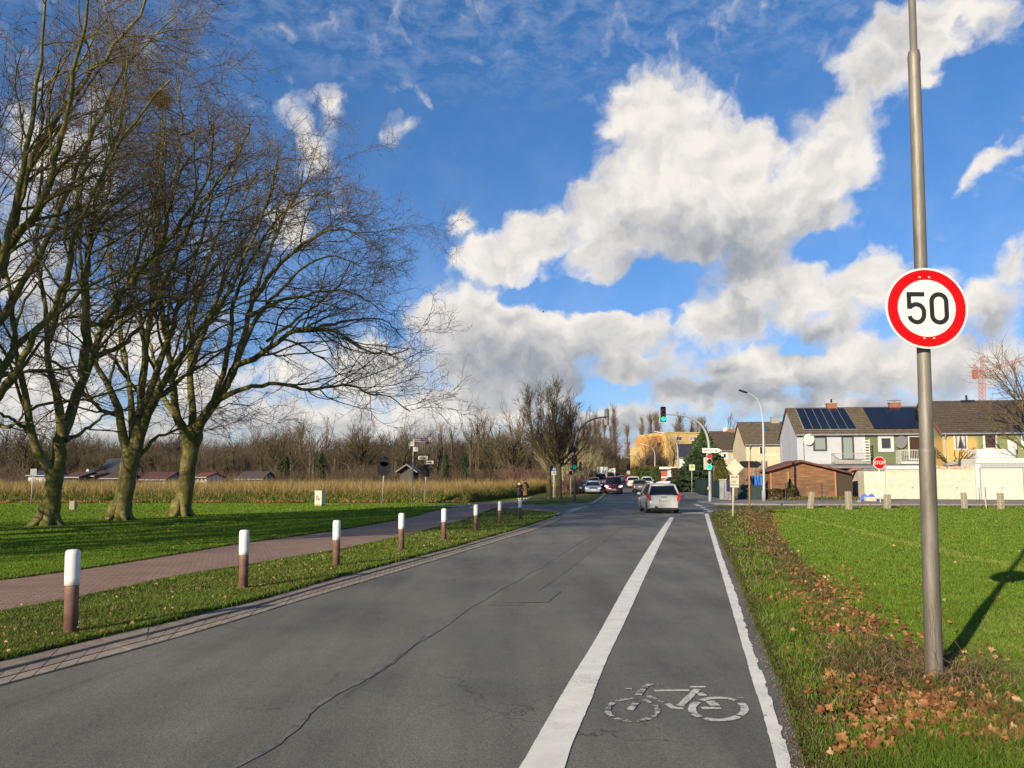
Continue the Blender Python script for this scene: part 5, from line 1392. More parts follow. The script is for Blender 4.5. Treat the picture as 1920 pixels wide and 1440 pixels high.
def head(t, b, px, py, w_px, h_px, lens, dy=-.12, name='signal_head', mh=M_HOUS, facing=-1, depth=.22):
    v = loc(b, px, py, dy); s = b.y / F_PX; W, H = w_px * s, h_px * s
    mb = MB(); mb.box((v.x, dy + depth / 2, v.z), (W, depth, H), bev=.03); h_ = mb.build(name, mh, t)
    r = H / 7.2
    for i, m in enumerate(lens):
        z = v.z + (1 - i) * H * .315 if len(lens) == 3 else v.z + (.5 - i) * H * .45
        mb = MB(); mb.smooth = True
        prof = [(r * math.cos(R(a)), r * .35 * math.sin(R(a))) for a in range(0, 91, 15)]
        M_ = Matrix.Translation((v.x, dy - .003, z)) @ Matrix.Rotation(R(90), 4, 'X')
        mb.lathe(prof, 18, M_); mb.build('lens', m, h_)
        mb = MB(); n = 12; vs = []; fs = []
        for k_ in range(n + 1):
            a = R(-15 + 210 * k_ / n); vs += [(v.x + r * 1.12 * math.cos(a), dy - .002, z + r * 1.12 * math.sin(a)), (v.x + r * 1.12 * math.cos(a), dy - .20 * (0.6 + .4 * math.sin(a)), z + r * 1.1 * math.sin(a))]
        for k_ in range(n): fs.append((2 * k_, 2 * k_ + 1, 2 * k_ + 3, 2 * k_ + 2))
        mb.add(vs, fs); mb.build('visor', mh, h_)
    return h_
def curved_pole(t, b, pix, r0, r1, m, name='pole', n=14):
    pts_ = smooth_line([Vector(loc(b, x, y)) for x, y in pix], 6); pts_[0] = Vector((0, 0, -.1))
    mb = MB(); mb.smooth = True; k_ = len(pts_); mb.tube(pts_, [r0 + (r1 - r0) * i / (k_ - 1) for i in range(k_)], n); return mb.build(name, m, t)
# traffic lights
b = G(1331.5, 943); tr_ = thing('traffic_light', 'grey mast arm traffic light right of the road, green lit, arrow sign on its post', 'traffic light', b)
curved_pole(tr_, b, [(1331.5, 943), (1331, 900), (1330, 850), (1327.5, 824), (1320, 804), (1308, 791), (1292, 782), (1272, 778.3), (1250, 777)], .13, .055, mat('light_grey_mast', (.36, .38, .36), .45, metal=.2))
head(tr_, b, 1244, 776.5, 9.6, 28.5, [M_LDRK, M_LDRK, M_LGRN], -.16, mh=mat('signal_brown', (.06, .012, .01), .5))
mb = MB(); v = loc(b, 1323.5, 869); mb.box((v.x, .12, v.z), (.28, .2, .95), bev=.04); mb.build('signal_head', M_PLG, tr_)
head(tr_, b, 1330, 865.5, 8.8, 31, [M_LRED, M_LDRK, M_LGRN], -.34, mh=M_PLG)
vs = [loc(b, x, y, -.3) for x, y in ((1317, 840), (1347, 840.5), (1354, 844.8), (1346, 848.8), (1317, 849))]
mb = MB(); mb.prism([(v.x, v.z) for v in vs], 'y', -.30, -.28); ar = mb.build('arrow_board', M_WHITE, tr_)
marks(tr_, b, 'lettering', M_GREY, [(1320, 844.8, 1325, 844.8, .08), (1326, 844.9, 1331, 844.9, .07), (1332, 844.8, 1338, 844.8, .08), (1340.5, 845.4, 1344.5, 845.4, .13), (1341, 842.8, 1344, 842.8, .05)], -.302)
v = loc(b, 1327.5, 915.5); mb = MB(); mb.box((v.x, -.1, v.z), (.12, .16, .22), bev=.03); mb.build('push_button', M_YEL, tr_)
b = G(1077, 940.5); tl_ = thing('traffic_light', 'dark mast arm traffic light on the grass corner left of the road', 'traffic light', b)
curved_pole(tl_, b, [(1077.5, 940.5), (1077, 900), (1077, 850), (1078.5, 830), (1084, 812), (1094, 797), (1107, 788), (1122, 783.5), (1138, 781.5)], .11, .055, mat('dark_mast', (.055, .055, .05), .5, col2=(.09, .09, .08), vscale=2))
v = loc(b, 1138.3, 781.5); mb = MB(); s_ = b.y / F_PX; mb.box((v.x, .10, v.z), (10 * s_, .02, 30 * s_), bev=0); mb.build('backing_board', M_PLG, tl_)
mb = MB(); mb.box((v.x, -.02, v.z), (.10, .14, 1.5), bev=.03); mb.build('signal_head', M_GREY, tl_)
v = loc(b, 1077, 843.5); mb = MB(); mb.prism(ngon(v.x, v.z, .32, 4, 0), 'y', -.13, -.115); mb.build('diamond_sign_back', M_DKGREY, tl_)
head(tl_, b, 1077.3, 867, 10.5, 28, [M_LDRK, M_LDRK, M_LGRNO], -.36)
mb = MB(); v = loc(b, 1088, 874.5); mb.box((v.x, .0, v.z), (.2, .28, .75), bev=.04); sh_ = mb.build('signal_head', M_HOUS, tl_)
for dz in (-.2, .16): mb = MB(); mb.box((v.x + .16, 0, v.z + dz), (.16, .2, .05)); mb.build('visor', M_HOUS, sh_)
v = loc(b, 1077.5, 889.5); mb = MB(); mb.box((v.x, -.1, v.z), (.12, .14, .2), bev=.03); mb.build('push_button', mat('dull_yellow', (.42, .27, .05), .5), tl_)
t, b = pole_thing('signal_post', 'slim pale post beside the dark traffic light, with a small box', 'post', (1070, 932), (1070, 862), .05, mat('wood_post', (.38, .25, .13), .8))
v = loc(b, 1070, 887); mb = MB(); mb.box((v.x, -.1, v.z), (.32, .16, .4), bev=.03); mb.build('box', M_HOUS, t)

# lamps
def lamp(label, Y, pix, head_pix, r0=.09, m=M_GALV, mh=M_GREY, base_grey=False, group='curved street lamps along the far road'):
    bx = P(pix[0][0], pix[0][1], Y); b = Vector((bx.x, Y, gz(Y))); t = thing('street_lamp', label, 'street lamp', b, 0, group)
    pts_ = [Vector(loc(b, x, y)) for x, y in pix]; pts_[0] = Vector((0, 0, -.05)); q = smooth_line(pts_, 5); mb = MB(); mb.smooth = True
    mb.tube(q, [r0 + (.03 - r0) * i / (len(q) - 1) for i in range(len(q))], 10); mb.build('pole', m, t)
    a, c = [Vector(loc(b, x, y)) for x, y in head_pix]; mid = (a + c) / 2; L = (c - a).length; ang = math.atan2(c.z - a.z, c.x - a.x)
    mb = MB(); mb.box((0, 0, 0), (L, .26, .12), Matrix.Translation(mid) @ Matrix.Rotation(-ang, 4, 'Y'), bev=.045); mb.build('lamp_head', mh, t)
    if base_grey: mb = MB(); mb.smooth = True; mb.tube([(0, 0, -.05), (.0, 0, .9), (0, 0, .95)], [.16, .15, .10], 12); mb.build('base', M_GREY, t)
    return t
lamp('curved street lamp beside the cream house, nearest of the curved lamps', 61.5, [(1432.5, 942), (1432, 870), (1431, 803), (1429, 778), (1424, 757), (1415, 744), (1401, 736.5)], [(1401, 736.5), (1385.5, 731.5)], .11, mat('pale_mast', (.40, .42, .40), .45), M_HOUS, True)
M_LH = mat('pale_lamp', (.62, .64, .62), .4)
for lab, Y, x, top in [('curved street lamp in front of the red and white kiosk', 105, 1271, (1246, 813, 1227, 809)), ('curved street lamp in front of the yellow block, its arm over the road', 150, 1228, (1213, 835, 1200, 832)),
                  ('curved street lamp behind the waiting cars, second beyond the kiosk', 190, 1205, (1196, 848, 1185, 845.5)), ('curved street lamp third beyond the kiosk, close to the avenue', 215, 1194.5, (1187, 854, 1179.5, 852)),
                  ('smallest and farthest curved street lamp, at the mouth of the avenue', 238, 1187.5, (1181, 859, 1174, 857))]:
    yb = 906 - (gz(Y) - CAM_H) / Y * F_PX; x1, y1, x2, y2 = top; w = x - x1
    lamp(lab, Y, [(x, yb), (x, y1 + w * 1.6), (x - w * .06, y1 + w * .9), (x - w * .3, y1 + w * .38), (x - w * .65, y1 + w * .1), (x1, y1)], [(x1, y1), (x2, y2)], .12, M_GALV, M_LH)

# signs at the right corner
t, b = pole_thing('road_sign', 'faded white diamond priority sign above a plate reading bei rot hier halten', 'road sign', (1374, 969), (1376, 868), .045, M_CREAM)
v = loc(b, 1377, 877); mb = MB(); mb.prism(ngon(v.x, v.z, .43, 4, 0), 'y', -.075, -.06); mb.build('diamond_plate', M_CREAM, t)
mb = MB(); mb.prism(ngon(v.x, v.z, .24, 4, 0), 'y', -.079, -.0755); mb.build('yellow_square', mat('faded_yellow', (.72, .64, .40), .6), t)
v = loc(b, 1376.3, 902); mb = MB(); mb.box((v.x, -.07, v.z), (.42, .012, .60), bev=0); mb.build('white_plate', M_CREAM, t)
mb = MB(); mb.disc((v.x + .10, v.z + .20), .045, 16, -.078, .002); mb.build('red_dot', M_RED, t)
mb = MB()
for txt, dx, dz in (('Bei', -.07, .19), ('hier', -.03, -.03), ('halten', 0, -.17)):
    a_, f_ = text_mb(txt, .15, 0, 'CENTER'); mb.add([(x + v.x + dx, y - .0785, z + v.z + dz) for x, y, z in a_], f_)
mb.build('lettering', M_BLACK, t)
t, b = pole_thing('direction_sign', 'dark grey back of an arrow board on a rusty orange post', 'road sign', (1405.5, 952.5), (1404.5, 866), .05, M_RUST)
vs = [loc(b, x, y, .06) for x, y in ((1387, 865.5), (1391, 864.5), (1422, 865), (1428.5, 871), (1420, 877), (1394, 876.8), (1386.5, 874.5))]
mb = MB(); mb.prism([(v.x, v.z) for v in vs], 'y', .055, .075); mb.build('arrow_board', M_DKGREY, t)
t, b = pole_thing('stop_sign', 'red octagonal stop sign on a white post before the cream garage', 'road sign', (1651, 944.5), (1648, 868), .045, M_WHITE)
v = loc(b, 1648, 868); mb = MB(); mb.prism(ngon(v.x, v.z, .50, 8, .5), 'y', -.075, -.06); mb.build('rim', M_WHITE, t)
mb = MB(); mb.prism(ngon(v.x, v.z, .46, 8, .5), 'y', -.079, -.0755); mb.build('red_plate', M_RED, t)
a_, f_ = text_mb('STOP', .36, 0, 'CENTER', .006); mb = MB(); mb.add([(x * .92 + v.x, y - .081, z + v.z) for x, y, z in a_], f_); mb.build('lettering', M_WHITE, t)
t, b = pole_thing('bus_stop_sign', 'white bus stop sign with yellow green disc on a grey post before the dark hedge', 'bus stop', (1297.5, 928), (1297, 870), .04)
plate_px(t, b, 'plate', M_WHITE, 1292.5, 871, 1302.5, 882); v = loc(b, 1297, 875.3); mb = MB(); mb.disc((v.x, v.z), .24, 20, -.068, .003); mb.build('disc', mat('stop_green', (.38, .48, .12), .5), t)
a_, f_ = text_mb('H', .26, 0, 'CENTER', .004); mb = MB(); mb.add([(x + v.x, y - .073, z + v.z) for x, y, z in a_], f_); mb.build('lettering', M_GREENF, t)
t, b = pole_thing('small_sign', 'little white sign on a short post in front of the green hedge', 'road sign', (1213.5, 898.5), (1213, 880), .06, M_WHITE)
plate_px(t, b, 'plate', M_WHITE, 1213, 882, 1217, 885.5)
t, b = pole_thing('small_sign', 'white sign post left of the red and white kiosk', 'road sign', (1233, 899), (1232.5, 880.5), .06, M_WHITE)
plate_px(t, b, 'plate', M_WHITE, 1230.5, 884, 1235, 892)
t, b = pole_thing('road_sign', 'small round pale sign seen above the far queue of cars', 'road sign', (1178.5, 904), (1178.5, 884), .05)
v = loc(b, 1178.5, 886); mb = MB(); mb.disc((v.x, v.z), .42, 20, -.06, .01); mb.build('disc', M_CREAM, t); mb = MB(); ring(mb, .32, .42, -.072, 24); mb.build('red_rim', mat('pale_red', (.55, .2, .15), .5), t)
for lab, px, py, top_, lean in (('thin bent white stake in front of the white garage', 1850, 954, 929, -4), ('short rusty stake with litter beside the blue tarp', 1614, 945, 925, 0)):
    t, b = pole_thing('stake', lab, 'stake', (px, py), (px + lean, top_), .03, M_CREAM if lean else M_RUST)

# ------------------------------------------------------------------ people on the path
M_SKIN = mat('skin', (.50, .30, .22), .6)
def person(label, base_px, h, coat, hair, scarf, trousers, shoes, coat_len, open_coat=None):
    g = G(*base_px); t = thing('person', label, 'person', g, R(12))
    s = h / 1.7
    J = {  # joints: position, radius
     'hip': ((0, 0, .92), .12), 'waist': ((0, .01, 1.08), .115), 'chest': ((0, 0, 1.28), .14), 'neck': ((0, -.01, 1.45), .055), 'chin': ((0, -.03, 1.53), .06), 'head': ((0, -.02, 1.61), .085), 'crown': ((0, -.0, 1.67), .06),
     'lh': ((-.09, 0, .86), .09), 'lk': ((-.10, -.06, .47), .06), 'la': ((-.10, .02, .10), .042), 'lt': ((-.11, -.14, .045), .035),
     'rh': ((.09, 0, .86), .09), 'rk': ((.10, -.02, .47), .06), 'ra': ((.11, .14, .13), .042), 'rt': ((.12, .02, .05), .035),
     'ls': ((-.17, 0, 1.38), .06), 'le': ((-.25, -.02, 1.13), .045), 'lw': ((-.16, -.20, 1.02), .03), 'lf': ((-.10, -.25, 1.02), .03),
     'rs': ((.17, 0, 1.38), .06), 're': ((.26, .02, 1.13), .045), 'rw': ((.26, -.13, .93), .03), 'rf': ((.25, -.17, .86), .03)}
    E = [('hip', 'waist'), ('waist', 'chest'), ('chest', 'neck'), ('neck', 'chin'), ('chin', 'head'), ('head', 'crown'), ('hip', 'lh'), ('lh', 'lk'), ('lk', 'la'), ('la', 'lt'), ('hip', 'rh'), ('rh', 'rk'), ('rk', 'ra'), ('ra', 'rt'),
         ('chest', 'ls'), ('ls', 'le'), ('le', 'lw'), ('lw', 'lf'), ('chest', 'rs'), ('rs', 're'), ('re', 'rw'), ('rw', 'rf')]
    keys = list(J); me = bpy.data.meshes.new('body'); me.from_pydata([tuple(c * s for c in J[k_][0]) for k_ in keys], [(keys.index(a), keys.index(b_)) for a, b_ in E], [])
    me.materials.append(M_SKIN); o = link('body', me, t); md = o.modifiers.new('skin', 'SKIN'); lay = me.skin_vertices[0].data if len(me.skin_vertices) else None
    if lay is None:
        bm = bmesh.new(); bm.from_mesh(me); bm.verts.layers.skin.verify(); bm.to_mesh(me); bm.free(); lay = me.skin_vertices[0].data
    for i, k_ in enumerate(keys): lay[i].radius = (J[k_][1] * s,) * 2; lay[i].use_root = (k_ == 'hip')
    ss_ = o.modifiers.new('subdivision', 'SUBSURF'); ss_.levels = 2; ss_.render_levels = 2
    def loft(name, rings, m, n=18, wob=.0):
        mb = MB(); mb.smooth = True; vs = []; fs = []
        for i, (x, y, z, a, b_) in enumerate(rings):
            for k_ in range(n):
                an = 2 * math.pi * k_ / n; w_ = 1 + wob * math.sin(an * 5 + i); vs.append(((x + a * w_ * math.cos(an)) * s, (y + b_ * w_ * math.sin(an)) * s, z * s))
        for i in range(len(rings) - 1):
            for k_ in range(n): fs.append((i * n + k_, i * n + (k_ + 1) % n, (i + 1) * n + (k_ + 1) % n, (i + 1) * n + k_))
        fs.append(tuple(range((len(rings) - 1) * n, len(rings) * n))); mb.add(vs, fs); return mb.build(name, m, t)
    cl = coat_len
    loft('coat', [(0, .01, cl, .23, .19), (0, .01, cl + .25, .215, .175), (0, 0, .95, .20, .16), (0, .01, 1.08, .175, .145), (0, 0, 1.28, .215, .15), (0, 0, 1.40, .19, .12), (0, 0, 1.47, .09, .08)], coat, wob=.035)
    for sd in ('l', 'r'):
        mb = MB(); mb.smooth = True; mb.tube([Vector(J[sd + 's'][0]) * s, Vector(J[sd + 'e'][0]) * s, Vector(J[sd + 'w'][0]) * s], [.085 * s, .068 * s, .055 * s], 10); mb.build('sleeve', coat if not (open_coat and sd == 'r') else open_coat, t)
        mb = MB(); mb.smooth = True; mb.tube([Vector(J[sd + 'h'][0]) * s, Vector(J[sd + 'k'][0]) * s, Vector(J[sd + 'a'][0]) * s], [.11 * s, .08 * s, .06 * s], 10); mb.build('trouser_leg', trousers, t)
        a_ = Vector(J[sd + 'a'][0]); b_ = Vector(J[sd + 't'][0]); mb = MB(); mb.smooth = True; mb.tube([(a_ + Vector((0, .04, .02))) * s, (a_ + Vector((0, 0, -.03))) * s, (b_ + Vector((0, 0, .005))) * s, (b_ + Vector((0, -.05, 0))) * s], [.055 * s, .06 * s, .05 * s, .03 * s], 10); mb.build('shoe', shoes, t)
    loft('scarf', [(0, -.03, 1.36, .10, .10), (0, -.03, 1.40, .15, .13), (0, -.02, 1.48, .13, .12), (0, -.02, 1.52, .09, .09)], scarf, wob=.08)
    loft('hair', [(0, .045, 1.42, .10, .06), (0, .035, 1.55, .105, .085), (0, .03, 1.66, .105, .10), (0, .015, 1.74, .08, .085), (0, 0, 1.775, .03, .03)], hair)
    for dx in (-.03, .03):
        mb = MB(); mb.box((dx * s, -.107 * s, 1.63 * s), (.018 * s, .01, .01 * s)); mb.build('eye', M_BLACK, t)
    mb = MB(); mb.box((0, -.10 * s, 1.555 * s), (.04 * s, .008, .008 * s)); mb.build('mouth', mat('lips', (.4, .12, .1), .6), t)
    mb = MB(); mb.box((0, -.115 * s, 1.595 * s), (.02 * s, .03 * s, .035 * s), bev=.006); mb.build('nose', M_SKIN, t)
    if open_coat:
        mb = MB(); mb.smooth = True; mb.tube([(.10 * s, -.02, 1.36 * s), (.16 * s, -.05, 1.1 * s), (.17 * s, -.05, .80 * s)], [.12 * s, .12 * s, .10 * s], 10); mb.build('shawl', open_coat, t)
    return t
M_BLK = mat('black_cloth', (.012, .012, .016), .9); M_CAMEL = mat('camel_cloth', (.20, .095, .045), .9); M_WOOL = mat('cream_wool', (.68, .62, .54), .95); M_SHOE = mat('white_shoes', (.66, .66, .60), .6)
person('person in black coat and cream scarf on the path, left of the pair', (973.8, 936.2), 1.58, M_BLK, mat('auburn_hair', (.06, .02, .015), .8), M_WOOL, M_BLK, M_SHOE, .38)
person('person in camel coat and black shawl on the path, right of the pair', (984.8, 936.0), 1.70, M_CAMEL, mat('brown_hair', (.09, .045, .02), .8), M_BLK, M_BLK, M_SHOE, .34, M_BLK)
# bird
g = P(1018, 585, 90); mb = MB()
mb.tube([(-.12, 0, 0), (0, 0, .01), (.14, 0, 0)], [.02, .05, .015], 8); b_ = mb.build('bird', M_BLK); b_.location = g
mb = MB(); mb.add([(0, 0, .02), (.05, .30, .14), (.12, .05, .02), (-.03, .12, .06)], [(0, 3, 1, 2)]); mb.add([(0, 0, .02), (.05, -.30, .14), (.12, -.05, .02), (-.03, -.12, .06)], [(0, 3, 1, 2)]); mb.build('wings', M_BLK, b_)
tag(b_, 'tiny dark bird flying before the low cloud bank', 'bird')
# ------------------------------------------------------------------ buildings
def plaster(name, c, dirt=.12): return mat(name, tuple(v * (1 - dirt) for v in c), .9, col2=c, vscale=.7, bump=.08, bscale=20, detail=6)
M_GLASS = mat('window_glass', (.025, .03, .035), .08, spec=.9); M_GLASSB = mat('window_glass_bright', (.22, .26, .24), .15, spec=.8)
M_FRW = mat('white_frame', (.62, .61, .56), .5); M_FRD = mat('dark_frame', (.05, .045, .04), .5); M_CURT = mat('net_curtain', (.42, .41, .38), .9)
M_ZINC = mat('zinc', (.26, .28, .30), .5, col2=(.36, .38, .40), vscale=3, metal=.3)
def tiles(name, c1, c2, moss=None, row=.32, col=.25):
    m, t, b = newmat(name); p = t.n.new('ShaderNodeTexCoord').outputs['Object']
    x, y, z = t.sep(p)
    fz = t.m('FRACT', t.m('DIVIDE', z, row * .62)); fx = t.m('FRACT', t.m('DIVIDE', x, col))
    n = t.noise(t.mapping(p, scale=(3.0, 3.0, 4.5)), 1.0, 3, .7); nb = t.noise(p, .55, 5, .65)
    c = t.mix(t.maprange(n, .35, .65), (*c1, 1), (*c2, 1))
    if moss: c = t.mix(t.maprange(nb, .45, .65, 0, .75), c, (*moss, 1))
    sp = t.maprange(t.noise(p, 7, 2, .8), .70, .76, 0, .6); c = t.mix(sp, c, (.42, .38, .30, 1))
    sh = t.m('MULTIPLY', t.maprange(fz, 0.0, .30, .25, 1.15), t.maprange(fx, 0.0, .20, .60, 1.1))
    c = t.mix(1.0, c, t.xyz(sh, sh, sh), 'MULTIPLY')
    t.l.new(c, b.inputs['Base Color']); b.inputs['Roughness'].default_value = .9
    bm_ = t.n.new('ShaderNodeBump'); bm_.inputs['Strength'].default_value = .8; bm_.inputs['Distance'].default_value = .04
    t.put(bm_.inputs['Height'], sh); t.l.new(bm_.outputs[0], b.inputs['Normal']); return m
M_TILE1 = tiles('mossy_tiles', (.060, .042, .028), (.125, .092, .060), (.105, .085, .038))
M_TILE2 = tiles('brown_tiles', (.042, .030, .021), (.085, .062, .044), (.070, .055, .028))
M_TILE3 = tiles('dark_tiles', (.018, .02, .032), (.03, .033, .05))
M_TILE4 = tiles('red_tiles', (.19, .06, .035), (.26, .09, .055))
M_BRICK = mat('chimney_brick', (.22, .075, .05), .9, col2=(.32, .13, .09), vscale=6)
class House:
    def __init__(s, label, px, Y, rot, px_r=None, w=None, D=8.0, cat='house', name='house', group=None, z0=None):
        b = P(px, 906, Y); s.o = Vector((b.x, Y, gz(Y) if z0 is None else z0)); a = R(rot); s.a = a
        s.e = Vector((math.cos(a), -math.sin(a), 0)); s.n = Vector((math.sin(a), math.cos(a), 0))
        s.t = thing(name, label, cat, s.o, -a, group); s.D = D
        s.w = w if w else s.u(px_r, 880)[0]
    def u(s, px, py, d=0.0, nrm=None, org=None):
        """photo pixel -> (u, z) on the vertical plane at depth d behind the front"""
        r = ray(px, py); c = Vector((0, 0, CAM_H)); o = s.o + s.n * d
        k = (o - c).dot(s.n) / r.dot(s.n); p = c + r * k - o
        return p.dot(s.e), p.z
    def plane(s, px, py, o_l, n_l):
        """photo pixel -> local point on a plane given in local coordinates"""
        M = Matrix.Rotation(-s.a, 3, 'Z'); n = M @ Vector(n_l); o = s.o + M @ Vector(o_l); r = ray(px, py); c = Vector((0, 0, CAM_H))
        p = c + r * ((o - c).dot(n) / r.dot(n)); return M.inverted() @ (p - s.o)
    def gabled(s, eave, ridge, wall, roof, over=.30, rp=.5, verge=.15, fascia=None):
        w, D = s.w, s.D; s.eave, s.ridge, s.rp = eave, ridge, rp
        mb = MB(); prof = [(0, -.3), (D, -.3), (D, eave), (D * rp, ridge), (0, eave)]
        mb.prism(prof, 'x', 0, w); s.wall = mb.build('wall', wall, s.t)
        sl = (ridge - eave) / (D * rp); th = .16
        mb = MB(); f = (-over, eave - over * sl + .03); r_ = (D * rp, ridge + .03); sl2 = (ridge - eave) / (D * (1 - rp)); b = (D + over, eave - over * sl2 + .03)
        mb.prism([f, r_, b, (b[0], b[1] + th), (r_[0], r_[1] + th * 1.2), (f[0], f[1] + th)], 'x', -verge, w + verge); s.roof = mb.build('roof', roof, s.t)
        s.fp = (Vector((0, f[0], f[1] + th)), Vector((0, -(r_[1] - f[1]), r_[0] - f[0])).normalized())
        mb = MB(); mb.tube([(-verge, f[0] - .05, f[1] + .06), (w + verge, f[0] - .05, f[1] + .06)], .075, 8); s.gut = mb.build('gutter', M_ZINC, s.t)
        if fascia:
            mb = MB(); sg = .06
            mb.prism([(f[0], f[1] - .12), (r_[0], r_[1] - .12), (r_[0], r_[1] + th + .02), (f[0], f[1] + th + .02)], 'x', -verge - sg, -verge - .003); mb.build('bargeboard', fascia, s.t)
        return s
    def window(s, x0, y0, x1, y1, frame=M_FRW, glass=M_GLASS, fw=.12, trim=None, curtains=False, bars=1, d=0.0, name='window'):
        a = s.u(x0, y1, d); b = s.u(x1, y0, d); u0, z0, u1, z1 = a[0], a[1], b[0], b[1]
        if trim:
            mb = MB(); q = trim
            for c, sz in (((u0 - q / 2, (z0 + z1) / 2), (q, z1 - z0 + 2 * q)), ((u1 + q / 2, (z0 + z1) / 2), (q, z1 - z0 + 2 * q)), (((u0 + u1) / 2, z1 + q / 2), (u1 - u0, q)), (((u0 + u1) / 2, z0 - q / 2), (u1 - u0, q))):
                mb.box((c[0], d - .02, c[1]), (sz[0], .05, sz[1]))
            tr = mb.build('window_surround', M_FRW, s.t)
        mb = MB()
        for c, sz in (((u0 + fw / 2, (z0 + z1) / 2), (fw, z1 - z0)), ((u1 - fw / 2, (z0 + z1) / 2), (fw, z1 - z0)), (((u0 + u1) / 2, z1 - fw / 2), (u1 - u0 - 2 * fw, fw)), (((u0 + u1) / 2, z0 + fw / 2), (u1 - u0 - 2 * fw, fw))):
            mb.box((c[0], d - .035, c[1]), (sz[0], .09, sz[1]))
        for i in range(bars - 1 if bars > 1 else 0): mb.box((u0 + (u1 - u0) * (i + 1) / bars, d - .03, (z0 + z1) / 2), (.06, .07, z1 - z0 - 2 * fw))
        f = mb.build(name, frame, s.t)
        mb = MB(); mb.box(((u0 + u1) / 2, d - .008, (z0 + z1) / 2), (u1 - u0 - 2 * fw, .02, z1 - z0 - 2 * fw)); mb.build('pane', glass, f)
        if curtains:
            mb = MB(); m_ = (u0 + u1) / 2
            for sg, ue in ((1, u0 + fw), (-1, u1 - fw)): mb.prism([(ue, z1 - fw), (m_ - .02 * sg, z1 - fw), (m_ - .12 * sg, (z0 + z1) / 2), (ue + .12 * sg, z0 + fw), (ue, z0 + fw)][::sg], 'y', d - .025, d - .020)
            mb.build('curtain', M_CURT, f)
        return f
    def slab(s, name, x0, y0, x1, y1, dep, m, d=0.0, parent=None, bev=0):
        """box whose front face fills a photo rectangle on plane d, going back by dep"""
        a = s.u(x0, y1, d); b = s.u(x1, y0, d); mb = MB(); mb.box(((a[0] + b[0]) / 2, d + dep / 2, (a[1] + b[1]) / 2), (b[0] - a[0], dep, b[1] - a[1]), bev=bev); return mb.build(name, m, parent or s.t)
    def roofpanel(s, name, corners, m, lift=.09, th=.05, parent=None):
        pts = [s.plane(x, y, *s.fp) for x, y in corners]; n = s.fp[1]; mb = MB()
        lo = [p + n * lift for p in pts]; hi = [p + n * (lift + th) for p in pts]; k = len(pts)
        mb.add(lo + hi, [tuple(range(k)), tuple(range(k, 2 * k))] + [(i, (i + 1) % k, k + (i + 1) % k, k + i) for i in range(k)]); return mb.build(name, m, parent or s.t)
    def chimney(s, x0, y0, x1, y1, m=M_BRICK, cap=True, dep=.7, cowl=0):
        d = s.D * s.rp; a = s.u(x0, y1, d); b = s.u(x1, y0, d); mb = MB(); mb.box(((a[0] + b[0]) / 2, d, (a[1] - .5 + b[1]) / 2), (b[0] - a[0], dep, b[1] - a[1] + .5)); c = mb.build('chimney', m, s.t)
        if cap: mb = MB(); mb.box(((a[0] + b[0]) / 2, d, b[1] + .05), (b[0] - a[0] + .12, dep + .12, .08)); mb.build('chimney_cap', M_CONC, c)
        if cowl:
            mb = MB(); mb.cyl(((a[0] + b[0]) / 2, d, b[1]), ((a[0] + b[0]) / 2, d, b[1] + .5), .09, 10)
            if cowl > 1: mb.box(((a[0] + b[0]) / 2, d, b[1] + .28), (1.25, .5, .05))
            mb.build('cowl', M_ZINC if cowl > 1 else M_DKGREY, c)
    def dish(s, px, py, r, m, d=-.35):
        u, z = s.u(px, py, d); mb = MB(); M_ = Matrix.Translation((u, d, z)) @ Matrix.Rotation(R(100), 4, 'X') @ Matrix.Rotation(R(12), 4, 'Y')
        mb.lathe([(r * .97, .0), (r, -.01), (r * .8, -.05), (r * .4, -.09), (.02, -.10)], 28, M_); o = mb.build('satellite_dish', m, s.t)
        mb = MB(); mb.tube([(u, d + .1, z), (u, .0, z - .1)], .025, 8); mb.tube([(u, d, z - r), (u + .1, d - r * .9, z - .05)], .015, 6); mb.build('dish_arm', M_GALV, o)

# row of terraced houses
M_WH = plaster('pale_blue_plaster', (.44, .465, .495)); M_GR = plaster('olive_plaster', (.125, .15, .075)); 
m, t, b = newmat('yellow_green_plaster'); p = xyco(t); x, y, z = t.sep(p)      # a two-tone coat: ochre fields fading into olive
n_ = t.noise(p, .8, 3, .5)
band = t.m('MULTIPLY', t.maprange(t.m('ADD', z, t.m('MULTIPLY', n_, .5)), 5.3, 6.2, 1, 0, smooth=True), t.maprange(t.m('ADD', x, t.m('MULTIPLY', n_, .6)), 3.0, 3.5, 1, 0, smooth=True))
t.l.new(t.mix(band, (.20, .22, .105, 1), (.50, .34, .11, 1)), b.inputs['Base Color']); b.inputs['Roughness'].default_value = .9; M_YG = m
HA = House('end terrace house with pale blue grey walls and six striped solar panels', 1497, 74.0, 8, px_r=1624.5)
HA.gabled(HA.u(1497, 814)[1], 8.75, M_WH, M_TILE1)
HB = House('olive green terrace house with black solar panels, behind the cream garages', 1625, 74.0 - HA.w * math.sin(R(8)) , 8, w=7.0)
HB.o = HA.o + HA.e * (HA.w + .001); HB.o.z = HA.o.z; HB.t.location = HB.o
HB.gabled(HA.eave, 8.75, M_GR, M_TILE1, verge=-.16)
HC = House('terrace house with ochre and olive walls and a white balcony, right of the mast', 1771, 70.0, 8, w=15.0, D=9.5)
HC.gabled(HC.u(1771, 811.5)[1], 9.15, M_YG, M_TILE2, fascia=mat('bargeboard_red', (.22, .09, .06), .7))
M_SOL = mat('solar_glass', (.006, .008, .016), .18, spec=.9, coat=.5)
def lerp2(a, b, k): return (a[0] + (b[0] - a[0]) * k, a[1] + (b[1] - a[1]) * k)
T0, T1, B0, B1 = (1491.3, 768.2), (1583.5, 767.6), (1507.5, 806.3), (1606.5, 805.6)
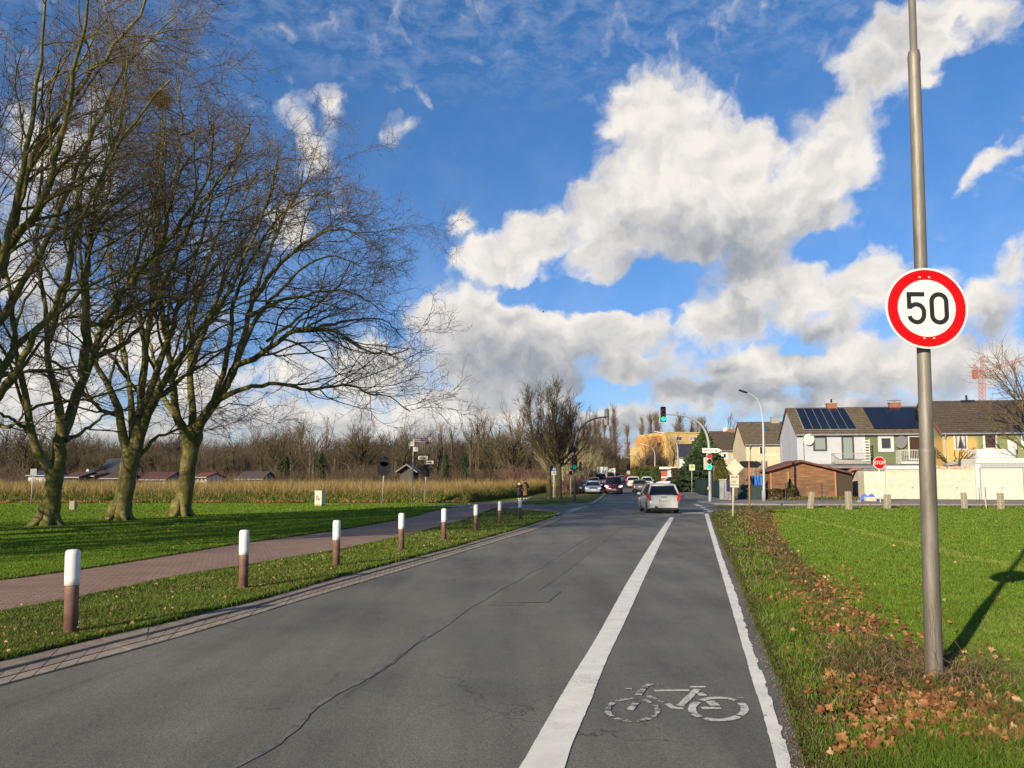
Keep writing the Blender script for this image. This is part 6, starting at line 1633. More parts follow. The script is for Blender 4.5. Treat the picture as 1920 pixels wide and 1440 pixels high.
for i in range(6):
    k0, k1 = i / 6 + .006, (i + 1) / 6 - .006
    HA.roofpanel('solar_panel', [lerp2(T0, T1, k0), lerp2(T0, T1, k1), lerp2(B0, B1, k1), lerp2(B0, B1, k0)], M_SOL)
HA.roofpanel('panel_rail', [(1490.8, 767.6), (1584.2, 767), (1607.3, 806.4), (1507, 807)], M_GALV, .05, .03)
T0, T1, B0, B1 = (1617.5, 766.5), (1722, 766.0), (1639, 805.2), (1745, 804.5)
for i in range(3):
    k0, k1 = i / 3 + .001, (i + 1) / 3 - .002
    HB.roofpanel('solar_panel', [lerp2(T0, T1, k0), lerp2(T0, T1, k1), lerp2(B0, B1, k1), lerp2(B0, B1, k0)], M_SOL)
HA.chimney(1550, 757.5, 1568, 766, cowl=1); HB.chimney(1667, 756, 1687, 765, cowl=2); HC.chimney(1800.5, 750.5, 1824.5, 762, m=M_DKGREY, cap=False, cowl=1)
HA.window(1525, 818, 1549.5, 845.5, M_FRD, M_GLASSB, .14); HA.window(1579, 817.5, 1600, 862, M_FRD, M_GLASSB, .13, name='balcony_door')
HA.dish(1517, 824, .55, mat('dish_white', (.72, .70, .62), .5)); HB.dish(1690, 829, .60, mat('dish_grey', (.20, .20, .22), .5))
HB.window(1653, 821.5, 1669, 841, M_FRD, M_GLASS, .10, trim=.30, bars=2); HB.window(1704, 817, 1728, 862, M_FRW, mat('glass_brown', (.05, .025, .015), .3), .10, name='balcony_door')
HC.window(1792, 815.5, 1810, 841, mat('red_frame', (.16, .05, .04), .5), M_GLASS, .08, trim=.14, curtains=True)
HC.window(1846, 815, 1866.5, 841, M_FRW, mat('shutter_brown', (.055, .03, .025), .6), .06, trim=.10, name='balcony_door'); HC.window(1917.5, 815, 1935, 840, M_FRW, M_GLASS, .1, trim=.1)
for H_, x in ((HA, 1505.5), (HC, 1771.5)):
    u, z = H_.u(x, 840); mb = MB(); mb.tube([(u, -.40, H_.eave - .15), (u, -.12, H_.eave - .6), (u, -.10, 2.0)], .055, 8); mb.build('downpipe', M_ZINC, H_.t)
u, z = HA.u(1473, 840, 6.5); mb = MB(); mb.tube([(-.08, 6.6, 5.6), (-.08, 6.6, .5)], .055, 8); mb.build('downpipe', M_ZINC, HA.t)
# balconies
def balcony(H_, x0, x1, ytop, yfloor, rail=True, m=M_FRW, mslab=M_CONC, proj=1.4, nb=22):
    a = H_.u(x0, yfloor, -proj); b = H_.u(x1, yfloor, -proj); zt = H_.u(x0, ytop, -proj)[1]; z = a[1]
    mb = MB(); mb.box(((a[0] + b[0]) / 2, -proj / 2, z - .12), (b[0] - a[0], proj, .20)); s_ = mb.build('balcony', mslab, H_.t)
    if rail:
        mb = MB(); mb.box(((a[0] + b[0]) / 2, -proj + .04, zt), (b[0] - a[0], .05, .05)); mb.box((a[0] + .03, -proj / 2, zt), (.05, proj, .05)); mb.box((b[0] - .03, -proj / 2, zt), (.05, proj, .05))
        for i in range(nb + 1): mb.box((a[0] + .03 + (b[0] - a[0] - .06) * i / nb, -proj + .04, (z + zt) / 2), (.025, .025, zt - z))
        for i in range(6):
            for u_ in (a[0] + .03, b[0] - .03): mb.box((u_, -proj + .2 + i * proj / 6, (z + zt) / 2), (.025, .025, zt - z))
        mb.build('railing', m, s_)
    else:
        mb = MB(); mb.box(((a[0] + b[0]) / 2, -proj + .04, (z + zt) / 2 + .02), (b[0] - a[0], .07, zt - z)); mb.box((a[0] + .04, -proj / 2 + .06, (z + zt) / 2 + .02), (.07, proj - .12, zt - z)); mb.build('parapet', m, s_)
    return s_, a, b, z, zt
s_, a, b, z, zt = balcony(HA, 1566, 1633, 850, 865.5, m=M_GALV, nb=26)
mb = MB()
for i in range(8): mb.box((b[0] - .35, -1.3, z + .12 + i * .26), (.62, .10, .10))
mb.box((b[0] - .05, -1.3, z + 1.05), (.05, .08, 2.1)); mb.build('trellis', M_FRW, s_)
balcony(HB, 1690, 1735, 844, 865, mslab=M_FRW, nb=14)
balcony(HC, 1833, 1906, 842.5, 858.5, rail=False, proj=2.2)
HC.slab('screen', 1890, 824.5, 1906, 843, .05, M_FRW, -.9)
# ground floor extension with dark carport and brick arch
M_DRK = mat('dark_opening', (.03, .028, .025), .9); M_FELT = mat('roofing_felt', (.15, .155, .16), .8, col2=(.22, .225, .23), vscale=1.5)
HX = House('flat roofed extension with grey roof and dark passage behind a brick arch', 1545, 71.0, 8, px_r=1733, D=2.2, cat='extension', name='extension')
zt = HX.u(1560, 878)[1]
mb = MB(); mb.prism([(-.3, zt), (HX.D, zt + .25), (HX.D, zt + .45), (-.3, zt + .17)], 'x', -.5, HX.w); mb.build('roof', M_FELT, HX.t)
mb = MB(); mb.box((HX.w / 2 + .3, 2.0, zt / 2), (HX.w - .8, .2, zt)); mb.build('wall', plaster('grey_wall', (.20, .20, .19)), HX.t)
for x in (0.2, 3.2, HX.w - .5): mb = MB(); mb.box((x, .2, zt / 2 - .05), (.2, .2, zt)); mb.build('post', M_DRK, HX.t)
mb = MB(); c = HX.u(1606, 900, -.4); r0, r1 = 1.0, 1.22; pts_ = []
for k_ in range(13): a = R(180 * k_ / 12); pts_.append((c[0] + r1 * math.cos(a), c[1] - .1 + r1 * math.sin(a)))
inner = [(c[0] + r0 * math.cos(R(180 * k_ / 12)), c[1] - .1 + r0 * math.sin(R(180 * k_ / 12))) for k_ in range(12, -1, -1)]
mb.prism([(c[0] + r1, 0)] + pts_ + [(c[0] - r1, 0), (c[0] - r0, 0)] + inner + [(c[0] + r0, 0)], 'y', -.6, -.3); mb.build('arch', M_BRICK, HX.t)
mb = MB(); mb.box((c[0] + .25, .9, c[1] - .25), (1.1, .06, 1.9)); mb.box((c[0] - .25, .8, c[1] - .2), (.08, .08, 2.0)); mb.build('door', mat('pale_door', (.42, .43, .42), .6), HX.t)
# garages
M_GAR = mat('cream_garage', (.50, .475, .36), .8, col2=(.60, .575, .46), vscale=1.3, bump=.05); M_GARD = mat('cream_garage_door', (.58, .555, .44), .7, col2=(.48, .455, .34), vscale=2.2)
def garage(label, x0, x1, ytop, Y, wall, door_px, mdoor, fascia, frame=None, fh=.28, lines=0, D=5.5, dy=None):
    H_ = House(label, x0, Y, 8, px_r=x1, D=D, cat='garage', name='garage', group='garages in front of the terrace'); zt = H_.u((x0 + x1) / 2, ytop)[1]
    mb = MB(); mb.box((H_.w / 2, D / 2, zt / 2 - .15), (H_.w, D, zt + .3)); mb.build('wall', wall, H_.t)
    mb = MB(); mb.box((H_.w / 2, D / 2 - .06, zt + fh / 2 - .04), (H_.w + .02, D + .16, fh)); mb.build('roof', fascia, H_.t)
    if door_px:
        a = H_.u(door_px[0], 935); b = H_.u(door_px[1], door_px[2]); mb = MB(); mb.box(((a[0] + b[0]) / 2, -.03, b[1] / 2), (b[0] - a[0], .06, b[1])); d_ = mb.build('door', mdoor, H_.t)
        mb = MB(); mb.box(((a[0] + b[0]) / 2, -.08, 1.05), (.12, .05, .05)); mb.build('handle', M_DKGREY, d_)
        for i in range(lines): mb = MB(); mb.box(((a[0] + b[0]) / 2, -.062, b[1] * (i + 1) / (lines + 1)), (b[0] - a[0] - .1, .012, .025)); mb.build('panel_joint', mat('joint_shade', (.45, .41, .30), .8), d_)
        mb = MB(); mb.box((a[0] - .05, -.04, b[1] / 2), (.08, .1, b[1])); mb.box((b[0] + .05, -.04, b[1] / 2), (.08, .1, b[1])); mb.box(((a[0] + b[0]) / 2, -.04, b[1] + .04), (b[0] - a[0] + .2, .1, .08)); mb.build('frame', frame or wall, H_.t)
    return H_
M_RUSTF = mat('rusty_fascia', (.30, .12, .06), .9, col2=(.66, .58, .45), vscale=4)
garage('narrow ribbed cream garage wall beside the stop sign', 1620.5, 1661, 881.5, 68.2, M_GAR, None, M_GARD, M_FELT, fh=.18)
garage('cream garage with plain up-and-over door behind the stop sign, left of the mast', 1661.6, 1757, 879.5, 67.6, M_GAR, (1669, 1752, 884), M_GARD, mat('pale_fascia', (.50, .52, .50), .6), fh=.34)
garage('cream garage with rusty flaking roof edge, right of the mast', 1757.8, 1830, 878, 66.7, M_GAR, (1762, 1824, 880.5), M_GARD, M_RUSTF, fh=.2)
gw = garage('white garage with sectional door and grey band above it, rightmost garage', 1831, 1960, 867, 66.0, M_FRW, (1841, 1916, 878), mat('white_door', (.60, .57, .46), .6), M_FRW, frame=M_ZINC, fh=.4, lines=4, D=6.5)
gw.slab('upper_band', 1839, 867.5, 1935, 876.3, .05, mat('corrugated', (.30, .32, .33), .6, col2=(.40, .42, .42), vscale=8, stretch=(6, 1, .1)), -.09)
HS = House('low brick outbuilding with slanting grey metal roof behind the garage', 1778, 70.2 - .9, 8, px_r=1833, D=2.0, cat='outbuilding', name='outbuilding')
za = HS.u(1780, 870)[1]; zb = HS.u(1833, 862)[1]
mb = MB(); mb.prism([(0, 0), (HS.w, 0), (HS.w, zb - .15), (0, za - .15)], 'y', 0, .6); mb.build('wall', M_BRICK, HS.t)
mb = MB(); mb.prism([(-.1, za - .15), (HS.w, zb - .15), (HS.w, zb + .12), (-.1, za + .08)], 'y', -.15, .7); mb.build('roof', M_ZINC, HS.t)

# wooden shed
m, t, b = newmat('weathered_boards'); p = xyco(t); x, y, z = t.sep(p)
n1 = t.noise(t.mapping(p, scale=(.5, 1, 7)), 1.6, 5, .65); n2 = t.noise(p, .6, 4, .6)
c = t.mix(t.maprange(n1, .35, .65), (.10, .048, .022, 1), (.34, .17, .075, 1)); c = t.mix(t.maprange(n2, .42, .68, 0, .75), c, (.095, .06, .038, 1))
c = t.mix(t.maprange(t.noise(t.mapping(p, scale=(1, 1, 5)), 2.6, 3, .6), .62, .72, 0, .7), c, (.52, .36, .20, 1))
ln = t.maprange(t.m('FRACT', t.m('DIVIDE', z, .165)), 0, .09, .45, 1); c = t.mix(1.0, c, t.xyz(ln, ln, ln), 'MULTIPLY')
t.l.new(c, b.inputs['Base Color']); b.inputs['Roughness'].default_value = .85; M_BOARD = m
SH = House('weathered brown wooden shed with red felt roof beside the cream garages', 1444, 68.6, 4, px_r=1566.5, D=4.2, cat='shed', name='shed', z0=gz(68.6) + .12)
za, zr, zb = SH.u(1444, 880)[1], SH.u(1500, 867)[1], SH.u(1566, 884)[1]; um = SH.u(1500, 880)[0]
mb = MB(); mb.prism([(0, -.2), (SH.w, -.2), (SH.w, zb), (um, zr), (0, za)], 'y', 0, SH.D); mb.build('wall', M_BOARD, SH.t)
ur, zrr = SH.u(1592, 885); ul, zll = SH.u(1437, 884.5)
mb = MB(); mb.prism([(ul, zll), (um, zr + .04), (ur, zrr - .15), (ur, zrr), (um, zr + .22), (ul, zll + .14)], 'y', -.45, SH.D + .3); mb.build('roof', mat('red_felt', (.11, .042, .03), .85, col2=(.165, .068, .048), vscale=3), SH.t)
for u_ in (.06, SH.w - .06, SH.u(1477, 880)[0]): mb = MB(); mb.box((u_, -.04, zb / 2 - .02), (.13, .09, zb)); mb.build('corner_post', mat('orange_wood', (.42, .19, .08), .8), SH.t)
mb = MB(); mb.box((SH.w + .75, 1.6, zb / 2), (1.4, 3.0, zb - .05)); mb.build('side_lean_to', mat('dark_boards', (.055, .038, .025), .9), SH.t)

# far houses
HD = House('cream gabled house with mossy roof and skylight behind the wooden shed', 1400, 98, 6, w=9.0, D=9.0)
HD.gabled(HD.u(1400, 833)[1], HD.u(1410, 794, 4.5)[1], plaster('cream_plaster', (.56, .50, .33)), M_TILE1, fascia=mat('bargeboard_brown', (.16, .06, .04), .7))
HD.window(1424, 837, 1435, 851.5, M_FRW, M_GLASS, .06, bars=2); HD.window(1463.5, 837, 1469, 860, M_FRD, M_GLASSB, .08, name='balcony_door')
HD.roofpanel('skylight', [(1432, 801.5), (1439.5, 801.5), (1441.5, 808), (1433.5, 808)], mat('skylight_glass', (.04, .09, .16), .1, spec=.9), .05, .06)
HD.chimney(1445.5, 783.5, 1460, 795, m=plaster('chimney_render', (.30, .31, .28)))
u, z = HD.u(1406, 850); mb = MB(); mb.tube([(u, -.4, HD.eave - .1), (u, -.1, HD.eave - .7), (u, -.1, 1.5)], .06, 8); mb.build('downpipe', M_ZINC, HD.t)
mb = MB(); a = HD.u(1436, 853); mb.box((a[0] + .75, -.01, a[1] + .05), (1.6, .02, .30)); mb.build('wall_plate', mat('faint_plate', (.60, .57, .46), .7), HD.t)
HE = House('grey beige gabled house with dark brown roof, left of the cream house', 1342, 118, 6, w=9.0, D=9.0)
HE.gabled(HE.u(1345, 844.5)[1], HE.u(1345, 811, 4.5)[1], plaster('beige_plaster', (.45, .39, .30)), M_TILE2)
HE.window(1356, 850.5, 1361.5, 858.5, M_FRW, M_GLASS, .05, trim=.25); HE.dish(1379, 857, .50, MATS['dish_white']); HE.chimney(1364, 805, 1376.5, 812); HE.dish(1360.5, 806.5, .45, MATS['dish_white'], 4.4)
HF = House('small white house with shiny dark blue black roof, before the yellow block', 1275, 148, 10, w=5.4, D=7.5)
HF.gabled(HF.u(1275, 857.5)[1], HF.u(1278, 834.5, 3.7)[1], plaster('white_plaster', (.60, .59, .54)), M_TILE3)
HF.window(1284.5, 860, 1290, 867.5, M_FRD, M_GLASS, .06)
HG = House('brown roofed pink house half hidden behind the conifer', 1302, 152, 10, w=6, D=7.5)
HG.gabled(HG.u(1304, 856)[1], HG.u(1306, 829, 3.7)[1], plaster('pinkish_plaster', (.5, .33, .22)), M_TILE2)
# yellow apartment block
M_YB = plaster('yellow_block', (.58, .40, .14)); M_OB = plaster('orange_block', (.52, .26, .08))
HY = House('yellow and orange flat roofed apartment block beyond the houses', 1250, 200, -16, px_r=1322, D=16, cat='apartment block', name='apartment_block')
zt = HY.u(1260, 811.5)[1]; mb = MB(); mb.box((HY.w / 2, HY.D / 2, zt / 2 - .3), (HY.w, HY.D, zt + .6)); mb.build('wall', M_YB, HY.t)
mb = MB(); mb.box((HY.w / 2, HY.D / 2, zt + .12), (HY.w + .3, HY.D + .3, .25)); mb.build('roof', plaster('pale_edge', (.58, .44, .2)), HY.t)
zt2 = HY.u(1245, 816)[1]; a = HY.u(1229, 850, 2)[0]; mb = MB(); mb.box((a / 2 - .02, 6 + 2, zt2 / 2 - .3), (-a, 12, zt2 + .6)); mb.build('side_wing', M_OB, HY.t)
a2 = HY.u(1220, 850, 8)[0]; mb = MB(); mb.box(((a + a2) / 2 - .05, 13, zt2 / 2 - 1.6), (a - a2, 9, zt2 - 2)); mb.build('rear_wing', M_YB, HY.t)
for (x0, x1) in ((1267, 1279), (1293, 1298), (1299, 1304.5), (1306, 1312)):
    for k_ in range(3):
        y0 = 818 + k_ * 19.5; HY.window(x0, y0, x1, y0 + 8.5, M_FRW, M_GLASS, .18, bars=2)
for k_ in range(4):
    a_ = HY.u(1236, 0)[0]; zc = zt2 - 2.4 - k_ * 2.8; mb = MB(); mb.box((a * .55, 1.97, zc), (.9, .05, 1.1)); mb.build('window', M_GLASS, HY.t)
# kiosk
HK = House('low red and white kiosk building with flat white roof edge beside the road', 1240, 122, 12, px_r=1291, D=6, cat='kiosk', name='kiosk')
zt = HK.u(1250, 877)[1]; mb = MB(); mb.box((HK.w / 2, 3, zt / 2 - .2), (HK.w, 6, zt + .2)); mb.build('wall', mat('kiosk_red', (.33, .05, .03), .7, col2=(.42, .075, .045), vscale=1), HK.t)
mb = MB(); mb.box((HK.w / 2, 2.8, zt - .05), (HK.w + .5, 7, .36)); mb.build('roof', M_FRW, HK.t)
HK.slab('entrance_panel', 1252, 880.5, 1259.5, 906, .1, M_FRW, -.12); HK.slab('base_band', 1240, 893.5, 1252, 896, .1, M_FRW, -.11)
mb = MB(); a = HK.u(1267, 889, -.05); mb.prism([(a[0] + .95 * math.cos(R(q)), a[1] + 1.3 * math.sin(R(q)) - .3) for q in range(0, 360, 30)], 'y', -.10, -.03); mb.build('poster', MATS['pale_door'], HK.t)
# pale far building at the right edge
HP = House('long pale roofed building far behind the terrace, at the right edge', 1828, 150, -30, w=34, D=12, cat='building', name='building')
z0 = HP.u(1830, 757)[1]; z1 = z0 + 1.2
mb = MB(); mb.prism([(0, 0), (HP.w, 0), (HP.w, z1 - .5), (0, z0 - .5)], 'y', 0, 10); mb.build('wall', M_BRICK, HP.t)
mb = MB(); mb.prism([(-.3, z0 - .5), (HP.w, z1 - .5), (HP.w, z1 + .3), (-.3, z0 + .3)], 'y', -.6, 10.5); mb.build('roof', plaster('pale_roof_edge', (.62, .56, .40)), HP.t)
# tower crane
M_CR = mat('crane_orange', (.40, .13, .08), .8)
b = P(1844, 906, 250); b.z = gz(250); cr_ = thing('tower_crane', 'orange red lattice tower crane far behind the terrace roofs', 'crane', b)
def lattice(name, a, c, w, n, r=.065):
    a, c = Vector(a), Vector(c); d = (c - a); up = Vector((0, 1, 0)); sd = d.cross(up).normalized() * w / 2; fw_ = up * w / 2; mb = MB()
    cor = [sd + fw_, sd - fw_, -sd - fw_, -sd + fw_]
    for q in cor: mb.tube([a + q, c + q], r, 4)
    for i in range(n):
        p0, p1 = a + d * (i / n), a + d * ((i + 1) / n)
        for k_ in range(4): mb.tube([p0 + cor[(k_ + i) % 4], p1 + cor[(k_ + i + 1) % 4]], r * .7, 4)
    return mb.build(name, M_CR, cr_)
L_ = lambda x, y: Vector(loc(b, x, y))
lattice('tower', (L_(1844, 906).x, 0, 0), L_(1841, 702), 1.35, 26, .09); lattice('jib', L_(1842, 699), L_(1902, 678), 1.0, 14); lattice('jib', L_(1902, 678), L_(1960, 660), 1.0, 10); lattice('counter_jib', L_(1841, 699), L_(1824.5, 686), .8, 5)
lattice('tower_head', L_(1841, 700), L_(1841.5, 668), .7, 5)
mb = MB(); p0 = L_(1841.5, 668)
for x, y in ((1824.5, 686), (1900, 679)): mb.tube([p0, L_(x, y)], .06, 4)
mb.build('stay', M_CR, cr_)
mb = MB(); v = L_(1828, 702); mb.box(v, (1.2, 1.2, 2.8)); mb.build('counterweight', M_CR, cr_)
# left: allotment houses before the wood
def lhouse(label, x0, x1, Y, ye, yr, wall, roof, rot=0, D=6, cat='shed', name='shed', rp=.5):
    H_ = House(label, x0, Y, rot, px_r=x1, D=D, cat=cat, name=name, group='low buildings between reeds and wood'); H_.gabled(max(1.2, H_.u((x0 + x1) / 2, ye)[1]), H_.u((x0 + x1) / 2, yr, D * rp)[1], wall, roof, rp=rp); return H_
M_REDR = mat('allotment_red_roof', (.075, .030, .022), .9, col2=(.11, .045, .033), vscale=1)
M_DW = plaster('dark_wall', (.08, .07, .06)); M_WW = plaster('whitewash', (.66, .66, .62)); M_SL = mat('slate_roof', (.035, .038, .045), .8, col2=(.055, .06, .07), vscale=1)
H_ = lhouse('low shed with dull red roof, between first and second trunk', 119, 150, 96, 896, 888, M_DW, M_REDR); H_ = lhouse('low shed with dull red roof, left of the second trunk', 150, 178, 98, 894, 889, M_DW, M_REDR)
lhouse('low shed with dull red roof directly beside the second trunk', 190, 226, 97, 898, 890, M_DW, M_REDR)
lhouse('grey shed with reddish roof, between second and third trunk', 262, 312, 100, 900, 888, plaster('pale_grey_wall', (.22, .24, .25)), M_REDR)
H_ = lhouse('small white house with bright red roof just right of the third trunk', 362, 388, 96, 896, 889, M_WW, mat('bright_red_roof', (.18, .05, .032), .8)); 
for x in (366, 373, 380): H_.window(x, 897.5, x + 2.5, 901, M_FRD, M_GLASS, .03)
lhouse('low brown cottage with flat dark roof at the wood edge', 443, 492, 99, 899, 887, plaster('brown_wall', (.24, .19, .14)), mat('dark_roof_felt', (.07, .055, .045), .9))
H_ = lhouse('large farmhouse with tall slate roof and white gable at the wood edge', 172, 228, 112, 893, 862, M_DW, M_SL, D=10, cat='house', name='house')
mb = MB(); a = H_.u(160, 891, -1.5); c = H_.u(170, 879.5, -1.5); mb.prism([(a[0], a[1]), (a[0] + 1.0, a[1] + .0), (c[0], a[1] - .2), (c[0] - .25, c[1]), (a[0] + .2, c[1])], 'y', -1.6, -.1); mb.build('white_gable', M_WW, H_.t)
H_ = lhouse('white shed with blue grey roof left of the leftmost trunk', 52, 86, 98, 892.5, 886, M_WW, M_SL)
H_ = House('open fronted dark hut with shallow pitched roof behind the direction signpost', 750, 92, 0, px_r=775, D=5, cat='hut', name='hut', group='low buildings between reeds and wood')
H_.w, um = H_.u(775, 890)[0], H_.u(763, 890)[0]; ze = H_.u(752, 882)[1]; zr = H_.u(763, 873)[1]
mb = MB(); mb.prism([(0, 0), (H_.w, 0), (H_.w, ze), (um, zr), (0, ze)], 'y', 0, 5); mb.build('wall', M_DW, H_.t)
mb = MB(); mb.prism([(-.5, ze - .3), (um, zr + .02), (H_.w + .5, ze - .3), (H_.w + .5, ze - .12), (um, zr + .2), (-.5, ze - .12)], 'y', -.6, 5.3); mb.build('roof', mat('pale_roof_board', (.20, .18, .15), .8), H_.t)

# ------------------------------------------------------------------ yard things right of the junction
def fence(label, p0, p1, h, m, n, cat='fence', rails=True, solid=False, gap=.5):
    """panel fence from ground pixel p0 to p1"""
    a, c = G(*p0), G(*p1); a.z = gz(a.y); c.z = gz(c.y); t = thing('fence', label, cat, a); d = c - a; L = d.length; ang = math.atan2(d.y, d.x); t.rotation_euler = (0, 0, ang); dz = c.z - a.z
    mb = MB()
    if solid: mb.add([(0, 0, .08), (L, 0, .08 + dz), (L, 0, h + dz), (0, 0, h), (0, .05, .08), (L, .05, .08 + dz), (L, .05, h + dz), (0, .05, h)], [(0, 1, 2, 3), (4, 7, 6, 5), (3, 2, 6, 7), (0, 4, 5, 1)])
    else:
        k_ = int(L / .13)
        for i in range(k_):
            hh = h * random.uniform(.96, 1.02); mb.box(((i + .5) * L / k_, 0, hh / 2 + .05 + dz * i / k_), (L / k_ * (1 - gap * .3), .025, hh))
    mb.build('panel', m, t)
    for i in range(n + 1): mb = MB(); mb.box((i * L / n, .06, h / 2 + .02 + dz * i / n), (.08, .08, h + .1)); mb.build('post', M_DKGREY if solid else m, t)
    return t
M_GRF = mat('dark_green_mesh', (.010, .026, .026), .7, col2=(.016, .042, .036), vscale=2); M_OLDW = mat('old_fence_wood', (.12, .08, .05), .9, col2=(.20, .14, .09), vscale=2)
fence('dark green screened fence along the pavement right of the bus stop', (1299, 923.5), (1352, 935.5), 1.55, M_GRF, 8, solid=True)
fence('dark green mesh fence between poster board and blue tarps', (1384, 937.5), (1431, 939), 1.3, M_GRF, 5, solid=True)
fence('tall brown plank fence behind the diamond sign', (1338, 930), (1402, 932.5), 3.0, M_OLDW, 6); fence('brown plank fence with upright boards beside the shed', (1400, 934), (1440, 934.5), 3.4, M_OLDW, 4)
def boxthing(name, label, cat, px, w, d, h, m, rz=0, bev=.03, extra=None):
    g = G(*px); mb = MB(); mb.box((0, 0, h / 2 - .05), (w, d, h + .1), bev=bev); t = thing(name, label, cat, g, R(rz)); mb.build('body', m, t)
    if extra: extra(t, w, d, h)
    return t
boxthing('utility_cabinet', 'narrow pale grey cabinet at the end of the dark green fence', 'cabinet', (1356, 938.5), .55, .35, 1.75, mat('cab_grey', (.33, .36, .34), .6), extra=lambda t, w, d, h: (MB().box((0, 0, h + .03), (w + .06, d + .06, .06)).build('lid', M_CREAM, t)))
mb_ = boxthing('poster_board', 'graffiti covered poster board beside the grey cabinet', 'poster board', (1366.5, 939.5), .72, .3, 1.55, mat('graffiti_poster', (.16, .15, .16), .7, col2=(.38, .33, .36), vscale=3, stretch=(2.5, 1, .8)), extra=lambda t, w, d, h: (MB().box((.40, -.02, h / 2), (.10, .32, h)).build('edge', M_FRW, t)))
def lid(m): return lambda t, w, d, h: (MB().box((0, -.03, h + .08), (w + .04, d + .06, .08), bev=.02).build('lid', m, t), MB().tube([(-w / 2 - .02, d / 2, .1), (w / 2 + .02, d / 2, .1)], .1, 10).build('wheel', M_BLACK, t))
boxthing('waste_bin', 'dark green waste container beside the grey post', 'bin', (1267.5, 921.5), .72, .72, 1.05, mat('bin_green', (.012, .05, .03), .6), extra=lid(MATS['bin_green']))
boxthing('waste_bin', 'low wide green container right of the green waste bin', 'bin', (1282, 921.5), .95, .6, .62, mat('bin_green2', (.02, .085, .06), .6), extra=lid(MATS['bin_green2']))
boxthing('waste_bin', 'dark blue bin at the start of the dark green fence', 'bin', (1293, 922), .62, .6, 1.05, mat('bin_blue', (.02, .05, .22), .6), extra=lid(MATS['bin_blue']))
boxthing('stone_block', 'small pale stone block in front of the blue tarp', 'stone', (1611, 944), .28, .2, .24, M_CONC)
# tarps as draped cloth
def cloth(name, label, cat, px, w, h, m, seed, th=.25, lie=False):
    rg_ = np.random.default_rng(seed); g = G(*px); n, k_ = 22, 16; vs = []; fs = []
    for side in (0, 1):
        for i in range(n):
            for j in range(k_):
                u_, v_ = i / (n - 1), j / (k_ - 1)
                if lie: x = (u_ - .5) * w; z = h * math.sin(math.pi * u_) ** .6 * (1 - abs(v_ - .5) * 1.2) * (0.7 + .3 * math.sin(u_ * 17 + v_ * 5)); y = (v_ - .5) * .9; z = max(.0, z) + (.0 if not side else -.05)
                else: x = (u_ - .5) * w * (1 - .25 * math.sin(v_ * 3)); z = h * v_ + .1; y = .12 * math.sin(u_ * 19 + v_ * 3) + .05 * math.sin(u_ * 43) + (th if side else 0)
                vs.append((x + rg_.uniform(-.012, .012), y, z))
    N = n * k_
    for s_ in (0, 1):
        for i in range(n - 1):
            for j in range(k_ - 1): fs.append((s_ * N + i * k_ + j, s_ * N + (i + 1) * k_ + j, s_ * N + (i + 1) * k_ + j + 1, s_ * N + i * k_ + j + 1))
    for i in range(n - 1): fs += [(i * k_ + k_ - 1, (i + 1) * k_ + k_ - 1, N + (i + 1) * k_ + k_ - 1, N + i * k_ + k_ - 1), (i * k_, (i + 1) * k_, N + (i + 1) * k_, N + i * k_)]
    for j in range(k_ - 1): fs += [(j, j + 1, N + j + 1, N + j), ((n - 1) * k_ + j, (n - 1) * k_ + j + 1, N + (n - 1) * k_ + j + 1, N + (n - 1) * k_ + j)]
    mb = MB(); mb.smooth = True; mb.add(vs, fs); o = mb.build(name, m); o.location = g; tag(o, label, cat); return o
M_TARP = mat('blue_tarp', (.025, .12, .50), .45, col2=(.05, .20, .62), vscale=3)
cloth('tarp', 'bright blue tarp hanging on the fence left of the curved lamp', 'tarp', (1424, 936.5), .85, 2.0, M_TARP, 1); cloth('tarp', 'dull blue grey tarp hanging beside the rusty post', 'tarp', (1413, 936), .85, 2.0, mat('dull_tarp', (.05, .09, .16), .6), 2)
cloth('tarp', 'blue tarp heaped over a pale box at the corner of the cream garage', 'tarp', (1628, 940.5), 1.8, .75, M_TARP, 3, lie=True)
boxthing('crate', 'pale box half covered by the heaped blue tarp', 'box', (1632, 941.5), .8, .5, .42, M_CREAM, bev=.02)
for i, (lab, x, y) in enumerate([('thin dark fence stake left of the wooden shed middle', 1473, 941), ('thin dark fence stake before the right end of the wooden shed', 1541.5, 942.5)]):
    g = G(x, y); mb = MB(); mb.tube([(0, 0, -.1), (.02, 0, 1.55)], .045, 8); o = mb.build('fence_stake', mat('stake_dark', (.03, .035, .045), .7)); o.location = g; tag(o, lab, 'stake')
for lab, x in (('short dark stake left of the bent white stake', 1837), ('short dark stake right of the bent white stake', 1848.5)):
    g = G(x, 942); mb = MB(); mb.tube([(0, 0, -.1), (0, 0, 1.2)], .03, 8); o = mb.build('fence_stake', MATS['stake_dark']); o.location = g; tag(o, lab, 'stake')
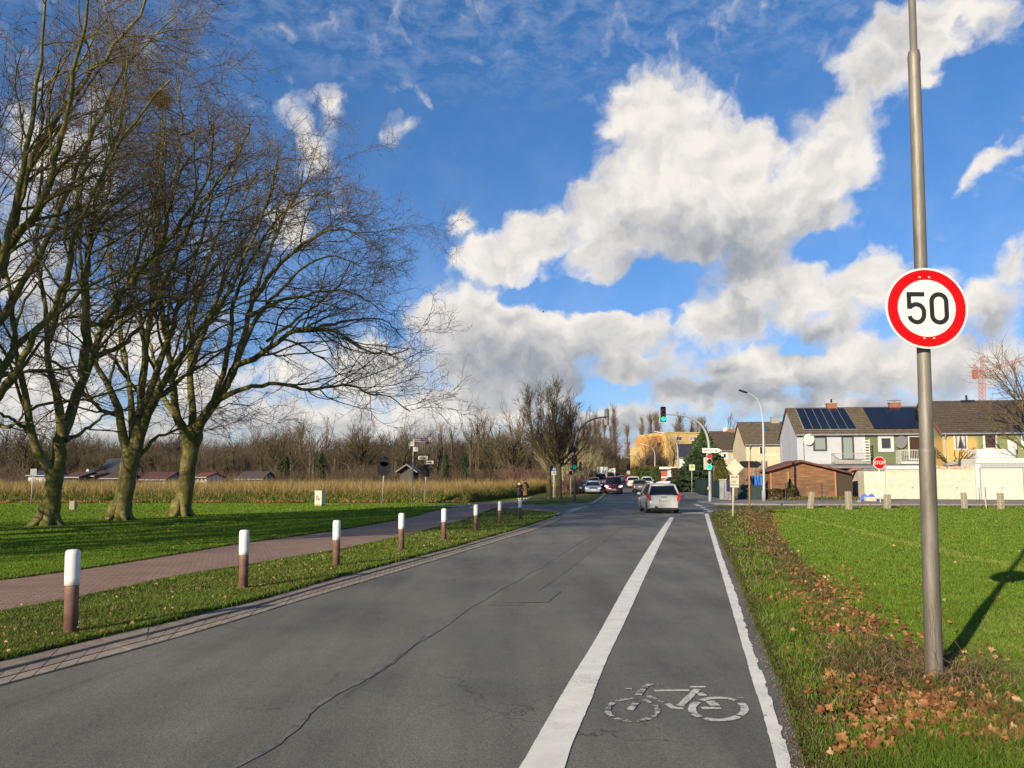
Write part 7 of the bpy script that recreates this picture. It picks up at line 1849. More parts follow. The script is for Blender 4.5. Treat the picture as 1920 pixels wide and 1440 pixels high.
# ------------------------------------------------------------------ vehicles
M_TYRE = mat('tyre', (.012, .012, .013), .85); M_RIM = mat('rim', (.35, .35, .36), .35, metal=.7); M_CGL = mat('car_glass', (.010, .013, .018), .10, spec=.45)
M_TAIL = mat('tail_lamp', (.55, .01, .015), .2, spec=.8, coat=.5); M_HEADL = mat('headlamp', (.55, .58, .60), .1, spec=.9, coat=.5); M_HLON = mat('headlamp_on', (.9, .9, .85), .2, emit=(1, .95, .85), estr=2.2)
M_TRIM = mat('black_trim', (.018, .018, .02), .6); M_PLATE = mat('number_plate', (.70, .69, .62), .5)
def carpaint(name, c, metal=.0, rough=.3): return mat(name, c, rough, metal=metal, coat=.6)
SHAPES = {   # length, width, height, ground clearance, [profile as (y, belt z)], greenhouse (front base, front top, rear top, rear base), roof z
 'compact': dict(L=3.85, W=1.76, H=1.59, prof=[(-1.92, .55), (-1.90, .86), (-1.82, .98), (-.5, .97), (.75, .93), (1.35, .86), (1.80, .70), (1.92, .55)], gh=(1.12, .38, -1.55, -1.80), belt=.95),
 'hatch': dict(L=4.1, W=1.74, H=1.47, prof=[(-2.05, .52), (-2.02, .82), (-1.9, .93), (-.5, .93), (.8, .89), (1.4, .82), (1.92, .68), (2.05, .5)], gh=(1.05, .30, -1.30, -1.85), belt=.91),
 'sedan': dict(L=4.6, W=1.77, H=1.44, prof=[(-2.3, .52), (-2.27, .85), (-2.1, .98), (-1.4, 1.0), (-.5, .94), (.7, .90), (1.5, .84), (2.12, .70), (2.3, .5)], gh=(1.05, .25, -.95, -1.65), belt=.92),
 'suv': dict(L=4.4, W=1.85, H=1.66, prof=[(-2.2, .60), (-2.17, .98), (-2.05, 1.08), (-.5, 1.06), (.85, 1.02), (1.55, .98), (2.05, .85), (2.2, .6)], gh=(1.15, .45, -1.70, -2.05), belt=1.04),
 'van': dict(L=5.0, W=1.93, H=1.90, prof=[(-2.5, .60), (-2.47, 1.1), (-2.4, 1.18), (-.5, 1.16), (1.2, 1.12), (1.75, 1.06), (2.30, .88), (2.5, .6)], gh=(1.70, .85, -2.25, -2.42), belt=1.13)}
def loft_rings(mb, rings):
    k_ = len(rings[0]); vs = [p for r in rings for p in r]; fs = []
    for i in range(len(rings) - 1):
        for j in range(k_): fs.append((i * k_ + j, i * k_ + (j + 1) % k_, (i + 1) * k_ + (j + 1) % k_, (i + 1) * k_ + j))
    fs += [tuple(reversed(range(k_))), tuple((len(rings) - 1) * k_ + j for j in range(k_))]; mb.add(vs, fs)
def car(label, kind, paint_, px, az, dX=0.0, lights=False, cat='car', name='parked_car', tail=M_TAIL, plate=True, group=None, Y=None, roofbars=False):
    S = SHAPES[kind]; L, W, H = S['L'], S['W'], S['H']; g = G(*px) if Y is None else Vector((X_at(px[0], Y), Y, gz(Y)))
    t = thing(name, label, cat, g, R(-az), group); hw = W / 2; prof = S['prof']; ys = [p[0] for p in prof]; bz = [p[1] for p in prof]
    wy = (L / 2 - .78, -L / 2 + .72); wr = .31 if kind != 'van' else .35
    st = sorted(set([round(v, 3) for v in np.linspace(-L / 2, L / 2, 25)] + [-L / 2 + .04, L / 2 - .04])); rings = []
    for y in st:
        e = min(1, ((L / 2 - abs(y)) / .42)); tw = 1 - .17 * (1 - e) ** 2 - .015; b = float(np.interp(y, ys, bz)); w = hw * tw; sill = .22 + .10 * (1 - e) ** 2
        near = min(abs(y - wy[0]), abs(y - wy[1])); ar = math.sqrt(max(0, (wr + .07) ** 2 - near ** 2)) + wr if near < wr + .07 else 0
        lo = max(sill, min(ar, b - .14)); 
        rings.append([(-w * .80, y, sill), (-w * .97, y, lo), (-w, y, max(lo + .02, b * .62)), (-w * .985, y, max(lo + .05, b * .86)), (-w * .90, y, b), (-w * .55, y, b + .025), (0, y, b + .04), (w * .55, y, b + .025), (w * .90, y, b), (w * .985, y, max(lo + .05, b * .86)), (w, y, max(lo + .02, b * .62)), (w * .97, y, lo), (w * .80, y, sill)])
    mb = MB(); mb.smooth = True; loft_rings(mb, rings); body = mb.build('body', paint_, t)
    fb, ft, rt, rb = S['gh']; be = S['belt']; n = 13
    def gring(y, z, w, cr=.0): return [(-w, y, z), (-w * .55, y - cr, z), (w * .55, y - cr, z), (w, y, z)]
    # greenhouse: glass body with paint-coloured roof and pillars
    wb, wt = hw * .93, hw * (.70 if kind in ('compact', 'hatch', 'sedan') else .76); zr = H - .07
    mb = MB(); vs = [(-wb, fb, be - .03), (wb, fb, be - .03), (wb, rb, be), (-wb, rb, be), (-wt, ft, zr), (wt, ft, zr), (wt, rt, zr), (-wt, rt, zr)]
    mb.add(vs, [(0, 1, 5, 4), (2, 3, 7, 6), (1, 2, 6, 5), (3, 0, 4, 7), (4, 5, 6, 7)]); mb.build('windows', M_CGL, t)
    mb = MB(); mb.smooth = True; rr_ = []
    for k_, (y, dz, ws) in enumerate([(ft + .10, -.03, 1.01), (ft - .02, .015, 1.0), (ft - .3, .05, .99), ((ft + rt) / 2, .07, .99), (rt + .3, .055, .99), (rt + .02, .02, 1.0), (rt - .07, -.03, 1.01)]):
        w = wt * ws + .012; rr_.append([(-w, y, zr + dz - .05), (-w * .92, y, zr + dz), (-w * .4, y, zr + dz + .02), (w * .4, y, zr + dz + .02), (w * .92, y, zr + dz), (w, y, zr + dz - .05)])
    loft_rings(mb, rr_); roof = mb.build('roof', paint_, t)
    def pil(a, c, r=.035, nm='pillar', m_=paint_): q = MB(); q.tube([a, c], r, 6); q.build(nm, m_, t)
    for sx in (-1, 1):
        pil((sx * wb, fb, be), (sx * wt, ft, zr)); pil((sx * (wb - .01), rb, be), (sx * wt, rt, zr), .055 if kind in ('compact', 'hatch') else .045); ym = (ft + rt) / 2 + .05; pil((sx * (wb + .004), ym - .05, be), (sx * (wt + .004), ym, zr), .03, m_=M_TRIM)
        q = MB(); q.smooth = False; q.box((sx * (wb + .11), fb - .22, be + .08), (.18, .09, .13), bev=.03); q.build('mirror', paint_ if kind != 'van' else M_TRIM, t)
        for y in wy:
            q = MB(); q.smooth = True; q.lathe([(wr * .62, -.10), (wr * .92, -.105), (wr, -.07), (wr, .07), (wr * .92, .105), (wr * .62, .10)], 24, Matrix.Translation((sx * (hw - .13), y, wr)) @ Matrix.Rotation(R(90), 4, 'Y')); wh = q.build('wheel', M_TYRE, t)
            q = MB(); q.lathe([(wr * .60, -.03), (wr * .60, .03), (wr * .2, .045)], 16, Matrix.Translation((sx * (hw - .05), y, wr)) @ Matrix.Rotation(R(90 * sx), 4, 'Y')); q.build('rim', M_RIM, wh)
        # lamps
        zt_ = float(np.interp(-L / 2 + .1, ys, bz)); h_ = {'compact': .36, 'hatch': .30, 'sedan': .22, 'suv': .34, 'van': .55}[kind]
        q = MB(); q.prism([(sx * hw * .99, zt_ + .08), (sx * hw * .88, zt_ + .10), (sx * hw * .78, zt_ - h_ * .45), (sx * hw * .76, zt_ - h_ * .85), (sx * hw * .95, zt_ - h_ * .75)][::sx], 'y', -L / 2 - .015, -L / 2 + .34); q.build('tail_lamp', tail, t)
        zf = float(np.interp(L / 2 - .25, ys, bz))
        q = MB(); q.prism([(sx * hw * .95, zf + .03), (sx * hw * .60, zf - .07), (sx * hw * .56, zf - .16), (sx * hw * .80, zf - .19), (sx * hw * .96, zf - .10)][::sx], 'y', L / 2 - .34, L / 2 - .03); q.build('headlamp', M_HLON if lights else M_HEADL, t)
    # bumpers, grille, plates
    for sy, nm in ((-1, 'rear_bumper'), (1, 'front_bumper')):
        q = MB(); q.smooth = False; y = sy * (L / 2); q.prism([(-hw * .90, y - sy * .25), (-hw * .80, y + sy * .035), (hw * .80, y + sy * .035), (hw * .90, y - sy * .25)][::sy], 'z', .30, .52); q.build(nm, paint_, t)
        q = MB(); q.box((0, y - sy * .08, .25), (W * .78, .22, .12), bev=.02); q.build('lower_trim', M_TRIM, t)
        if plate:
            zc = .70 if sy < 0 and kind in ('compact', 'suv', 'van', 'sedan') else (.62 if sy < 0 else .45)
            q = MB(); q.box((0, y + sy * .042, zc), (.52, .012, .115)); pl = q.build('number_plate', M_PLATE, t)
            q = MB(); q.box((-.235 * (1 if sy < 0 else -1), y + sy * .050, zc), (.045, .005, .11)); q.build('blue_band', M_BLUE, pl)
            q = MB()
            for x0, x1 in ((-.19, -.10), (-.06, .02), (.05, .22)): q.box(((x0 + x1) / 2, y + sy * .050, zc), (x1 - x0, .004, .055))
            q.build('lettering', MATS['plate_ink'] if 'plate_ink' in MATS else mat('plate_ink', (.22, .22, .21), .6), pl)
    q = MB(); q.box((0, L / 2 + .02 - .03, .68 if kind != 'van' else .80), (W * .42, .05, .14), bev=.02); q.build('grille', M_TRIM, t)
    q = MB(); q.box((0, -L / 2 + .3, .16), (W * .6, .4, .1)); q.build('underbody', M_TRIM, t)
    return t
SILV = carpaint('paint_silver', (.50, .50, .47), .10); SBLU = carpaint('paint_silver_blue', (.30, .35, .45), .35); REDP = carpaint('paint_dark_red', (.16, .008, .015), .1); WHT = carpaint('paint_white', (.60, .59, .55)); BLKP = carpaint('paint_black', (.012, .013, .016)); DKG = carpaint('paint_graphite', (.10, .10, .095), .3)
BEI = carpaint('paint_beige', (.42, .29, .16), .1); RWH = carpaint('paint_bright_red', (.40, .03, .03)); BEI2 = carpaint('paint_sand', (.40, .36, .28), .2); DBL = carpaint('paint_dark_blue', (.02, .03, .05)); ORG = carpaint('paint_amber', (.46, .25, .10), .1)
main = car('silver compact hatchback seen from behind, waiting before the stop line', 'compact', SILV, (1234.5, 960.3), 1.5, name='car')
# rear window outline, wiper and tow cover of the nearest car
S = SHAPES['compact']
q = MB(); q.prism([(-.78, 1.00), (.78, 1.00), (.62, 1.46), (-.62, 1.46)], 'y', -.012, 0, Matrix.Translation((0, -1.845, 0)) @ Matrix.Rotation(R(0), 4, 'X'))
vs = [(-.74, -1.875, 1.0), (.74, -1.875, 1.0), (.55, -1.64, 1.43), (-.55, -1.64, 1.43), (-.74, -1.80, 1.0), (.74, -1.80, 1.0), (.55, -1.56, 1.43), (-.55, -1.56, 1.43)]
q = MB(); q.add(vs, [(0, 1, 2, 3), (4, 7, 6, 5), (0, 4, 5, 1), (3, 2, 6, 7), (0, 3, 7, 4), (1, 5, 6, 2)]); q.build('rear_window', M_CGL, main)
q = MB(); q.tube([(0, -1.90, 1.03), (.30, -1.85, 1.10)], .012, 6); q.build('wiper', M_TRIM, main)
q = MB(); q.tube([(.0, -1.3, 1.57), (.0, -1.45, 1.66)], .012, 6); q.build('antenna', M_TRIM, main)
q = MB(); q.box((0, -1.935, .88), (.34, .02, .03)); q.build('tailgate_handle', M_RIM, main)
q = MB(); ring(q, .035, .05, -1.945, 20); q.build('badge', M_RIM, main); main.children[-1].location.z = .82
q = MB(); q.box((-.42, -1.965, .34), (.16, .01, .07)); q.build('tow_cover', M_TRIM, main)

car('dark red people carrier coming towards the camera with bright headlamps', 'van', REDP, (1151, 925.5), 188, lights=True, name='car')
car('silver blue saloon parked on the left behind the white capped bollard', 'sedan', SBLU, (1112, 926), 186)
car('dark blue car parked left of the silver blue saloon', 'hatch', DBL, (1100.5, 925), 186)
car('amber beige car parked behind the silver blue saloon', 'suv', ORG, (1112, 919), 187)
car('black car parked behind the amber beige one, partly hidden', 'hatch', BLKP, (1127.5, 913.5), 188)
G_Q = 'cars queueing in the far lane'
car('dark graphite hatchback in the queue directly left of the silver compact', 'hatch', DKG, (1199, 922), 7, name='car', group=G_Q)
car('white sport utility car with red tail lamps, second in the queue', 'suv', WHT, (1187, 915), 8, name='car', group=G_Q)
car('white hatchback in the middle of the far queue', 'hatch', WHT, (1190, 909.5), 8, name='car', group=G_Q)
car('bright red and pale car farther up the queue, below the round sign', 'suv', RWH, (1181.5, 906), 8, name='car', group=G_Q)
car('black van shaped car standing right of the white queueing cars', 'van', BLKP, (1200.5, 908.5), 8, name='car', group=G_Q)
car('white small car facing the camera at the right kerb behind the silver compact', 'compact', WHT, (1213, 913), 188)
car('sand coloured car driving away in the middle of the far road', 'sedan', BEI2, (1164.5, 904), 8, name='car', group=G_Q)
car('tiny pale car farthest along the road', 'sedan', SILV, (1172, 901.5), 188, name='car', group=G_Q)
car('white estate car parked sideways beyond the green bins', 'suv', WHT, (1260, 915.5), -78)
car('cream car parked sideways right of the white estate car', 'sedan', carpaint('paint_cream', (.62, .56, .42)), (1281, 916), -82)
car('dark car roof visible in front of the kiosk', 'hatch', BLKP, (1257, 908), -60)
car('white car parked behind the dark green fence', 'hatch', WHT, (1323, 919), -70)
def lorry(label, px, az, Y, box_h, box_w, cab_h, tiltbox=True):
    g = Vector((X_at(px, Y), Y, gz(Y))); t = thing('lorry', label, 'lorry', g, R(-az)); W = box_w
    q = MB(); q.prism([(1.0, .45), (3.1, .45), (3.15, .95), (2.75, 1.15), (2.05, cab_h), (1.0, cab_h)], 'x', -W / 2 + .08, W / 2 - .08); q.build('cab', WHT, t)
    q = MB(); q.add([(-W / 2 + .2, 2.76, 1.22), (W / 2 - .2, 2.76, 1.22), (W / 2 - .32, 2.12, cab_h - .10), (-W / 2 + .32, 2.12, cab_h - .10)], [(0, 1, 2, 3)]); s_ = q.build('windscreen', M_CGL, t); s_.location = (0, .02, .02)
    q = MB(); q.box((0, -1.4, .7 + box_h / 2), (W, 4.7, box_h), bev=.04); q.build('cargo_box', WHT, t)
    for sx in (-1, 1):
        for y in (2.2, -2.4): q = MB(); q.smooth = True; q.lathe([(.2, -.12), (.38, -.12), (.38, .12), (.2, .12)], 18, Matrix.Translation((sx * (W / 2 - .16), y, .38)) @ Matrix.Rotation(R(90), 4, 'Y')); q.build('wheel', M_TYRE, t)
        q = MB(); q.box((sx * (W / 2 - .35), 3.14, .85), (.30, .06, .18), bev=.03); q.build('headlamp', M_HEADL, t)
        q = MB(); q.box((sx * (W / 2 + .10), 2.6, 1.5), (.12, .1, .3)); q.build('mirror', M_TRIM, t)
    q = MB(); q.box((0, 3.16, .62), (W * .6, .05, .22)); q.build('grille', M_TRIM, t)
    q = MB(); q.box((0, 3.17, .42), (.52, .02, .12)); q.build('number_plate', M_PLATE, t)
lorry('white box lorry facing the camera, parked left behind the cars', 1126, 188, 112, 2.35, 2.1, 2.1)
lorry('white lorry on the road behind the red people carrier', 1143.5, 188, 138, 2.2, 2.05, 2.2)
# ------------------------------------------------------------------ trees and hedges around the road
def fan(seed, H, w, stems, up=.18, r0=.07, tw=.014, d1=2.0, d2=2.2, low=.12, spread=.5):
    """many stems rising from one stool, like a cut-back tree"""
    rg = np.random.default_rng(seed); L = []; Rr = []
    for s in range(stems):
        a = rg.uniform(0, 6.28); k_ = rg.uniform(.15, 1) ** .7; o = np.array([math.cos(a), math.sin(a), 0]) * .35 * spread
        tip = np.array([math.cos(a) * w * k_, math.sin(a) * w * k_, H * rg.uniform(.7, 1.0) * (1 - .28 * k_)])
        A, Q = resample_np([o + [0, 0, -.1], o * 1.3 + tip * [.16, .16, .28], tip * [.55, .55, .62], tip], [r0, r0 * .8, r0 * .5, r0 * .15], 12); A[1:-1] += rg.normal(size=(10, 3)) * .05
        L.append(A); Rr.append(Q)
    L = np.array(L); Rr = np.array(Rr)
    S, SR = sprout(L, Rr, d1, low, 1, (15, 45), (H * .10, H * .22), 7, .10, (0, 0, up), .012, rg, tw, .35, .6)
    B_, BR = sprout(S, SR, d2, .1, 1, (20, 50), (H * .05, H * .10), 4, .14, (0, 0, up * .6), .01, rg, tw * .75, .2, .7)
    a, b = tubes(L, Rr, 6); c, d_ = join([tubes(S, SR, 3), tubes(B_, BR, 3)]); return a, b, c, d_
def oval_tree(seed, H, w, clear, tw=.016, r0=.22, dens=1.0, trunk=None):
    """street tree: short bare trunk and a dense upright egg-shaped crown"""
    rg = np.random.default_rng(seed); A0, Q0 = resample_np([[0, 0, -.1], [.02, 0, clear * .5], [0, 0, clear], [rg.normal() * .1, 0, clear * 1.25]], [r0 * 1.15, r0, r0 * .95, r0 * .8], 10)
    L = []; Rr = []
    for s in range(11):
        a = s * 2.4 + rg.uniform(-.3, .3); k_ = rg.uniform(.25, 1); tip = np.array([math.cos(a) * w * k_, math.sin(a) * w * k_, H * (1 - .42 * k_ ** 1.5) * rg.uniform(.92, 1)])
        z0 = clear * rg.uniform(.85, 1.2); A, Q = resample_np([[0, 0, z0], [tip[0] * .45, tip[1] * .45, z0 + (tip[2] - z0) * .25], [tip[0] * .92, tip[1] * .92, z0 + (tip[2] - z0) * .62], tip], [r0 * .42, r0 * .32, r0 * .18, r0 * .05], 14)
        A[1:-1] += rg.normal(size=(12, 3)) * .05; L.append(A); Rr.append(Q)
    L = np.array(L); Rr = np.array(Rr)
    S, SR = sprout(L, Rr, 2.8 * dens, .08, 1, (18, 48), (H * .10, H * .22), 8, .09, (0, 0, .11), .014, rg, tw, .4, .6)
    B_, BR = sprout(S, SR, 2.6 * dens, .08, 1, (18, 48), (H * .045, H * .10), 5, .12, (0, 0, .08), .01, rg, tw * .8, .25, .7)
    C_, CR = sprout(B_, BR, 2.6 * dens, .1, 1, (20, 50), (H * .02, H * .045), 3, .12, (0, 0, .06), .01, rg, tw * .6, .2, .7)
    a, b = join([tubes(A0[None], Q0[None], 14), tubes(L, Rr, 7)]); c, d_ = join([tubes(S, SR, 4), tubes(B_, BR, 3), tubes(C_, CR, 3)]); return a, b, c, d_
M_BK2 = bark('street_bark', (.060, .046, .025), (.11, .09, .05), (.075, .075, .028), 4); M_TW2 = mat('street_twigs', (.060, .044, .022), .95, col2=(.105, .080, .040), vscale=1); M_TWD = mat('street_twigs_dark', (.07, .05, .034), .95, col2=(.12, .088, .058), vscale=1)
M_PALE = mat('pale_stems', (.26, .22, .10), .9, col2=(.42, .36, .19), vscale=1.5); M_PTW = mat('pale_twigs', (.16, .13, .055), .95, col2=(.25, .205, .095), vscale=1)
g1, g2 = G(1029.5, 935.5), G(1048, 936.5)
geo = oval_tree(71, (P(1040, 693, g1.y).z - gz(g1.y)) * 1.05, 2.9, 2.6, dens=1.35); t_ = make_tree('street_tree', 'egg shaped bare street tree behind the footpath sign, left trunk of the pair', None, geo, M_BK2, M_TW2); put(t_, g1, 0.3)
geo = oval_tree(72, 10.0, 2.8, 2.8, r0=.25, dens=1.35); t_ = make_tree('street_tree', 'bare street tree right beside the first one, dark trunk behind the blue sign', None, geo, M_BK2, M_TW2); put(t_, (g2.x, g2.y, g2.z), 1.3)
# pale many-stemmed trees left of the parked cars
pal = [Stamp(make_tree('coppiced_tree', 'pale many stemmed cut back tree left of the parked cars', 'pale many stemmed trees along the left side of the road', fan(80 + i, 6.0, 2.6, 26, r0=.075, spread=1.5), M_PALE, M_PTW)) for i in range(3)]
rr = random.Random(4)
labs = iter(['pale many stemmed tree directly behind the second trunk of the pair', 'pale many stemmed tree behind the dark traffic light post', 'pale many stemmed tree right of the dark traffic light', 'pale many stemmed tree left of the dark blue parked car',
             'pale many stemmed tree behind the amber beige car', 'pale many stemmed tree beside the white box lorry', 'many stemmed tree in deep shade at the start of the dark avenue'])
for i, (px, Y) in enumerate([(1056, 86), (1070, 90), (1084, 94), (1093, 101), (1102, 108), (1110, 118), (1116, 130)]):
    pal[i % 3].at(X_at(px, Y), Y, rr.uniform(0, 6), rr.uniform(.95, 1.2), next(labs))
for i, (px, Y) in enumerate([(1052, 96), (1064, 104), (1078, 110), (1090, 118), (1100, 126)]):
    pal[i % 3].at(X_at(px, Y), Y, rr.uniform(0, 6), rr.uniform(1.1, 1.35), 'pale many stemmed tree of the second row, behind the roadside ones')
# brown shrubs at their feet
def shrub(seed, H, w, n=60, tw=.018): return fan(seed, H, w, n, up=.1, r0=.022, tw=tw * .6, d1=3.0, d2=2.0, spread=1.4)
shr = Stamp(make_tree('bare_shrub', 'x', 'reddish bare shrubs', shrub(90, 2.4, 1.1), M_TW_RD, M_TW_RD, 'shrub'))
for lab, px, Y, s in [('reddish bare shrub between the double trunk and the dark traffic light', 1056, 82, 1.15), ('reddish bare shrub just left of the dark traffic light post', 1066, 83, 1.0), ('reddish bare shrub between traffic light and parked cars', 1087, 88, 1.1), ('reddish shrub patch in the reeds left of the double trunk', 1005, 100, 1.5), ('wide reddish shrub behind the two walkers', 975, 104, 1.7), ('reddish shrub left of the walkers', 955, 106, 1.5)]:
    shr.at(X_at(px, Y), Y, rr.uniform(0, 6), (s * 1.3, s * 1.3, s), lab)
thicket('roadside_thicket', [(X_at(1045, 96), 96), (X_at(1085, 108), 108), (X_at(1112, 125), 125), (X_at(1130, 165), 165), (X_at(1142, 235), 235)], 5.5, 4200, MATS['under_twigs'], 6, .25, .035)
# avenue trees left and right of the far road
av = [Stamp(make_tree('avenue_tree', 'bare avenue tree', None, broad(95 + i, 10.5, 5.0, .12, .22, .2, 16, .022, 1.4, 2.0, (22, 55)), M_BARK_G, [M_TW_BR, M_TWD, M_TW_BR][i])) for i in range(3)]
GL = 'bare trees left of the far road'; GR_ = 'bare trees right of the far road'
for i, (px, Y, s) in enumerate([(1084, 132, .9), (1097, 140, .95), (1108, 150, .98), (1118, 162, 1.0), (1126, 178, 1.05), (1134, 195, 1.08), (1141, 215, 1.1), (1148, 240, 1.1), (1092, 165, 1.1), (1106, 185, 1.15), (1075, 150, 1.0), (1062, 140, .95), (1155, 270, 1.0), (1164, 285, 1.0), (1174, 290, 1.0)]):
    av[i % 3].at(X_at(px, Y), Y, rr.uniform(0, 6), s * rr.uniform(.92, 1.08), 'bare brown tree in the avenue left of the far road', GL)
for i, (px, Y, s) in enumerate([(1211, 170, .85), (1216, 185, .95), (1222, 178, 1.05), (1229, 186, 1.1), (1208, 215, .95), (1200, 245, .95), (1236, 190, 1.0), (1192, 275, .9), (1184, 290, .9)]):
    av[(i + 1) % 3].at(X_at(px, Y), Y, rr.uniform(0, 6), s * rr.uniform(.92, 1.08), 'bare brown tree standing right of the far road before the yellow block', GR_)
thicket('roadside_thicket', [(X_at(1150, 300), 300), (X_at(1172, 300), 300), (X_at(1200, 300), 300)], 8.0, 2500, MATS['dark_twigs'], 7, .8, .09)
thicket('roadside_thicket', [(X_at(1216, 175), 175), (X_at(1236, 182), 182)], 6.0, 900, MATS['dark_twigs'], 8, .2, .06)
# olive tree before the yellow block
def spot(label, seed, px, Y, ytop, w, m1, m2, clear=.25, dens=1.2, name='bare_tree', tw=.02):
    b = Vector((X_at(px, Y), Y, gz(Y))); H = P(px, ytop, Y).z - b.z; geo = broad(seed, H / .93, w, .12, clear, H * .018, 16, tw, dens, 1.8, (25, 55)); return put(make_tree(name, label, None, geo, m1, m2), b)
spot('bare tree spreading in front of the yellow block', 101, 1262, 160, 822, 5.0, M_BARK_G, M_TW_OL)
spot('pale grey bare tree far behind the grey house roof', 102, 1364, 190, 776, 6.0, M_BARK_G, mat('grey_twigs', (.20, .16, .14), .95, col2=(.28, .24, .21), vscale=1), tw=.03)
spot('reddish bare tree top behind the cream house roof', 103, 1415, 170, 776, 3.6, M_BARK_G, M_TW_RD, tw=.03); spot('reddish bare tree top between cream house and terrace', 104, 1463, 180, 770, 4.5, M_BARK_G, M_TW_RD, tw=.03)
spot('low bare tree behind the ridge of the olive house', 105, 1703, 150, 755, 3.5, M_BARK_G, M_TW_OL, tw=.03)
# poplars: narrow upright crowns
pop = [Stamp(make_tree('poplar', 'bare poplar', None, broad(110 + i, 22, 5.5, .22, .10, .34, 62, .040, 1.7, 2.0, (16, 38), narrow=True), M_BARK_G, mat('poplar_twigs', (.17, .12, .085), .95, col2=(.25, .185, .13), vscale=.4))) for i in range(3)]
GP = 'bare poplars far down the road'
for i, (px, Y, yt, sx) in enumerate([(1094, 240, 798, .8), (1103, 250, 792, .9), (1119, 240, 776, .75), (1125, 245, 784, .8), (1134, 240, 781, .85), (1152, 235, 764, .85), (1147, 260, 795, .8), (1177, 300, 793, .8), (1204, 290, 782, .7), (1221, 270, 775, .9), (1231, 265, 770, .75), (1236, 280, 780, .8),
                              (1279, 290, 775, 1.0), (1273, 300, 790, .9), (1299, 300, 787, .8), (1309, 290, 782, .7), (1317, 285, 780, .8), (1324, 300, 786, .8), (1268, 310, 795, .9)]):
    H = P(px, yt, Y).z - gz(Y); s = H / 21.0; pop[i % 3].at(X_at(px, Y), Y, rr.uniform(0, 6), (s * sx * 1.05, s * sx * 1.05, s), 'slim bare poplar rising above the far avenue or the yellow block', GP)

# evergreens and hedges: sprays of small faces through the volume
def leaf_cloud(shape, n, size, seed, droop=.3):
    rg = np.random.default_rng(seed); c = shape(rg, n); n = len(c); a = unit(rg.normal(size=(n, 3))); b = unit(np.cross(a, rg.normal(size=(n, 3)))); a[:, 2] -= droop; a = unit(a)
    s = size * rg.uniform(.6, 1.4, n)[:, None]; V = np.stack([c - b * s * .45, c + a * s, c + b * s * .45, c - a * s * .4], 1).reshape(-1, 3); F = np.arange(4 * n).reshape(-1, 4); return V, F
def cone_shape(H, w, z0=.2, lump=.22, blunt=1.0):
    def f(rg, n):
        z = rg.uniform(0, 1, n) ** 1.25; a = rg.uniform(0, 6.283, n); rr0 = w * (1 - z ** blunt) * (1 + lump * np.sin(a * 5 + z * 23) * .6 + lump * np.sin(z * 41 + a * 2) * .6); r = rr0 * rg.uniform(.25, 1, n) ** .45
        return np.stack([np.cos(a) * r, np.sin(a) * r, z0 + z * (H - z0)], 1)
    return f
def box_shape(L, D, H, lump=.10):
    def f(rg, n):
        p = rg.uniform(-1, 1, (n, 3)); k_ = rg.integers(0, 3, n); sg = rg.choice([-1, 1], n); q = p.copy()
        for i in range(3): q[k_ == i, i] = sg[k_ == i] * rg.uniform(.75, 1, (k_ == i).sum())
        q *= 1 + lump * np.sin(p[:, [1, 2, 0]] * 7 + 2) * .6
        return np.stack([q[:, 0] * L / 2, q[:, 1] * D / 2, (q[:, 2] + 1) * H / 2], 1)
    return f
E_DK = leafy('evergreen_dark', (.020, .042, .016), (.045, .075, .028), .1); E_MD = leafy('evergreen_mid', (.045, .085, .025), (.075, .12, .04), .1); E_OL = leafy('hedge_olive', (.085, .085, .020), (.15, .14, .035), .15); E_BR = leafy('hedge_rusty', (.055, .045, .015), (.10, .075, .03), .1)
def evergreen(name, label, cat, px, Y, shape, n, size, m, seed, group=None, rz=0, z=None, trunk=True, th=.14, tz=1.0):
    b = Vector((X_at(px, Y), Y, gz(Y) if z is None else z)); t = thing(name, label, cat, b, rz, group); V, F = leaf_cloud(shape, n, size, seed)
    if trunk: q = MB(); q.tube([(0, 0, -.1), (0, 0, tz)], th, 8); q.build('trunk', M_BK2, t)
    np_mesh('crown' if trunk else 'foliage', V, F, m, t); return t
def hh(px, py, Y): return P(px, py, Y).z - gz(Y)
evergreen('conifer', 'tall dark green conifer behind the traffic light mast', 'conifer', 1322, 95, cone_shape(hh(1322, 803, 95), 2.9, .2, .3, 1.6), 26000, .26, E_MD, 1, tz=5)
evergreen('conifer', 'broad dark lower conifer left of the traffic light mast', 'conifer', 1308, 90, cone_shape(hh(1308, 845, 90), 2.6, .2, .3, 1.8), 20000, .24, E_DK, 2, tz=3)
for lab, px, yt in (('narrow thuja left of the diamond sign, taller of the pair', 1357, 861), ('narrow thuja left of the diamond sign, shorter and farther left', 1347, 865)): evergreen('thuja', lab, 'thuja', px, 76, cone_shape(hh(px, yt, 76), .62, .1, .12, 2.2), 5000, .14, E_OL, 3 + int(px), tz=2)
evergreen('hedge', 'dark rusty green hedge behind the bus stop sign', 'hedge', 1289, 96, box_shape(3.6, 1.6, hh(1289, 879, 96)), 9000, .16, E_BR, 5, trunk=False)
evergreen('hedge', 'olive yellow rounded hedge right of the far queue', 'hedge', 1213, 132, box_shape(4.2, 2.6, hh(1213, 876, 132), .2), 9000, .22, E_OL, 6, trunk=False); evergreen('hedge', 'dark green trimmed hedge left of the kiosk', 'hedge', 1228, 128, box_shape(4.6, 1.4, hh(1228, 884, 128)), 7000, .18, E_MD, 7, trunk=False)
evergreen('shrub', 'small dark shrub above the kiosk roof', 'shrub', 1248, 150, cone_shape(hh(1248, 871, 150), 1.3, .1, .2, 2), 3000, .2, E_DK, 8, trunk=False)
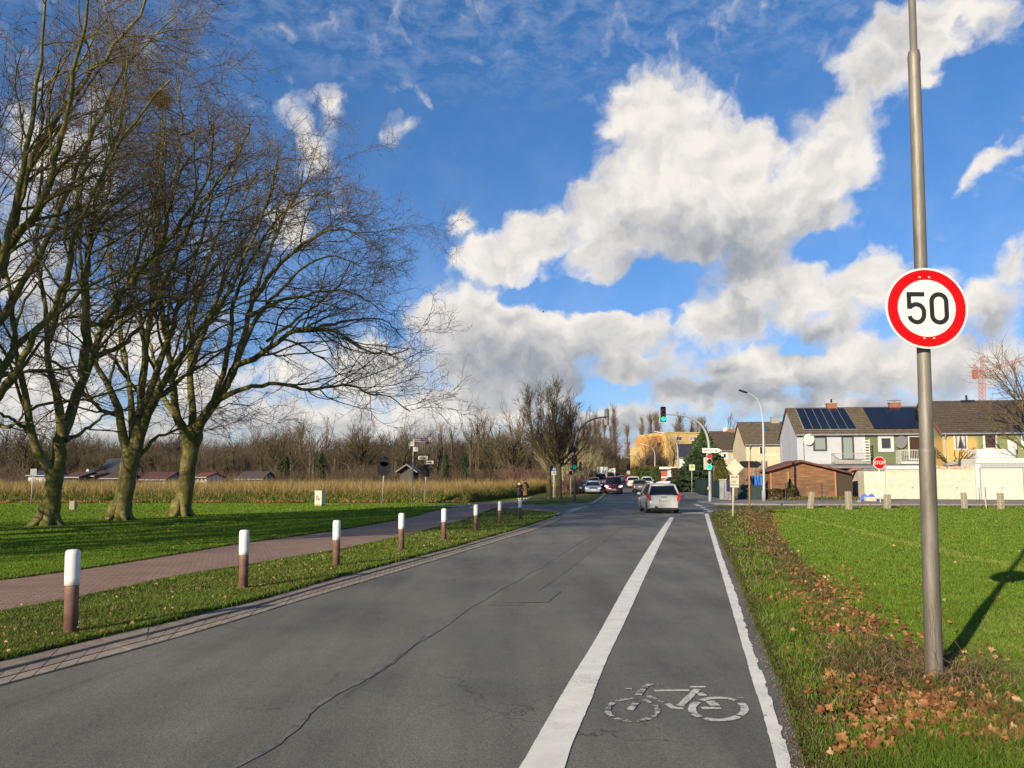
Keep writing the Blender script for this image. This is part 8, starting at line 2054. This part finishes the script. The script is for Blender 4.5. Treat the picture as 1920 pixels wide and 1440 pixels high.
evergreen('hedge', 'low scrubby bush before the wooden shed, left part', 'hedge', 1456, 66.3, box_shape(2.4, .9, .95, .25), 3600, .11, E_BR, 9, trunk=False); evergreen('shrub', 'small green creeper bush against the wooden shed', 'shrub', 1481, 67.2, cone_shape(1.75, .45, .1, .3, 2), 1800, .12, E_MD, 10, trunk=False)
for lab, px, yt, w_ in (('dark ivy clad trunk at the wood edge, left of the utility cabinet', 536, 852, .9), ('dark ivy clad trunk at the wood edge, behind the utility cabinet', 602, 846, 1.1),
                       ('dark ivy clad trunk at the wood edge, right of the street name sign', 836, 848, 1.2), ('dark ivy clad trunk in the middle of the wood edge', 872, 846, 1.0)):
    evergreen('ivy_clad_trunk', lab, 'ivy', px, 110, cone_shape(hh(px, yt, 110) * .95, w_ * .42, .1, .8, 9.0), 1500, .17, E_DK, int(px))
# bare shrub before the ochre house, and the tree at the right edge
b = P(1795, 880, 68.9); geo = fan(120, 3.4, 2.6, 16, up=.1, r0=.06, tw=.012, d1=1.3, d2=1.6); t_ = make_tree('bare_shrub', 'bare branching shrub before the ochre house wall', None, geo, M_BK2, M_TW2, 'shrub'); put(t_, (b.x, 69.2, 2.6)); 
b = Vector((X_at(1935, 64), 64, gz(64))); geo = broad(121, 13.4, 7.2, .08, .22, .24, 24, .018, 1.9, 2.6, (30, 65)); t_ = make_tree('bare_tree', 'bare tree at the right edge in front of the ochre terrace house', None, geo, M_BK2, mat('edge_tree_twigs', (.14, .095, .05), .95, col2=(.21, .15, .085), vscale=1)); put(t_, b)
# pebbles and weeds in front of the shed
x = rng.uniform(X_at(1440, 66), X_at(1610, 66), 5000); y = rng.normal(66.0, .7, 5000); blades('yard_weeds', x, y, rng.uniform(.05, .35, 5000), np.full(5000, .04), rng.uniform(.2, 1, 5000), [L_OLV, L_BRN, L_DRY, L_G1], rng.integers(0, 4, 5000), 40, .08)
x = rng.uniform(X_at(1500, 67), X_at(1595, 67), 700); y = rng.normal(67.2, .25, 700); leaves('rubble', x, y, rng.uniform(.05, .12, 700), [M_CONC, M_CREAM], rng.integers(0, 2, 700), 41, .1, .9, .08)
x = rng.uniform(X_at(1345, 50), X_at(1920, 50), 9000); y = rng.normal(50.4, .35, 9000); blades('field_edge_grass', x, y, rng.uniform(.04, .16, 9000), np.full(9000, .04), rng.uniform(.2, 1, 9000), [L_F1, L_G1, L_OLV, L_DRY], rng.integers(0, 4, 9000), 42, .0)
